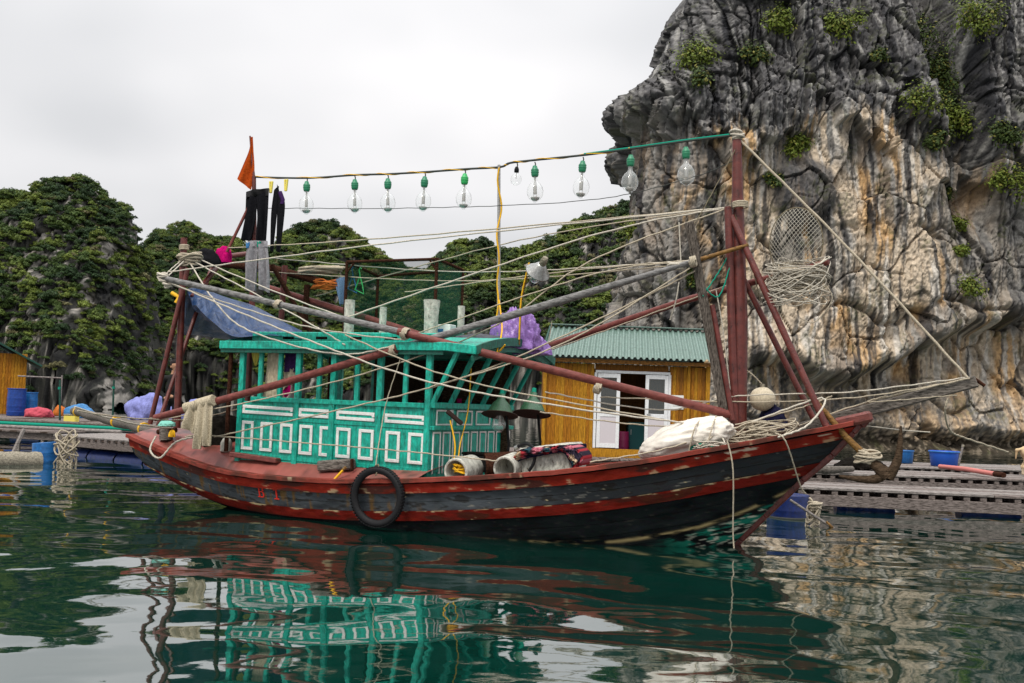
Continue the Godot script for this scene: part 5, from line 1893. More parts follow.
func build_rigging() -> void:
	var h := Vector3(3.301, 3.873, 0.1)          # head of the doubling post
	var foot := Vector3(3.415, 1.366, 0.3)       # tangle round the mast foot
	var gal := Vector3(-4.197, 3.437, 0.55)       # coil on the stern gallows
	var tip := Vector3(-3.882, 3.021, 1.3)        # after end of the grey boom
	rope([gal, tip], 0.0, 0.011, M.rope_pale)
	rope([gal + Vector3(-0.05, 0, 0), Vector3(-4.104, 3.174, 1), tip], 0.02, 0.01, M.rope_pale)
	rope([gal, Vector3(-3.255, 2.743, 1), Vector3(-2.436, 2.348, 1.3), Vector3(-1.155, 2.072, 1.3), Vector3(-0.386, 2.177, 1.25)], 0.03, 0.013, M.rope_pale)
	rope([gal, Vector3(-1.98, 2.549, 0.9), Vector3(-1.053, 2.185, 1.25)], 0.0, 0.012, M.rope_pale)
	rope([Vector3(-4.191, 3.487, 0.5), Vector3(-0.49, 2.307, 0.8)], 0.05, 0.012, M.rope_pale)
	rope([tip, Vector3(-1.638, 2.272, 1.35), Vector3(0.18, 1.763, 1.35), Vector3(2.051, 1.498, 1.1), foot], 0.0, 0.014, M.rope_pale)
	rope([Vector3(-3.823, 2.974, 1.25), Vector3(-1.705, 2.425, 1.27), Vector3(-0.216, 2.247, 1.27)], 0.015, 0.012, M.rope_pale)
	rope([Vector3(-1.026, 2.301, 1.3), Vector3(0.614, 1.778, 1.2), Vector3(3.426, 1.323, 0.35)], 0.02, 0.012, M.rope)
	rope([Vector3(-2.997, 0.999, 1.2), Vector3(-0.367, 1.567, 1.3), Vector3(0.888, 1.998, 1), Vector3(2.406, 2.772, 0.6), Vector3(3.032, 3.136, 0.4)], 0.0, 0.012, M.rope)
	rope([Vector3(-3.604, 0.97, 1.05), Vector3(-2.998, 1.011, 1.2), Vector3(-0.367, 0.963, 1.25), Vector3(1.032, 0.911, 1.3)], 0.0, 0.011, M.rope)
	rope([Vector3(-3.671, 1.189, 1.45), Vector3(-1.173, 1.722, 1.35), Vector3(0.66, 2.396, 0.9), Vector3(1.798, 3.22, 0.6), h], 0.01, 0.011, M.rope)
	rope([Vector3(0.128, 1.708, 1.25), Vector3(1.577, 2.227, 0.9), Vector3(2.943, 3.124, 0.5)], 0.02, 0.012, M.rope)
	rope([Vector3(-3.916, 3.142, 1.2), Vector3(-0.76, 3.486, 0.8), h], 0.06, 0.012, M.rope_pale)
	rope([Vector3(-3.781, 3.621, 0.2), Vector3(-0.977, 3.672, 0.2), h], 0.04, 0.011, M.rope)
	rope([Vector3(-1.302, 2.546, 0.9), Vector3(1.717, 3.548, 0.4), h], 0.03, 0.013, M.rope_pale)
	rope([Vector3(-3.022, 3.055, -0.9), Vector3(0.513, 3.663, -0.3), h], 0.05, 0.010, M.rope)
	rope([Vector3(-0.432, 2.299, 0.9), Vector3(1.838, 3.043, 0.7), Vector3(2.941, 3.192, 0.5)], 0.02, 0.010, M.rope)
	rope([Vector3(-3.662, 3.596, -0.6), Vector3(-0.364, 3.296, -0.5), Vector3(2.929, 3.211, 0.45)], 0.03, 0.010, M.rope_pale)
	rope([Vector3(-3.649, 3.387, -0.6), Vector3(-0.359, 3.174, -0.5), Vector3(2.952, 3.176, 0.45)], 0.03, 0.010, M.rope)
	rope([Vector3(-1.275, 3.04, -0.5), Vector3(1.197, 3.19, -0), Vector3(2.951, 3.221, 0.45)], 0.02, 0.010, M.rope)
	rope([Vector3(0.667, 2.257, -0.9), Vector3(2.111, 2.656, -0.4), Vector3(3.285, 2.978, 0.1)], 0.05, 0.010, M.rope)
	rope([Vector3(-0.313, 2.017, 1.2), Vector3(-0.459, 1.449, 1.25), Vector3(-0.405, 0.74, 1.5)], 0.0, 0.008, M.rope)
	rope([Vector3(2.822, 2.97, 0.5), Vector3(2.793, 2.768, 0.5), Vector3(2.703, 2.553, 0.4)], 0.0, 0.009, M.rope_pale)
	rope([Vector3(2.792, 3.658, 0.45), Vector3(2.834, 3.197, 0.48)], 0.02, 0.009, M.rope_pale)
	rope([Vector3(0.747, 2.344, -0.8), Vector3(0.793, 2.648, -0.8)], 0.0, 0.007, M.rope)
	rope([Vector3(1.443, 1.467, 1.1), Vector3(2.445, 1.362, 0.6), foot], 0.01, 0.011, M.rope)
	rope([Vector3(2.115, 0.959, 1.3), Vector3(2.79, 1.111, 1), foot], 0.03, 0.011, M.rope)
	rope([Vector3(1.373, 1.696, 0.8), Vector3(2.613, 1.536, 0.4), Vector3(3.433, 1.722, 0.15), Vector3(4.608, 1.801, -0), Vector3(5.789, 1.988, -0.05)], 0.0, 0.011, M.rope_pale)
	rope([Vector3(1.967, 1.66, 0.6), Vector3(3.457, 1.656, 0.15), Vector3(4.711, 1.75, -0), Vector3(5.713, 1.956, -0.05)], 0.01, 0.010, M.rope)
	rope([Vector3(3.783, 1.281, 0.1), Vector3(4.708, 1.675, -0.05), Vector3(5.788, 1.976, 0)], 0.0, 0.012, M.rope)
	rope([Vector3(3.333, 4.709, -0), Vector3(4.587, 3.356, -0.02), Vector3(5.77, 1.978, -0.05)], 0.02, 0.019, M.rope)
	rope([Vector3(3.353, 1.786, 0.2), Vector3(3.261, 2.457, 0.2), Vector3(3.172, 2.911, 0.2)], 0.0, 0.009, M.rope_pale)
	rope([Vector3(3.323, 4.545, 0.05), Vector3(2.994, 3.757, 0.3), Vector3(2.919, 3.607, 0.45)], 0.04, 0.007, M.rope_dark)
	rope([Vector3(3.629, 2.814, -0), Vector3(3.484, 3.389, 0), Vector3(3.344, 3.783, 0.08)], 0.0, 0.008, M.rope_dark)
	rope([Vector3(3.035, 2.978, 0.4), Vector3(3.219, 2.819, 0.3), Vector3(3.314, 3.188, 0.15)], 0.04, 0.010, M.rope_green)
	rope([Vector3(3.072, 2.82, 0.4), Vector3(3.213, 3.137, 0.2), Vector3(3.278, 3.28, 0.15)], 0.05, 0.010, M.rope_green)
	# bow lines
	rope([Vector3(3.972, 1.297, 0.75), Vector3(4.245, 1.431, 0.55), Vector3(4.341, 1.724, 0.2), Vector3(3.545, 1.404, 0.3)], 0.02, 0.014, M.rope_pale)
	rope([Vector3(3.518, 1.251, 1.1), Vector3(3.589, 0.951, 1.12), Vector3(3.577, 0.334, 1), Vector3(3.591, 0.153, 1)], 0.0, 0.0095, M.rope)
	rope([Vector3(3.946, 1.337, 0.78), Vector3(4.07, 1.252, 0.86), Vector3(4.167, 0.801, 0.5), Vector3(4.216, 0.704, 0.4)], 0.0, 0.010, M.rope)
	rope([Vector3(3.436, 1.4, 0.3), Vector3(4.099, 1.61, 0.1), Vector3(4.422, 1.753, -0)], 0.02, 0.011, M.rope)
	rope([Vector3(4.612, 1.456, 0), Vector3(5.397, 1.397, -0.6)], 0.01, 0.009, M.rope_pale)
	rope([Vector3(5.58, 1.764, -0.05), Vector3(5.552, 1.618, -0.1), Vector3(5.599, 1.428, -0.5), Vector3(5.756, 1.336, -1.5), Vector3(6.314, 1.136, -4)], 0.0, 0.013, M.rope)
	rope([Vector3(5.666, 1.798, -0.05), Vector3(4.812, 1.699, -0.02), Vector3(4.972, 1.768, -0.03)], 0.0, 0.008, M.rope)
	# mooring loop at the stern
	rope([Vector3(-4.052, 0.965, 1.1), Vector3(-3.998, 0.786, 1.25), Vector3(-3.793, 0.693, 1.28), Vector3(-3.633, 0.906, 1.18), Vector3(-3.312, 0.997, 1.1)], 0.0, 0.017, M.rope_pale, "mooring_line")
	rope([Vector3(-3.97, 1.073, 0.9), Vector3(-3.475, 1.339, 3)], 0.05, 0.014, M.rope_pale, "mooring_line")
	rope([Vector3(-3.755, 1.188, 0.9), Vector3(-3.425, 1.295, 3)], 0.03, 0.012, M.rope, "mooring_line")
	rope([Vector3(-4.099, 1.442, -1.1), Vector3(-4.292, 1.171, 0.2), Vector3(-4.269, 1.196, 1)], 0.02, 0.011, M.rope, "mooring_line")
	# lashings where spars cross
	for q in [[Vector3(-0.247, 2.329, 1.27), Vector3(1, -0.2, 0), 0.062], [Vector3(-0.428, 2.12, 1.22), Vector3(1, 0.3, 0), 0.06], [Vector3(-2.066, 2.686, 1.29), Vector3(1, -0.2, 0), 0.052], [Vector3(2.941, 3.186, 0.5), Vector3(1, 0.25, -0.1), 0.055], [Vector3(3.4, 3.861, 0.08), Vector3(0, 1, 0), 0.085], [Vector3(-4.259, 3.552, 0.55), Vector3(0, 1, 0), 0.06], [Vector3(1.955, 1.768, 0.75), Vector3(1, -0.25, -0.2), 0.062]]:
		lash(q[0], q[1], q[2], 4, M.rope, boat)
	# coils and knots
	part("rope_coil", tangle(Vector3(-4.142, 3.421, 0.55), Vector3(0.17, 0.09, 0.14), 12, 0.016, 71), M.rope, boat)
	part("rope_knot", tangle(Vector3(-3.902, 3.062, 1.3), Vector3(0.08, 0.06, 0.07), 7, 0.015, 72), M.rope_pale, boat)
	part("rope_knot", tangle(Vector3(-3.828, 2.957, 1.28), Vector3(0.06, 0.04, 0.06), 5, 0.013, 73), M.rope_pale, boat)
	part("rope_coil", tangle(Vector3(3.461, 1.312, 0.25), Vector3(0.32, 0.15, 0.26), 13, 0.0095, 74), M.rope, boat)
	part("rope_coil", tangle(Vector3(3.815, 1.36, 0.3), Vector3(0.32, 0.12, 0.2), 9, 0.0085, 75), M.rope, boat)
	part("rope_coil", tangle(Vector3(3.276, 1.17, 0.7), Vector3(0.2, 0.10, 0.16), 8, 0.0085, 76), M.rope_pale, boat)
	part("rope_knot", tangle(Vector3(2.783, 3.151, 0.5), Vector3(0.10, 0.05, 0.06), 7, 0.014, 77), M.rope_pale, boat)
	part("rope_knot", tangle(Vector3(3.332, 4.744, -0), Vector3(0.08, 0.05, 0.08), 6, 0.014, 78), M.rope_pale, boat)
	part("rope_coil", tangle(Vector3(-3.044, 3.458, -1), Vector3(0.38, 0.05, 0.14), 12, 0.02, 79), M.rope, boat)

# ================================================================= things on and about the boat
func bulb(at: Vector3, big: bool, bright: bool, tilt: float, label: String) -> void:
	var o := aboard("hanging_bulb", label, "light bulb", at, "bulbs strung along the cable")
	o.transform = boat_at * Transform3D(Basis(Vector3(0, 0, 1), tilt), at)
	offs[o] = Vector3.ZERO
	var so := Shape.new()
	if big:
		so.lathe([Vector2(0.001, 0.0), Vector2(0.026, 0.0), Vector2(0.034, -0.03), Vector2(0.047, -0.045), Vector2(0.05, -0.06), Vector2(0.045, -0.066), Vector2(0.05, -0.075), Vector2(0.05, -0.09), Vector2(0.044, -0.097), Vector2(0.048, -0.105), Vector2(0.042, -0.13), Vector2(0.034, -0.14), Vector2(0.001, -0.14)], 16)
	else:
		so.lathe([Vector2(0.001, 0.0), Vector2(0.018, 0.0), Vector2(0.03, -0.03), Vector2(0.03, -0.07), Vector2(0.001, -0.075)], 14)
	part("socket", so, M.socket_bright if bright else (M.socket if big else M.black), o)
	var hook := Shape.new()
	hook.tube([Vector3(0, 0.05, 0), Vector3(0.01, 0.02, 0), Vector3(0, -0.005, 0)], 0.008, 6)
	part("hook", hook, M.wire, o)
	var g := Shape.new()
	if big:
		g.lathe([Vector2(0.028, -0.13), Vector2(0.026, -0.17), Vector2(0.034, -0.20), Vector2(0.066, -0.23), Vector2(0.094, -0.275), Vector2(0.104, -0.325), Vector2(0.097, -0.375), Vector2(0.074, -0.418), Vector2(0.04, -0.44), Vector2(0.03, -0.452), Vector2(0.018, -0.462), Vector2(0.001, -0.465)], 24)
	else:
		g.lathe([Vector2(0.02, -0.07), Vector2(0.03, -0.09), Vector2(0.06, -0.12), Vector2(0.072, -0.16), Vector2(0.06, -0.205), Vector2(0.03, -0.228), Vector2(0.001, -0.232)], 22)
	part("glass_envelope", g, M.glass, o)
	var f := Shape.new()
	if big:
		f.tube([Vector3(0, -0.14, 0), Vector3(0, -0.24, 0)], 0.012, 7)
		f.tube([Vector3(0, -0.25, 0), Vector3(0, -0.36, 0)], 0.019, 8)
		for e in [-0.022, 0.022]:
			f.tube([Vector3(e * 0.4, -0.18, 0), Vector3(e, -0.24, 0), Vector3(e, -0.40, 0), Vector3(0, -0.425, 0)], 0.003, 4)
		# metal deposit in the tip
	else:
		f.tube([Vector3(0, -0.07, 0), Vector3(0, -0.15, 0)], 0.006, 5)
	part("filament", f, M.filament, o)
	if big:
		var b := Shape.new()
		b.lathe([Vector2(0.001, -0.40), Vector2(0.045, -0.40), Vector2(0.06, -0.406), Vector2(0.05, -0.425), Vector2(0.034, -0.44), Vector2(0.001, -0.447)], 18)
		part("base_disc", b, M.filament, o)

func build_boat_things() -> void:
	var r := RandomNumberGenerator.new()
	r.seed = 88
	# ---- lamp cable and bulbs
	var cable := aboard("lamp_cable", "dark cable carrying the bulbs from flagstaff to mast top", "cable", Vector3(0.33, 4.571, 0))
	var way := [Vector3(-3.533, 4.671, 0), Vector3(-2.633, 4.6, -0), Vector3(-1.845, 4.593, -0), Vector3(-1.323, 4.573, 0), Vector3(-0.757, 4.564, -0), Vector3(-0.153, 4.564, 0), Vector3(0.331, 4.558, -0), Vector3(0.469, 4.601, 0), Vector3(0.812, 4.615, 0), Vector3(1.464, 4.632, 0), Vector3(2.051, 4.664, 0), Vector3(2.735, 4.708, -0), Vector3(3.309, 4.734, -0)]
	var s := Shape.new()
	s.tube(Shape.finer(way, 6), 0.014, 6)
	part("core", s, M.wire, cable)
	var tw := Shape.new()
	var tp := []
	var fw := Shape.finer(way.slice(0, 11), 10)
	for k in fw.size():
		tp.append(fw[k] + Vector3(0, 0.014 * cos(k * 0.7), 0.016 * sin(k * 0.7)))
	tw.tube(tp, 0.006, 5)
	part("wound_wire", tw, M.yellow, cable)
	var gs := Shape.new()
	gs.tube(Shape.finer(way.slice(9), 6).map(func(p): return p + Vector3(0, 0.012, 0)), 0.013, 6)
	part("green_wrap", gs, M.rope_green, cable)
	var pts := [Vector3(-2.633, 4.6, -0), Vector3(-1.844, 4.579, -0), Vector3(-1.322, 4.56, -0), Vector3(-0.757, 4.551, -0), Vector3(-0.167, 4.552, -0), Vector3(0.566, 4.594, -0), Vector3(0.813, 4.59, -0), Vector3(1.451, 4.608, -0), Vector3(2.064, 4.638, -0), Vector3(2.736, 4.684, -0)]
	var say := ["first large bulb beside the flagstaff, at the left end", "second large bulb from the flagstaff", "third large bulb from the flagstaff", "fourth large bulb from the flagstaff", "large bulb with bright green socket just left of the cable pole", "small round bulb with black socket right of the cable pole", "large bulb right beside the small round bulb", "large bulb seen against the sky beside the cliff edge", "large bulb seen against the left edge of the cliff", "last large bulb, nearest the mast top"]
	for k in pts.size():
		bulb(pts[k] - Vector3(0, 0.05, 0), k != 5, k == 4, r.randf_range(-0.05, 0.05), say[k])
	rope([Vector3(-3.504, 4.22, 0), Vector3(-0.799, 4.082, 0.02), Vector3(1.567, 4.063, 0.02), Vector3(2.801, 4.256, 0.03), Vector3(3.319, 4.436, 0.02)], 0.03, 0.006, M.wire, "thin_wire", cable)
	# ---- flag
	var fl := aboard("flag", "faded orange-red flag hanging furled from the flagstaff tip", "flag", Vector3(-3.61, 4.487, -0))
	var fs := Shape.new()
	fs.cloth([Vector3(-3.642, 5.262, 0), Vector3(-3.649, 5.067, 0.02), Vector3(-3.718, 4.846, 0.05), Vector3(-3.787, 4.64, 0.08)], [Vector3(-3.623, 5.246, -0), Vector3(-3.572, 4.994, 0), Vector3(-3.547, 4.744, -0), Vector3(-3.568, 4.478, 0.03)], 0.03, 1.6, 0.5, 0.006)
	part("cloth", fs, M.flag, fl)
	var he := Shape.new()
	he.tube([Vector3(-3.624, 5.261, 0), Vector3(-3.55, 4.658, -0)], 0.012, 6)
	part("hem", he, M.flag, fl)
	# ---- washing
	var tr := aboard("black_trousers", "black trousers hung on the flagstaff above the grey trousers", "trousers", Vector3(-3.417, 3.747, 0.05))
	var c := Shape.new()
	c.cloth([Vector3(-3.638, 4.434, 0.05), Vector3(-3.626, 4.113, 0.06), Vector3(-3.655, 3.74, 0.06)], [Vector3(-3.414, 4.343, 0.08), Vector3(-3.431, 4.057, 0.08), Vector3(-3.482, 3.741, 0.1)], 0.045, 1.2, 0.2, 0.03)
	c.cloth([Vector3(-3.457, 4.348, 0.07), Vector3(-3.398, 4.099, 0.08), Vector3(-3.39, 3.699, 0.08)], [Vector3(-3.235, 4.455, 0.05), Vector3(-3.216, 4.121, 0.07), Vector3(-3.213, 3.636, 0.08)], 0.045, 1.4, 1.0, 0.03)
	part("legs", c, M.cloth_black, tr)
	c = Shape.new()
	c.cloth([Vector3(-3.639, 4.449, 0.05), Vector3(-3.624, 4.344, 0.06)], [Vector3(-3.237, 4.483, 0.05), Vector3(-3.222, 4.366, 0.06)], 0.05, 1.1, 2.0, 0.03)
	part("waistband", c, M.black, tr)
	var lg := aboard("black_leggings", "black leggings pegged on the cable right of the black trousers", "leggings", Vector3(-3.069, 3.658, 0))
	c = Shape.new()
	c.cloth([Vector3(-3.187, 4.463, 0), Vector3(-3.203, 4.116, 0.02), Vector3(-3.18, 3.6, 0.03)], [Vector3(-3.104, 4.515, 0), Vector3(-3.098, 4.096, 0.02), Vector3(-3.126, 3.57, 0.03)], 0.02, 0.8, 0.0)
	c.cloth([Vector3(-3.141, 4.546, -0), Vector3(-3.102, 4.168, 0.02), Vector3(-3.076, 3.582, 0.03)], [Vector3(-3.059, 4.341, -0), Vector3(-2.968, 4.218, 0.02), Vector3(-3.005, 3.552, 0.03)], 0.02, 0.9, 1.2)
	part("legs", c, M.cloth_black, lg)
	c = Shape.new()
	c.tube([Vector3(-3.066, 4.423, 0.02), Vector3(-3.008, 4.305, 0.02), Vector3(-3.021, 4.249, 0.02)], 0.03, 7)
	part("pocket", c, M.cloth_purple, lg)
	var gt := aboard("grey_trousers", "light grey trousers hanging below the black ones at the stern", "trousers", Vector3(-3.116, 2.993, 0.35))
	c = Shape.new()
	c.cloth([Vector3(-3.311, 3.651, 0.35), Vector3(-3.338, 3.385, 0.36), Vector3(-3.277, 2.98, 0.36)], [Vector3(-3.13, 3.601, 0.36), Vector3(-3.124, 3.378, 0.37), Vector3(-3.141, 2.978, 0.36)], 0.05, 1.3, 0.4, 0.03)
	c.cloth([Vector3(-3.155, 3.604, 0.35), Vector3(-3.098, 3.378, 0.36), Vector3(-3.058, 3.005, 0.36)], [Vector3(-2.989, 3.653, 0.35), Vector3(-2.93, 3.374, 0.36), Vector3(-2.886, 2.947, 0.36)], 0.05, 1.2, 2.1, 0.03)
	part("legs", c, M.cloth_grey, gt)
	c = Shape.new()
	c.cloth([Vector3(-3.322, 3.679, 0.35), Vector3(-3.317, 3.594, 0.36)], [Vector3(-2.981, 3.667, 0.35), Vector3(-2.96, 3.582, 0.36)], 0.02, 1.3, 1.0, 0.02)
	part("waistband", c, M.cloth_grey, gt)
	for k in 4:
		var pg: Vector3 = [Vector3(-3.228, 4.551, 0), Vector3(-2.97, 4.564, -0), Vector3(-3.287, 3.662, 0.36), Vector3(-3.1, 3.67, 0.36)][k]
		var o := aboard("clothes_peg", ["large yellow clip holding the black leggings on the cable", "yellow clip hanging alone right of the leggings", "blue peg on the waist of the grey trousers", "teal peg on the middle of the grey waistband"][k], "clothes peg", pg, "pegs on the washing")
		var q := Shape.new()
		q.box(pg + Vector3(0.012, -0.05, 0.02), Vector3(0.03, 0.17 if k < 2 else 0.08, 0.03), Basis(Vector3(0, 0, 1), -0.08), 0.006)
		q.box(pg + Vector3(-0.014, -0.05, 0.02), Vector3(0.02, 0.17 if k < 2 else 0.08, 0.03), Basis(Vector3(0, 0, 1), 0.08), 0.006)
		part("jaws", q, [M.yellow_pale, M.yellow_pale, M.tarp_sky, M.rope_green][k], o)
		q = Shape.new()
		q.tube([pg + Vector3(-0.025, -0.02, 0.02), pg + Vector3(0.025, -0.02, 0.02)], 0.014, 6)
		part("spring", q, M.metal, o)
	var bt := aboard("speckled_shirt", "black speckled top bundled on the stern gallows bar", "shirt", Vector3(-4.176, 3.374, 0.2))
	heap(bt, Vector3(-4.176, 3.374, 0.2), Vector3(0.26, 0.26, 0.16), M.cloth_black, 21, "cloth")
	var mg := aboard("magenta_cloth", "bright magenta cloth beside the black top at the stern", "cloth", Vector3(-3.984, 3.449, 0.05))
	heap(mg, Vector3(-3.983, 3.434, 0.05), Vector3(0.13, 0.24, 0.12), M.magenta, 22, "cloth")
	var bc := aboard("blue_cloth", "pale blue cloth hung on the far line left of the net cage", "cloth", Vector3(-2.53, 2.978, -0.8))
	c = Shape.new()
	c.cloth([Vector3(-2.65, 3.273, -0.8), Vector3(-2.595, 3.152, -0.78), Vector3(-2.512, 2.888, -0.78)], [Vector3(-2.412, 3.327, -0.8), Vector3(-2.406, 3.149, -0.78), Vector3(-2.429, 2.946, -0.78)], 0.04, 1.5, 0.3)
	part("drape", c, M.cloth_blue, bc)
	c = Shape.new()
	c.cloth([Vector3(-3.033, 3.222, -0.8), Vector3(-2.992, 3.132, -0.8)], [Vector3(-2.65, 3.273, -0.8), Vector3(-2.568, 3.037, -0.8)], 0.05, 2.0, 0.3)
	var rc := aboard("red_string_bag", "red netting crumpled beside the pale blue cloth", "net", Vector3(-2.85, 3.1, -0.8))
	part("mesh", tangle(Vector3(-2.799, 3.205, -0.82), Vector3(0.24, 0.08, 0.06), 9, 0.010, 91), M.orange, rc)
	var hg := aboard("clothes_hangers", "green and turquoise plastic hangers inside the net cage", "hanger", Vector3(-2.181, 3.078, -0.7))
	for k in 2:
		c = Shape.new()
		var p: Vector3 = [Vector3(-2.262, 3.325, -0.7), Vector3(-2.143, 3.308, -0.7)][k]
		c.tube([p + Vector3(0.02, 0.10, 0), p + Vector3(0, 0.12, 0), p + Vector3(-0.02, 0.09, 0), p, p + Vector3(0.05, -0.14, 0), p + Vector3(0.08, -0.26, 0.0), p + Vector3(-0.06, -0.2, 0.02), p], 0.01, 5)
		part("hanger", c, [M.tarp_sky, M.socket_bright][k], hg)
	# ---- beige towels over the low boom
	for k in 2:
		var tw2 := aboard("beige_towel", ["shorter beige knitted towel over the low boom at the stern", "longer beige knitted towel, right of the shorter one"][k], "towel", [Vector3(-3.161, 1.057, 1.46), Vector3(-2.924, 0.868, 1.46)][k], "towels over the low boom")
		c = Shape.new()
		if k == 0:
			c.cloth([Vector3(-3.214, 1.37, 1.48), Vector3(-3.237, 1.268, 1.5), Vector3(-3.259, 1.129, 1.5)], [Vector3(-3.057, 1.412, 1.48), Vector3(-3.043, 1.237, 1.5), Vector3(-3.06, 1.037, 1.5)], 0.06, 1.4, 0.2, 0.025)
		else:
			c.cloth([Vector3(-3.057, 1.412, 1.48), Vector3(-3.035, 1.15, 1.52), Vector3(-3.029, 0.852, 1.52)], [Vector3(-2.93, 1.429, 1.48), Vector3(-2.908, 1.155, 1.52), Vector3(-2.934, 0.856, 1.52)], 0.04, 1.1, 0.8, 0.025)
			c.cloth([Vector3(-2.946, 1.428, 1.48), Vector3(-2.908, 1.155, 1.52), Vector3(-2.89, 0.896, 1.52)], [Vector3(-2.824, 1.47, 1.46), Vector3(-2.784, 1.16, 1.5), Vector3(-2.782, 0.9, 1.5)], 0.045, 1.1, 2.2, 0.025)
		part("drape", c, M.cloth_beige, tw2)
		c = Shape.new()
		c.tube([[Vector3(-3.247, 1.356, 1.46), Vector3(-3.057, 1.4, 1.46)], [Vector3(-3.082, 1.4, 1.45), Vector3(-2.817, 1.47, 1.45)]][k], 0.07, 9, true, 0.07)
		part("fold", c, M.cloth_beige, tw2)
	# ---- blue tarpaulin awning at the stern
	var ta := aboard("blue_awning", "blue tarpaulin awning stretched between stern posts and cabin roof", "awning", Vector3(-3.51, 2.576, 0.4))
	var edge_top := [Vector3(-4.21, 3.006, 0.5), Vector3(-3.934, 3.008, 0.45), Vector3(-3.525, 2.866, 0.3), Vector3(-3.157, 2.729, 0.1), Vector3(-2.663, 2.467, -0.1)]
	var edge_low := [Vector3(-3.59, 2.733, 1), Vector3(-3.261, 2.487, 1.05), Vector3(-2.881, 2.313, 1.1), Vector3(-2.357, 2.302, 1.1), Vector3(-1.825, 2.282, 1.05)]
	var far_low := [Vector3(-5.631, 2.501, -0.9), Vector3(-5.288, 2.458, -0.95), Vector3(-4.617, 2.401, -1), Vector3(-3.93, 2.374, -1), Vector3(-3.303, 2.347, -1)]
	var nz := noise(400, 1.6, 3)
	for pr in [[edge_top, edge_low, "near_slope"], [edge_top, far_low, "far_slope"]]:
		var A := Shape.finer(pr[0], 8)
		var B := Shape.finer(pr[1], 8)
		var rows := []
		for k in 15:
			var t := k / 14.0
			var row := []
			for j in A.size():
				var p: Vector3 = A[j].lerp(B[j], t)
				row.append(p + Vector3(0, -0.10 * sin(t * PI) + 0.16 * nz.get_noise_2d(j * 0.10, t * 1.2) * sin(t * PI) + 0.03 * nz.get_noise_2d(j * 0.2 + t * 2.0, t * 0.8 + 5.0) * sin(t * PI) + 0.012 * sin(j * 0.4 + t * 4.0), 0))
			rows.append(row)
		c = Shape.new()
		c.sheet(rows, Vector3(0, 1, 0.6))
		part(pr[2], c, M.tarp_blue, ta)
	c = Shape.new()
	c.tube([Vector3(-4.385, 2.94, 0.6), Vector3(-4.254, 2.882, 0.6), Vector3(-4.284, 2.796, 0.62)], 0.03, 6)
	part("yellow_tie", c, M.yellow, ta)
	# ---- on the cabin roof
	var cage := aboard("net_cage", "rusty frame cage with dark green netting on the cabin roof", "cage", Vector3(-1.4, 2.36, -0.8))
	var n0 := [Vector3(-2.274, 3.491, -0.55), Vector3(-0.824, 3.492, -0.55)]
	var n1 := [Vector3(-2.122, 3.368, -1.15), Vector3(-0.726, 3.423, -1.15)]
	var yb := 2.36
	for p in [n0[0], n0[1], n1[0], n1[1]]:
		pole("corner_post", [Vector3(p.x, yb - 0.16 * pow(p.z / 1.2, 2.0), p.z), p], 0.024, M.rust, cage, 7)
	for pr in [[n0[0], n0[1]], [n0[1], n1[1]], [n1[0], n1[1]], [n0[0], n1[0]]]:
		pole("top_bar", pr, 0.022, M.rust, cage, 7)
	for pr in [[n0[0], Vector3(0.14, 0, 0)], [n0[1], Vector3(-0.12, 0, 0)]]:
		pole("brace", [pr[0] + pr[1], pr[0] - Vector3(0, 0.16, 0)], 0.014, M.rust, cage, 6)
	for pr in [[n1[0], n1[1]], [n0[1], n1[1]], [n0[0], n1[0]]]:
		c = Shape.new()
		var a: Vector3 = pr[0]
		var b: Vector3 = pr[1]
		c.quad(a, b, Vector3(b.x, yb, b.z), Vector3(a.x, yb, a.z), Vector3(0, 0, 1) if absf(a.z - b.z) < 0.1 else Vector3(1, 0, 0))
		part("netting", c, M.net_green, cage)
	c = Shape.new()
	c.quad(n0[0], n0[1], n1[1], n1[0], Vector3.UP)
	part("netting", c, M.net_green, cage)
	var wp := [[349, 300, 333, 0.65, 0.065, 0.0], [432, 300, 336, 0.45, 0.09, 0.02], [461.5, 306, 333, 0.25, 0.045, 0.0], [383.5, 307, 333, -0.4, 0.05, 0.0]]
	var wl := ["white weathered post on the roof, near the cage's left side", "thickest white post with flared top on the roof", "thin white post right of the thickest roof post", "pale post behind the netting of the roof cage"]
	var top_px := [Vector3(-1.405, 2.801, 0.65), Vector3(-0.329, 2.81, 0.45), Vector3(-0.015, 2.754, 0.25), Vector3(-1.547, 2.824, -0.4)]
	for k in 4:
		var q: Array = wp[k]
		var tpx: Vector3 = top_px[k]
		var bs := Vector3(tpx.x, 2.205 + 0.16 * (1.0 - pow(tpx.z / 1.2, 2.0)), tpx.z)
		var o := aboard("roof_post", wl[k], "post", bs, "white posts on the cabin roof")
		c = Shape.new()
		c.tube([bs - Vector3(0, 0.02, 0), bs.lerp(tpx, 0.6), tpx - Vector3(0, 0.01, 0), tpx], [q[4] * 0.95, q[4], q[4] * (1.0 + q[5] * 8), q[4] * (1.0 + q[5] * 6)], 14, true, 0.03)
		part("shaft", c, M.old_white, o)
		c = Shape.new()
		c.tube([bs, bs + Vector3(0, 0.04, 0)], q[4] * 1.15, 14)
		part("foot", c, M.green_dark, o)
	var bp := aboard("purple_bag", "crumpled translucent purple plastic bag on the front of the roof", "bag", Vector3(0.567, 2.261, -0.2))
	heap(bp, Vector3(0.54, 2.236, -0.2), Vector3(0.30, 0.50, 0.25), M.bag_purple, 31, "bag", 0.42)
	heap(bp, Vector3(0.65, 2.192, -0.5), Vector3(0.24, 0.26, 0.2), M.bag_purple, 33, "tail", 0.42)
	var dt := aboard("dark_tarp", "dark grey tarpaulin folded on the roof left of the purple bag", "tarpaulin", Vector3(0.339, 2.246, 0.35))
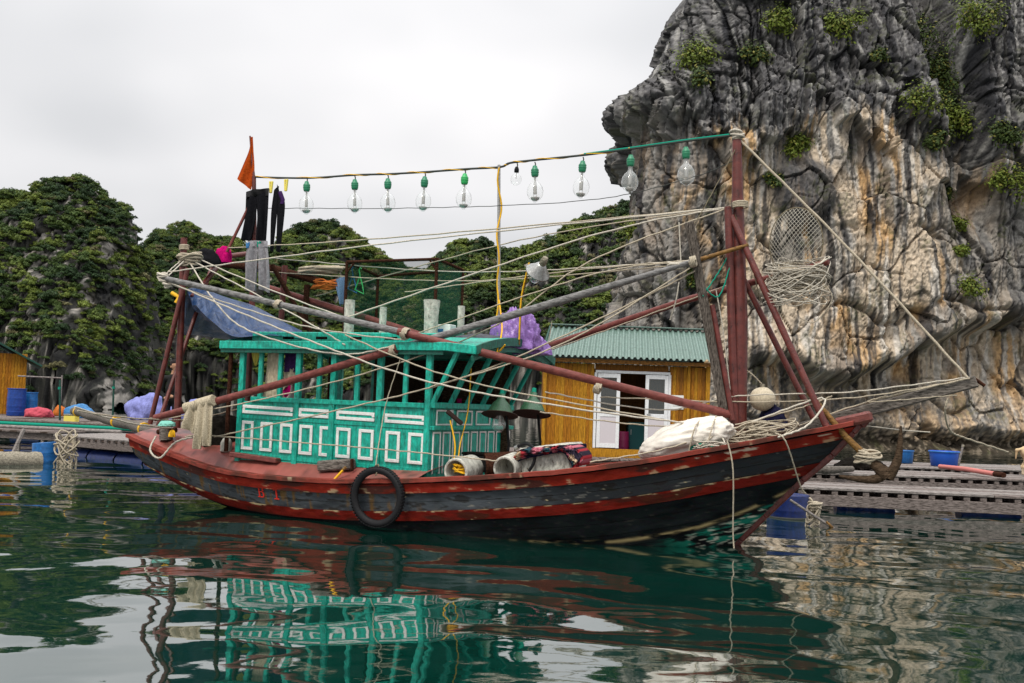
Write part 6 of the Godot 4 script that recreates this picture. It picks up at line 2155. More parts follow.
	heap(dt, Vector3(0.258, 2.221, 0.35), Vector3(0.40, 0.17, 0.25), mat("tarp_dark", lin(0.05, 0.05, 0.062), 0.5), 34, "cover")
	var wc := aboard("white_carton", "small white carton on the roof beside the thickest white post", "carton", Vector3(-0.193, 2.422, 0.3))
	c = Shape.new()
	c.box(Vector3(-0.247, 2.456, 0.2), Vector3(0.2, 0.13, 0.16), Basis(), 0.006)
	part("box", c, M.paper, wc)
	c = Shape.new()
	c.box(Vector3(-0.289, 2.443, 0.2) + Vector3(0, 0, 0.083), Vector3(0.09, 0.04, 0.004), Basis(), 0.001)
	part("print", c, M.tarp_sky, wc)
	floodlight()
	deck_gear()

func floodlight() -> void:
	var o := aboard("floodlight", "tilted floodlight with bare bulb on a yellow-wired pole", "floodlight", Vector3(0.717, 2.465, 0.1))
	pole("pole", [Vector3(0.724, 2.279, 0.1), Vector3(0.73, 2.837, 0.1), Vector3(0.8, 3.135, 0.1)], 0.014, M.bamboo, o, 6)
	var c := Vector3(0.945, 3.182, 0.1)
	var t := Transform3D(Basis(Vector3(0, 0, 1), -0.75) * Basis(Vector3(1, 0, 0), 0.5), c)
	var s := Shape.new()
	s.lathe([Vector2(0.04, 0.13), Vector2(0.06, 0.12), Vector2(0.10, 0.06), Vector2(0.155, 0.0), Vector2(0.16, -0.01), Vector2(0.15, -0.008), Vector2(0.095, 0.055), Vector2(0.04, 0.11)], 22, t)
	part("reflector", s, M.metal, o)
	s = Shape.new()
	s.lathe([Vector2(0.001, 0.24), Vector2(0.035, 0.24), Vector2(0.042, 0.2), Vector2(0.042, 0.12), Vector2(0.001, 0.11)], 14, t)
	part("socket", s, M.foam, o)
	s = Shape.new()
	s.lathe([Vector2(0.02, 0.11), Vector2(0.04, 0.05), Vector2(0.075, -0.03), Vector2(0.08, -0.08), Vector2(0.06, -0.14), Vector2(0.02, -0.17), Vector2(0.001, -0.172)], 22, t)
	part("glass_envelope", s, M.glass, o)
	rope([Vector3(0.821, 3.297, 0.1), Vector3(0.795, 3.145, 0.12), Vector3(0.739, 2.835, 0.12), Vector3(0.731, 2.339, 0.12)], 0.0, 0.012, M.yellow, "cable", o)

func deck_lamp(p: Vector3, size: float, label: String, bulb_on: bool) -> void:
	var o := aboard("deck_lamp", label, "lamp", p - Vector3(0, 0.6, 0), "green conical lamps at the cabin front")
	var t := Transform3D(Basis(Vector3(0, 0, 1), 0.04) * Basis(Vector3(1, 0, 0), -0.24), p)
	var s := Shape.new()
	var k := size
	s.lathe([Vector2(0.001, 0.30 * k), Vector2(0.05 * k, 0.30 * k), Vector2(0.06 * k, 0.22 * k), Vector2(0.13 * k, 0.15 * k), Vector2(0.19 * k, 0.02 * k), Vector2(0.2 * k, 0.0)], 24, t)
	part("shade", s, M.shade_green, o)
	s = Shape.new()
	s.lathe([Vector2(0.19 * k, 0.004), Vector2(0.27 * k, -0.008), Vector2(0.275 * k, -0.014), Vector2(0.262 * k, -0.02), Vector2(0.05 * k, -0.012), Vector2(0.001, -0.012)], 28, t)
	part("rim_disc", s, M.rust_disc, o)
	s = Shape.new()
	s.lathe([Vector2(0.001, 0.37 * k), Vector2(0.03 * k, 0.37 * k), Vector2(0.038 * k, 0.30 * k), Vector2(0.038 * k, 0.28 * k), Vector2(0.001, 0.28 * k)], 12, t)
	part("cap", s, M.rope_green, o)
	if bulb_on:
		s = Shape.new()
		s.lathe([Vector2(0.03, -0.015), Vector2(0.05, -0.05), Vector2(0.085, -0.11), Vector2(0.08, -0.16), Vector2(0.05, -0.2), Vector2(0.001, -0.215)], 22, t)
		part("glass_envelope", s, M.glass, o)
		s = Shape.new()
		s.tube([p + Vector3(0, -0.02, 0), p + Vector3(0, -0.14, 0)], 0.015, 7)
		part("filament", s, M.filament, o)
	pole("stand", [p + Vector3(0.06, -0.02, -0.05), p + Vector3(0.1, -0.35, -0.06), p + Vector3(0.08, -0.75, -0.06)], 0.016, M.black, o, 7)

func ring_drum(a: Vector3, b: Vector3, r: float, m: Material, o: Node3D) -> void:
	var s := Shape.new()
	var t := (b - a).normalized()
	var q := t.cross(Vector3.UP).normalized()
	var tr := Transform3D(Basis(q, t, q.cross(t)), a)
	var l := (b - a).length()
	s.lathe([Vector2(r * 0.8, l), Vector2(r, l), Vector2(r, 0.0), Vector2(r * 0.97, -0.012), Vector2(r * 0.82, -0.012), Vector2(r * 0.8, 0.0), Vector2(r * 0.8, l * 0.95), Vector2(0.001, l * 0.95)], 28, tr)
	part("shell", s, m, o)

func deck_gear() -> void:
	var c: Shape
	# ---- tyre fender
	var tp := Vector3(-0.315, 0.446, 1.6)
	tp.z = hull_z(tp.x, tp.y) + 0.11
	var ty := aboard("tyre_fender", "black motorbike tyre hung as a fender on the hull side", "tyre", tp)
	c = Shape.new()
	var prof := []
	for k in 17:
		var a := TAU * k / 16.0
		prof.append(Vector2(0.305 + 0.038 * cos(a) - (0.008 if cos(a) < -0.6 else 0.0), 0.04 * sin(a)))
	c.lathe(prof, 44, Transform3D(Basis(Vector3(1, 0, 0), PI / 2 + 0.03), tp))
	part("casing", c, M.rubber, ty)
	c = Shape.new()
	for k in 60:
		var a := TAU * k / 60.0
		var d := Vector3(cos(a), sin(a), 0)
		for e in [-0.022, 0.022]:
			c.box(tp + d * 0.340 + Vector3(0, 0, e), Vector3(0.008, 0.022, 0.034), Basis(d, Vector3(-sin(a), cos(a), 0), Vector3(0, 0, 1)) * Basis(Vector3(1, 0, 0), 0.5 if e > 0 else -0.5), 0.003)
	part("tread", c, M.rubber, ty)
	rope([Vector3(-0.419, 0.783, 1.48), tp + Vector3(0, 0.355, 0), tp + Vector3(0.0, 0.245, 0.05)], 0.0, 0.010, M.rope_dark, "hanging_rope", ty)
	# ---- wooden block and yellow stick by the cabin
	var wb := aboard("wooden_block", "rough grey timber block on the side deck against the cabin", "timber", Vector3(-1.076, 0.646, 1.3))
	c = Shape.new()
	c.bar(Vector3(-1.315, 0.726, 1.27), Vector3(-0.883, 0.771, 1.22), 0.18, 0.13, Vector3.UP, 0.02)
	part("block", c, M.driftwood, wb)
	c = Shape.new()
	c.bar(Vector3(-0.841, 0.695, 1.3), Vector3(-0.849, 0.835, 1.3), 0.05, 0.02, Vector3(1, 0, 0))
	part("strap", c, M.rust, wb)
	var ys := aboard("yellow_stick", "short yellow stick leaning against the timber block", "stick", Vector3(-0.978, 0.545, 1.5))
	c = Shape.new()
	c.tube([Vector3(-0.992, 0.556, 1.5), Vector3(-0.849, 0.746, 1.42)], 0.016, 6)
	part("shaft", c, M.yellow, ys)
	c = Shape.new()
	c.tube([Vector3(-0.877, 0.71, 1.437), Vector3(-0.849, 0.746, 1.42)], 0.02, 6)
	part("end", c, M.bamboo, ys)
	# ---- curtains in the cabin windows
	var cu := aboard("cream_curtain", "cream chequered curtain in the second cabin window", "curtain", Vector3(-2.307, 1.52, 1))
	c = Shape.new()
	c.cloth([Vector3(-2.362, 2.155, 1.02), Vector3(-2.372, 1.81, 1.02), Vector3(-2.4, 1.504, 1.02)], [Vector3(-2.191, 2.156, 1.02), Vector3(-2.186, 1.814, 1.02), Vector3(-2.182, 1.51, 1.02)], 0.012, 2.0, 0.0, 0.004)
	part("drape", c, M.cloth_cream, cu)
	var pc := aboard("purple_curtain", "dark purple curtain with cream lining in the third window", "curtain", Vector3(-1.999, 1.528, 1))
	c = Shape.new()
	c.cloth([Vector3(-2.114, 2.158, 1), Vector3(-2.105, 2.006, 1), Vector3(-2.111, 1.854, 1)], [Vector3(-1.93, 2.159, 1), Vector3(-1.917, 1.945, 1), Vector3(-1.942, 1.857, 1)], 0.02, 1.5, 0.0, 0.004)
	part("drape", c, M.cloth_purple, pc)
	c = Shape.new()
	c.cloth([Vector3(-2.11, 1.981, 0.99), Vector3(-2.116, 1.816, 0.99), Vector3(-2.12, 1.626, 0.99)], [Vector3(-2, 1.932, 0.99), Vector3(-1.932, 1.82, 0.99), Vector3(-2.002, 1.705, 0.99)], 0.015, 1.2, 0.0, 0.004)
	part("lining", c, M.cloth_cream, pc)
	c = Shape.new()
	c.cloth([Vector3(-2.115, 1.677, 0.98), Vector3(-2.126, 1.601, 0.98), Vector3(-2.106, 1.539, 0.98)], [Vector3(-2.009, 1.705, 0.98), Vector3(-2.018, 1.604, 0.98), Vector3(-2.06, 1.54, 0.98)], 0.01, 1.2, 0.0, 0.004)
	part("red_end", c, M.magenta, pc)
	var yh := aboard("yellow_rag", "pale yellow rag hanging in the first cabin window", "rag", Vector3(-2.635, 1.979, 0.9))
	c = Shape.new()
	c.cloth([Vector3(-2.709, 2.147, 0.9), Vector3(-2.704, 2.056, 0.9), Vector3(-2.656, 1.94, 0.9)], [Vector3(-2.581, 2.148, 0.9), Vector3(-2.591, 2.044, 0.9), Vector3(-2.631, 1.927, 0.9)], 0.015, 1.0, 0.0, 0.004)
	part("drape", c, M.yellow_pale, yh)
	c = Shape.new()
	c.tube([Vector3(-2.726, 2.147, 0.9), Vector3(-2.565, 2.148, 0.9)], 0.008, 5)
	part("string", c, M.rope, yh)
	# ---- gear in the wheelhouse, seen dimly through the windows
	var gearbox := aboard("wheelhouse_shelf", "dark shelf of gear seen through the forward cabin windows", "shelf", Vector3(-0.6, 0.7, -0.4))
	c = wall_box(-1.1, 0.0, 1.42, 1.46, -0.8, -0.4)
	part("shelf_board", c, M.brown_wood, gearbox)
	for k in 7:
		c = Shape.new()
		var hh := 0.1 + 0.04 * (k % 3)
		c.tube([Vector3(-1.0 + k * 0.15, 1.46, -0.55), Vector3(-1.0 + k * 0.15, 1.46 + hh, -0.55)], 0.035, 8)
		part("bottle", c, [M.pink, M.foam, M.dark, M.rust, M.magenta, M.barrel, M.dark][k], gearbox)
	# ---- lamps, drums and boxes ahead of the cabin
	deck_lamp(Vector3(0.728, 1.425, 0.6), 0.8, "green lamp with bare bulb below its rusty disc, nearer the cabin", true)
	deck_lamp(Vector3(0.928, 1.448, 0.1), 0.85, "green lamp with rusty disc shade in front of the pebbly wall", false)
	var br := aboard("lamp_bracket", "rusty plate bracket with yellow wire on the cabin front", "bracket", Vector3(0.373, 1.431, 1.1))
	c = Shape.new()
	c.bar(Vector3(0.23, 1.439, 1), Vector3(0.382, 1.294, 0.9), 0.12, 0.05, Vector3.UP, 0.01)
	part("plate", c, M.rust_disc, br)
	rope([Vector3(0.274, 1.336, 1), Vector3(0.377, 1.052, 1.05), Vector3(0.387, 0.813, 1.1)], 0.0, 0.012, M.yellow, "wire", br)
	rope([Vector3(0.323, 1.963, 0.6), Vector3(0.354, 1.458, 0.7), Vector3(0.391, 1.051, 0.95), Vector3(0.451, 0.828, 1.1)], 0.0, 0.009, M.yellow, "wire", br)
	var names := ["white drum on its side with yellow wire inside, behind the rail", "smaller white ring-ended drum right of the wired drum"]
	var ends := [[Vector3(0.53, 0.784, 1.3), Vector3(0.557, 0.794, 0.95)], [Vector3(1.108, 0.848, 1.25), Vector3(1.109, 0.87, 0.95)]]
	for k in 2:
		var o := aboard("white_drum", names[k], "drum", ends[k][0] - Vector3(0, 0.15, 0), "drums lying behind the rail")
		ring_drum(ends[k][0] - Vector3(0, 0.02, 0), ends[k][1], [0.155, 0.14][k], M.old_white, o)
		if k == 0:
			part("wire", tangle(ends[k][0] + Vector3(0.02, 0.02, -0.05), Vector3(0.09, 0.06, 0.05), 7, 0.008, 95), M.yellow, o)
	var rd := aboard("rusty_drum", "red rusty drum behind the smaller white drum", "drum", Vector3(0.853, 0.763, 0.9))
	ring_drum(Vector3(0.735, 0.827, 0.95), Vector3(1.072, 0.861, 0.75), 0.15, M.rust, rd)
	var bx := aboard("black_box", "low black box on deck before the cabin front", "box", Vector3(0.563, 0.765, 0.8))
	c = Shape.new()
	c.box(Vector3(0.549, 0.844, 0.75), Vector3(0.32, 0.2, 0.25), Basis(), 0.012)
	part("body", c, M.black, bx)
	c = Shape.new()
	c.box(Vector3(0.549, 0.844, 0.75) + Vector3(0, 0.11, 0), Vector3(0.34, 0.03, 0.27), Basis(), 0.008)
	part("lid", c, M.dark, bx)
	var wx := aboard("white_chest", "white chest on the fore deck under the patterned blanket", "chest", Vector3(1.507, 0.767, 0.9))
	c = Shape.new()
	c.bar(Vector3(1.214, 0.883, 0.85), Vector3(1.815, 0.982, 0.85), 0.5, 0.34, Vector3.UP, 0.025)
	part("body", c, M.old_white, wx)
	c = Shape.new()
	c.bar(Vector3(1.197, 1.007, 0.85), Vector3(1.823, 1.105, 0.85), 0.53, 0.05, Vector3.UP, 0.012)
	part("lid", c, M.navy, wx)
	blanket()
	var ho := aboard("black_hose", "black hose arching beside the white chest", "hose", Vector3(1.346, 0.822, 1.1))
	c = Shape.new()
	c.tube(Shape.finer([Vector3(1.136, 1.064, 1), Vector3(1.266, 1.105, 1.05), Vector3(1.394, 1.057, 1.12), Vector3(1.411, 0.916, 1.15), Vector3(1.355, 0.814, 1.15)], 6), 0.018, 7)
	part("tube", c, M.rubber, ho)
	c = Shape.new()
	c.tube([Vector3(1.112, 1.052, 1), Vector3(1.148, 1.07, 1)], 0.028, 7)
	part("coupling", c, M.metal, ho)
	# ---- white bundle and gear by the mast
	var wt := aboard("white_bundle", "large cream canvas bundle roped down on the fore deck by the mast", "bundle", Vector3(2.88, 1.049, 0.5))
	var wn := noise(510, 1.2, 3)
	var wn2 := noise(511, 2.4, 2)
	c = Shape.new()
	var ax := (Vector3(3.359, 1.408, 0.35) - Vector3(2.481, 1.062, 0.5)).normalized()
	var f := func(d: Vector3) -> float:
		return 0.98 + 0.14 * wn.get_noise_3d(d.x * 0.8, d.y * 0.6, d.z * 0.6) + 0.16 * (0.35 - absf(wn2.get_noise_3d(d.x * 0.25, d.y * 0.9, d.z * 0.9)))
	c.lump(Vector3(2.931, 1.204, 0.45), Vector3(0.55, 0.21, 0.34), f, 60, 36)
	var rot := Basis(Vector3(0, 0, 1), atan2(ax.y, ax.x) * 0.85)
	var ctr := Vector3(2.931, 1.204, 0.45)
	for k in c.v.size():
		c.v[k] = ctr + rot * (c.v[k] - ctr)
		c.n[k] = rot * c.n[k]
	part("canvas", c, M.tarp_white, wt)
	rope([Vector3(3.043, 1.065, 0.8), Vector3(3.097, 1.334, 0.78), Vector3(3.117, 1.442, 0.6)], -0.02, 0.010, M.rope, "tie", wt)
	rope([Vector3(3.235, 1.128, 0.8), Vector3(3.283, 1.362, 0.75), Vector3(3.268, 1.491, 0.5)], -0.02, 0.010, M.rope, "tie", wt)
	rope([Vector3(3.18, 1.168, 0.84), Vector3(3.401, 1.409, 0.5)], 0.0, 0.009, M.rope, "tie", wt)
	var bu := aboard("round_buoy", "cream round buoy resting right of the mast", "buoy", Vector3(3.667, 1.599, -0.1))
	c = Shape.new()
	c.lump(Vector3(3.659, 1.701, -0.1), Vector3(0.145, 0.135, 0.14), func(d: Vector3) -> float: return 1.0 + 0.015 * sin(d.x * 7.0), 30, 20)
	part("ball", c, M.buoy, bu)
	c = Shape.new()
	c.tube([Vector3(3.657, 1.836, -0.1), Vector3(3.656, 1.87, -0.1)], 0.03, 8)
	part("eye", c, M.foam, bu)
	rope([Vector3(3.657, 1.859, -0.1), Vector3(3.569, 1.957, -0.05), Vector3(3.465, 2.043, 0)], 0.0, 0.009, M.rope, "tether", bu)
	bundle_aboard("navy_bundle", "dark navy bundle of cloth below the round buoy", "bundle", Vector3(3.766, 1.344, -0.2), Vector3(0.19, 0.28, 0.2), M.navy, 41)
	bundle_aboard("green_net_heap", "dark green net heap behind the rail at the mast foot", "net", Vector3(3.158, 1.098, 0.6), Vector3(0.2, 0.12, 0.15), M.rope_green, 42)
	# ---- hoop net and line bundle at the end of the far boom
	var hn := aboard("hoop_net", "pale mesh net spread from a hoop above the line bundle", "net", Vector3(4.03, 3.09, -0))
	c = Shape.new()
	var ce := Vector3(4.014, 3.45, -0)
	var rx := 0.29
	var ry := 0.40
	var P := func(u: float, v: float) -> Vector3:
		var q := Vector2(u, v)
		return ce + Vector3(q.x * rx, q.y * ry, 0.22 * (1.0 - q.length_squared()))
	for k in 19:
		var g := -0.93 + k * 0.1033
		for e in [-1.0, 1.0]:
			# diamond mesh: strands on both diagonals, sagging a little
			var half := sqrt(1.0 - g * g)
			var line := []
			for j in 13:
				var t := lerpf(-half, half, j / 12.0)
				var q := Vector2(g - e * t, t + e * g) * 0.7071
				line.append(P.call(q.x + 0.03 * sin(q.y * 4.0 + g * 3.0), q.y - 0.03 * cos(q.x * 3.0)))
			c.tube(line, 0.0034, 4, false)
	part("mesh", c, M.net_line, hn)
	c = Shape.new()
	var hoop := []
	for k in 33:
		hoop.append(P.call(cos(TAU * k / 32.0), sin(TAU * k / 32.0)))
	c.tube(hoop, 0.008, 6, false)
	part("hoop", c, M.rope_dark, hn)
	var lb := aboard("line_bundle", "thick tangle of cream fishing line wound on the boom end", "fishing line", Vector3(4.046, 2.8, 0.08))
	part("strand", tangle(Vector3(4.032, 3.012, 0.08), Vector3(0.36, 0.25, 0.16), 40, 0.006, 96), M.rope_pale, lb)
	part("strand", tangle(Vector3(4.039, 3.048, 0.06), Vector3(0.3, 0.17, 0.12), 26, 0.007, 97), M.rope, lb)
	rope([Vector3(4.354, 2.959, 0.1), Vector3(4.419, 2.794, 0.1), Vector3(4.244, 2.554, 0.1), Vector3(4.084, 2.598, 0.1)], 0.02, 0.007, M.rope, "loose_end", lb)
	# ---- wooden anchor at the bow
	var an := aboard("wooden_anchor", "brown wooden two-fluked anchor slung under the bowsprit", "anchor", Vector3(4.932, 0.902, 0.15))
	c = Shape.new()
	c.tube([Vector3(4.188, 1.786, 0.15), Vector3(4.587, 1.316, 0.15), Vector3(4.971, 0.946, 0.15)], [0.028, 0.036, 0.046], 9, true, 0.05)
	part("shank", c, M.bamboo, an)
	for q in [[[Vector3(5.011, 0.907, 0.15), Vector3(5.097, 1.078, 0.15), Vector3(5.124, 1.256, 0.14), Vector3(5.131, 1.455, 0.12)], [0.062, 0.046, 0.03, 0.01]], [[Vector3(5.029, 0.992, 0.15), Vector3(4.892, 0.89, 0.15), Vector3(4.715, 0.88, 0.17), Vector3(4.525, 0.901, 0.19)], [0.062, 0.05, 0.034, 0.012]]]:
		c = Shape.new()
		c.tube(Shape.finer(q[0], 4), interp(q[1], 4), 9, true, 0.06)
		part("fluke", c, M.brown_wood, an)
	c = Shape.new()
	c.tube([Vector3(4.851, 1.065, 0.15), Vector3(5.01, 0.918, 0.15)], [0.05, 0.075], 9, true, 0.06)
	part("crown", c, M.brown_wood, an)
	part("lashing", tangle(Vector3(4.81, 1.126, 0.15), Vector3(0.13, 0.07, 0.07), 14, 0.012, 98), M.rope, an)
	# ---- stern clutter
	var cl := aboard("stern_winch", "small weathered winch stump with pale green cloth at the stern", "winch", Vector3(-4.108, 0.905, 0.85))
	c = Shape.new()
	c.tube([Vector3(-4.108, 0.905, 0.85), Vector3(-4.123, 1.107, 0.85)], [0.09, 0.08], 10, true, 0.05)
	part("stump", c, M.driftwood, cl)
	c = Shape.new()
	c.tube([Vector3(-4.257, 1.007, 0.85), Vector3(-3.945, 1.047, 0.85)], 0.035, 8)
	part("bar", c, M.rust, cl)
	bundle_aboard("green_cloth", "pale turquoise cloth on top of the stern winch", "cloth", Vector3(-4.105, 1.094, 0.85), Vector3(0.14, 0.07, 0.1), mat("mint", lin(0.2, 0.5, 0.42), 0.8), 43)
	bundle_aboard("yellow_float", "small yellow float tied beside the stern winch", "float", Vector3(-3.961, 0.953, 0.9), Vector3(0.05, 0.1, 0.05), M.yellow, 44)
	bundle_aboard("dark_gear_heap", "dark heap of gear on the stern deck behind the towels", "gear", Vector3(-3.445, 0.822, 0.5), Vector3(0.36, 0.42, 0.4), M.dark, 45)
	var pu := aboard("white_jug", "white plastic jug on deck against the cabin's after corner", "jug", Vector3(-3.001, 0.801, 0.95))
	c = Shape.new()
	c.lathe([Vector2(0.001, 0), Vector2(0.07, 0), Vector2(0.075, 0.02), Vector2(0.075, 0.12), Vector2(0.05, 0.17), Vector2(0.025, 0.19), Vector2(0.025, 0.21), Vector2(0.001, 0.21)], 16, Transform3D(Basis(), Vector3(-3.001, 0.801, 0.95)))
	part("body", c, M.old_white, pu)
	c = Shape.new()
	c.lathe([Vector2(0.001, 0.21), Vector2(0.03, 0.21), Vector2(0.03, 0.235), Vector2(0.001, 0.235)], 12, Transform3D(Basis(), Vector3(-3.001, 0.801, 0.95)))
	part("cap", c, M.tarp_sky, pu)

func interp(a: Array, sub: int) -> Array:
	var out := []
	for k in a.size() - 1:
		for j in sub:
			out.append(lerpf(a[k], a[k + 1], j / float(sub)))
	out.append(a[a.size() - 1])
	return out

func bundle_aboard(called: String, label: String, category: String, p: Vector3, size: Vector3, m: Material, sd: int) -> void:
	heap(aboard(called, label, category, p), p, size, m, sd)

# printed blanket: flowers are dye in the cloth, so they are vertex colours
func blanket() -> void:
	var o := aboard("patterned_blanket", "dark blanket with red and cream flowers over the white chest", "blanket", Vector3(1.558, 1.026, 0.9))
	var n := noise(530, 1.0, 1, FastNoiseLite.TYPE_CELLULAR)
	n.cellular_return_type = FastNoiseLite.RETURN_CELL_VALUE
	var nz := noise(531, 3.0, 2)
	var s := Shape.new()
	var way := [Vector3(1.156, 0.956, 1.12), Vector3(1.25, 1.05, 1.12), Vector3(1.524, 1.085, 1.12), Vector3(1.77, 1.118, 1.12), Vector3(1.911, 1.071, 1.12), Vector3(1.978, 0.989, 1.14), Vector3(1.954, 0.902, 1.16)]
	var low := [Vector3(1.2, 0.905, 1.16), Vector3(1.306, 0.954, 1.16), Vector3(1.555, 1.011, 1.16), Vector3(1.753, 1.043, 1.16), Vector3(1.825, 0.971, 1.16), Vector3(1.877, 0.898, 1.17), Vector3(1.871, 0.845, 1.18)]
	var A := Shape.finer(way, 7)
	var B := Shape.finer(low, 7)
	var rows := []
	var cols := []
	for k in 22:
		var t := k / 21.0
		var row := []
		var cr := []
		for j in A.size():
			var p: Vector3 = A[j].lerp(B[j], t)
			row.append(p + Vector3(0, 0.02 * nz.get_noise_2d(j * 0.4, t * 3.0), 0.06 * sin(t * PI) + 0.05 * nz.get_noise_2d(j * 0.3, t * 2.0 + 9.0)))
			var v := n.get_noise_3d(p.x * 17.0, p.y * 17.0, p.z * 9.0)
			cr.append(Color(0.018, 0.012, 0.025) if v < -0.25 else Color(0.30, 0.02, 0.03) if v < 0.2 else Color(0.45, 0.33, 0.22) if v < 0.5 else Color(0.02, 0.07, 0.09) if v < 0.75 else Color(0.42, 0.12, 0.16))
		rows.append(row)
		cols.append(cr)
	s.sheet(rows, Vector3(0, 0.3, 1), cols)
	var top := []
	var tc := []
	for j in A.size():
		top.append([A[j], A[j] + Vector3(0, 0.01, -0.3)])
		tc.append([cols[0][j], cols[0][j]])
	s.sheet(top, Vector3.UP, tc)
	part("drape", s, M.person, o)
	var f := Shape.new()
	f.tube(Shape.finer(low, 4), 0.012, 6)
	part("hem", f, M.navy, o)

# ================================================================= the person on the dock and the dog on the raft
# One continuous body: tapered bones joined by a smooth minimum, meshed as surface nets.
func body_mesh(bones: Array, cell: float, blend: float, s: Shape) -> void:
	var lo := Vector3(1e9, 1e9, 1e9)
	var hi := -lo
	for b in bones:
		var r: float = maxf(b[2], b[3]) + cell * 2.0
		for e in 2:
			lo = lo.min(b[e] - Vector3(r, r, r))
			hi = hi.max(b[e] + Vector3(r, r, r))
	var N := Vector3i(((hi - lo) / cell).ceil()) + Vector3i.ONE
	var f := PackedFloat32Array()
	f.resize(N.x * N.y * N.z)
	f.fill(1.0)
	for b in bones:
		var a: Vector3 = b[0]
		var ba: Vector3 = b[1] - b[0]
		var l2 := maxf(ba.length_squared(), 1e-9)
		var m: float = maxf(b[2], b[3]) + cell * 2.0 + blend
		var p0 := Vector3i(((b[0].min(b[1]) - Vector3(m, m, m) - lo) / cell).floor()).clamp(Vector3i.ZERO, N - Vector3i.ONE)
		var p1 := Vector3i(((b[0].max(b[1]) + Vector3(m, m, m) - lo) / cell).ceil()).clamp(Vector3i.ZERO, N - Vector3i.ONE)
		for z in range(p0.z, p1.z + 1):
			for y in range(p0.y, p1.y + 1):
				for x in range(p0.x, p1.x + 1):
					var p := lo + Vector3(x, y, z) * cell
					var t := clampf((p - a).dot(ba) / l2, 0.0, 1.0)
					var d := p.distance_to(a + ba * t) - lerpf(b[2], b[3], t)
					var k := x + N.x * (y + N.y * z)
					var o := f[k]
					var h := maxf(blend - absf(o - d), 0.0) / blend
					f[k] = minf(o, d) - h * h * blend * 0.25
	var at := {}
	var steps := [1, N.x, N.x * N.y]
	var axes := [Vector3(1, 0, 0), Vector3(0, 1, 0), Vector3(0, 0, 1)]
	for z in N.z - 1:
		for y in N.y - 1:
			for x in N.x - 1:
				var k := x + N.x * (y + N.y * z)
				var sum := Vector3.ZERO
				var cnt := 0
				for ax in 3:
					var u: int = (ax + 1) % 3
					var w: int = (ax + 2) % 3
					for q in 4:
						var du := q & 1
						var dw := q >> 1
						var i0: int = k + du * steps[u] + dw * steps[w]
						var v0 := f[i0]
						var v1 := f[i0 + steps[ax]]
						if (v0 < 0.0) != (v1 < 0.0):
							sum += axes[u] * du + axes[w] * dw + axes[ax] * (v0 / (v0 - v1))
							cnt += 1
				if cnt == 0:
					continue
				var p := lo + (Vector3(x, y, z) + sum / cnt) * cell
				var g := Vector3(f[k + 1] - f[k], f[k + N.x] - f[k], f[k + N.x * N.y] - f[k])
				var best := 1e9
				var col := Color.WHITE
				for b in bones:
					var ba: Vector3 = b[1] - b[0]
					var t := clampf((p - b[0]).dot(ba) / maxf(ba.length_squared(), 1e-9), 0.0, 1.0)
					var d: float = p.distance_to(b[0] + ba * t) - lerpf(b[2], b[3], t)
					if d < best:
						best = d
						col = b[4]
				at[k] = s.vert(p, g.normalized(), col)
	for z in range(1, N.z - 1):
		for y in range(1, N.y - 1):
			for x in range(1, N.x - 1):
				var k := x + N.x * (y + N.y * z)
				for ax in 3:
					if (f[k] < 0.0) == (f[k + steps[ax]] < 0.0):
						continue
					var u: int = steps[(ax + 1) % 3]
					var w: int = steps[(ax + 2) % 3]
					var a: int = at[k - u - w]
					var b: int = at[k - w]
					var c: int = at[k]
					var d: int = at[k - u]
					var nn: Vector3 = axes[ax] * (1.0 if f[k] < 0.0 else -1.0)
					s.tri(a, b, c, nn)
					s.tri(a, c, d, nn)

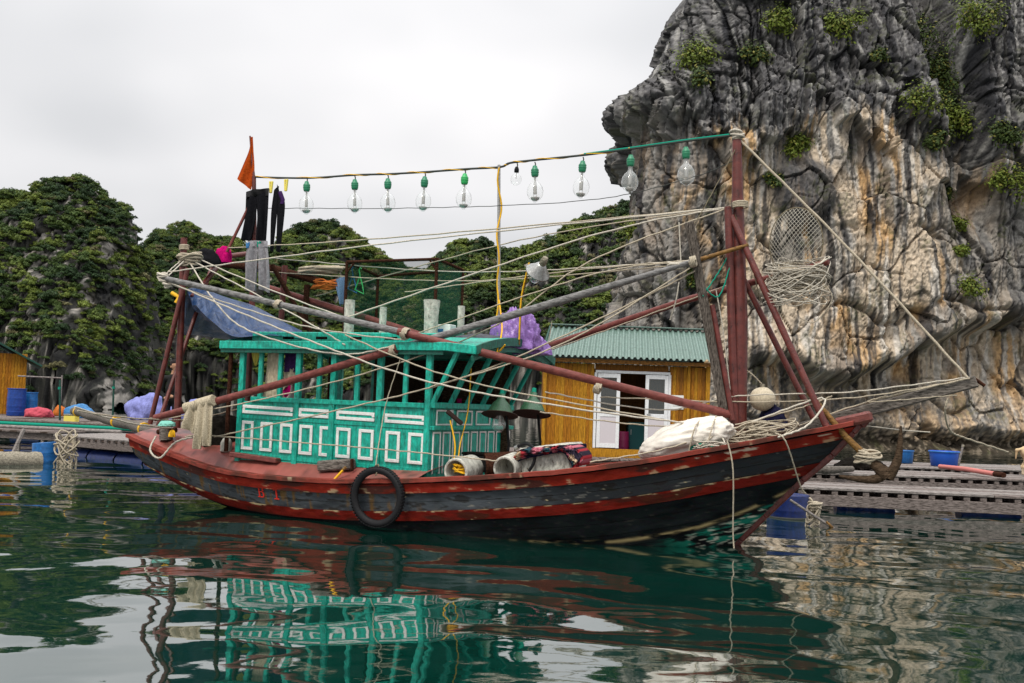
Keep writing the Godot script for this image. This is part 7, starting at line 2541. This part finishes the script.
func build_figures() -> void:
	# the person stands on the walkway behind the stern, in black, turned to the right with bent arms
	var foot := Vector3(-6.541, 0.846, -19.4)
	foot.y = 0.52
	var o := thing("person", "person in black clothes standing behind the stern post on the walkway", "person", foot)
	var K := Color(0.012, 0.012, 0.014)
	var T := Color(0.018, 0.018, 0.024)
	var F := Color(0.40, 0.22, 0.14)
	var H := Color(0.014, 0.011, 0.010)
	var p := func(x: float, y: float, z: float) -> Vector3: return foot + Vector3(x, y, z)
	var bones := [
		[p.call(-0.09, 0.90, 0), p.call(-0.10, 0.50, 0.02), 0.085, 0.062, T], [p.call(-0.10, 0.50, 0.02), p.call(-0.10, 0.10, -0.02), 0.06, 0.042, T],
		[p.call(0.09, 0.90, 0), p.call(0.10, 0.50, 0.03), 0.085, 0.062, T], [p.call(0.10, 0.50, 0.03), p.call(0.11, 0.10, 0.0), 0.06, 0.042, T],
		[p.call(-0.10, 0.05, -0.03), p.call(-0.06, 0.04, 0.14), 0.042, 0.034, H], [p.call(0.11, 0.05, 0.0), p.call(0.15, 0.04, 0.16), 0.042, 0.034, H],
		[p.call(-0.06, 0.92, 0), p.call(0.06, 0.92, 0), 0.115, 0.115, K], [p.call(0, 0.95, 0), p.call(0.01, 1.14, 0.01), 0.118, 0.125, K], [p.call(0.01, 1.14, 0.01), p.call(0.02, 1.32, 0.02), 0.128, 0.10, K],
		[p.call(-0.15, 1.32, 0.0), p.call(0.17, 1.32, 0.02), 0.062, 0.062, K],
		[p.call(-0.17, 1.31, 0), p.call(-0.22, 1.05, 0.0), 0.055, 0.044, K], [p.call(-0.22, 1.05, 0.0), p.call(-0.08, 0.94, 0.17), 0.042, 0.032, K],
		[p.call(0.19, 1.31, 0.02), p.call(0.23, 1.05, 0.05), 0.055, 0.044, K], [p.call(0.23, 1.05, 0.05), p.call(0.09, 0.97, 0.2), 0.042, 0.032, K],
		[p.call(0.02, 1.36, 0.02), p.call(0.03, 1.46, 0.04), 0.05, 0.048, F],
	]
	var s := Shape.new()
	body_mesh(bones, 0.022, 0.035, s)
	# head: turned towards the right, chin down
	var hd: Vector3 = p.call(0.04, 1.55, 0.05)
	var e := Basis(Vector3.UP, 0.75)
	var q := func(x: float, y: float, z: float) -> Vector3: return hd + e * Vector3(x, y, z)
	var head := [
		[q.call(0, 0.03, -0.02), q.call(0, 0.03, 0.02), 0.082, 0.08, F], [q.call(0, -0.02, 0.03), q.call(0, -0.075, 0.05), 0.062, 0.036, F],
		[q.call(0, 0.0, 0.09), q.call(0, -0.025, 0.105), 0.010, 0.016, F], [q.call(-0.02, -0.055, 0.085), q.call(0.02, -0.055, 0.085), 0.011, 0.011, Color(0.30, 0.12, 0.09)],
		[q.call(-0.078, 0.0, 0.0), q.call(-0.08, -0.025, 0.0), 0.014, 0.010, F], [q.call(0.078, 0.0, 0.0), q.call(0.08, -0.025, 0.0), 0.014, 0.010, F],
		[q.call(-0.03, 0.012, 0.078), q.call(-0.028, 0.012, 0.08), 0.011, 0.011, H], [q.call(0.03, 0.012, 0.078), q.call(0.028, 0.012, 0.08), 0.011, 0.011, H],
	]
	body_mesh(head, 0.009, 0.02, s)
	# hands, closed on a line at the waist
	for sd in [-1.0, 1.0]:
		var w: Vector3 = p.call(-0.08, 0.94, 0.17) if sd < 0 else p.call(0.09, 0.97, 0.2)
		var hb := [[w, w + Vector3(-sd * 0.05, -0.005, 0.045), 0.026, 0.03, F]]
		var pm := w + Vector3(-sd * 0.055, -0.005, 0.05)
		for k in 4:
			var y := 0.026 - k * 0.018
			var ln := 0.036 + 0.006 * (1.5 - absf(k - 1.5))
			var k1 := pm + Vector3(-sd * ln * 0.7, y, ln * 0.7)
			hb.append([pm + Vector3(0, y, 0), k1, 0.0095, 0.009, F])
			hb.append([k1, k1 + Vector3(-sd * 0.012, -0.012, -0.028), 0.009, 0.008, F])
		hb.append([w + Vector3(-sd * 0.02, 0.02, 0.0), w + Vector3(-sd * 0.06, 0.045, 0.02), 0.011, 0.009, F])
		body_mesh(hb, 0.006, 0.008, s)
	part("body", s, M.person, o)
	var hs := Shape.new()
	var hair := [[q.call(0, 0.055, -0.03), q.call(0, 0.06, 0.015), 0.084, 0.078, H], [q.call(0, 0.0, -0.06), q.call(0, -0.05, -0.06), 0.05, 0.035, H], [q.call(-0.06, 0.03, 0.0), q.call(0.06, 0.03, 0.0), 0.034, 0.034, H]]
	body_mesh(hair, 0.012, 0.02, hs)
	part("hair", hs, M.person, o)
	# the dog stands on the raft at the right edge, tail end in view
	var df := Vector3(10.768, 0.47, -20.968)
	var dog := thing("dog", "tan dog standing on the raft at the right edge", "dog", df)
	var d := func(x: float, y: float, z: float) -> Vector3: return df + Vector3(x, y, z)
	var C := Color(0.50, 0.37, 0.22)
	var D := Color(0.40, 0.28, 0.16)
	var W := Color(0.6, 0.5, 0.36)
	var db := [
		[d.call(0.08, 0.50, -0.08), d.call(0.35, 0.51, -0.08), 0.115, 0.105, C], [d.call(0.35, 0.50, -0.08), d.call(0.66, 0.50, -0.08), 0.105, 0.14, C], [d.call(0.60, 0.44, -0.08), d.call(0.72, 0.45, -0.08), 0.12, 0.11, C],
		[d.call(0.72, 0.55, -0.08), d.call(0.88, 0.70, -0.08), 0.085, 0.07, C], [d.call(0.88, 0.72, -0.08), d.call(0.95, 0.73, -0.08), 0.08, 0.065, C], [d.call(0.96, 0.71, -0.08), d.call(1.08, 0.68, -0.08), 0.042, 0.03, D],
		[d.call(0.86, 0.79, -0.03), d.call(0.87, 0.85, -0.01), 0.03, 0.01, D], [d.call(0.86, 0.79, -0.13), d.call(0.87, 0.85, -0.15), 0.03, 0.01, D],
		[d.call(-0.02, 0.54, -0.08), d.call(-0.11, 0.52, -0.08), 0.035, 0.03, C], [d.call(-0.11, 0.52, -0.08), d.call(-0.13, 0.34, -0.08), 0.03, 0.015, D],
	]
	for z in [0.0, -0.16]:
		var f2: float = 0.04 if z < -0.1 else 0.0
		db.append([d.call(0.05 + f2, 0.47, z), d.call(0.10 + f2, 0.32, z), 0.085, 0.055, C])
		db.append([d.call(0.10 + f2, 0.32, z), d.call(0.0 + f2, 0.17, z), 0.045, 0.028, C])
		db.append([d.call(0.0 + f2, 0.17, z), d.call(0.02 + f2, 0.03, z), 0.026, 0.022, W])
		db.append([d.call(0.02 + f2, 0.025, z), d.call(0.08 + f2, 0.02, z), 0.024, 0.02, W])
		db.append([d.call(0.64 + f2, 0.44, z), d.call(0.61 + f2, 0.27, z), 0.06, 0.036, C])
		db.append([d.call(0.61 + f2, 0.27, z), d.call(0.63 + f2, 0.03, z), 0.03, 0.024, W])
		db.append([d.call(0.63 + f2, 0.025, z), d.call(0.68 + f2, 0.02, z), 0.026, 0.02, W])
	var ds := Shape.new()
	body_mesh(db, 0.02, 0.03, ds)
	part("body", ds, M.person, dog)
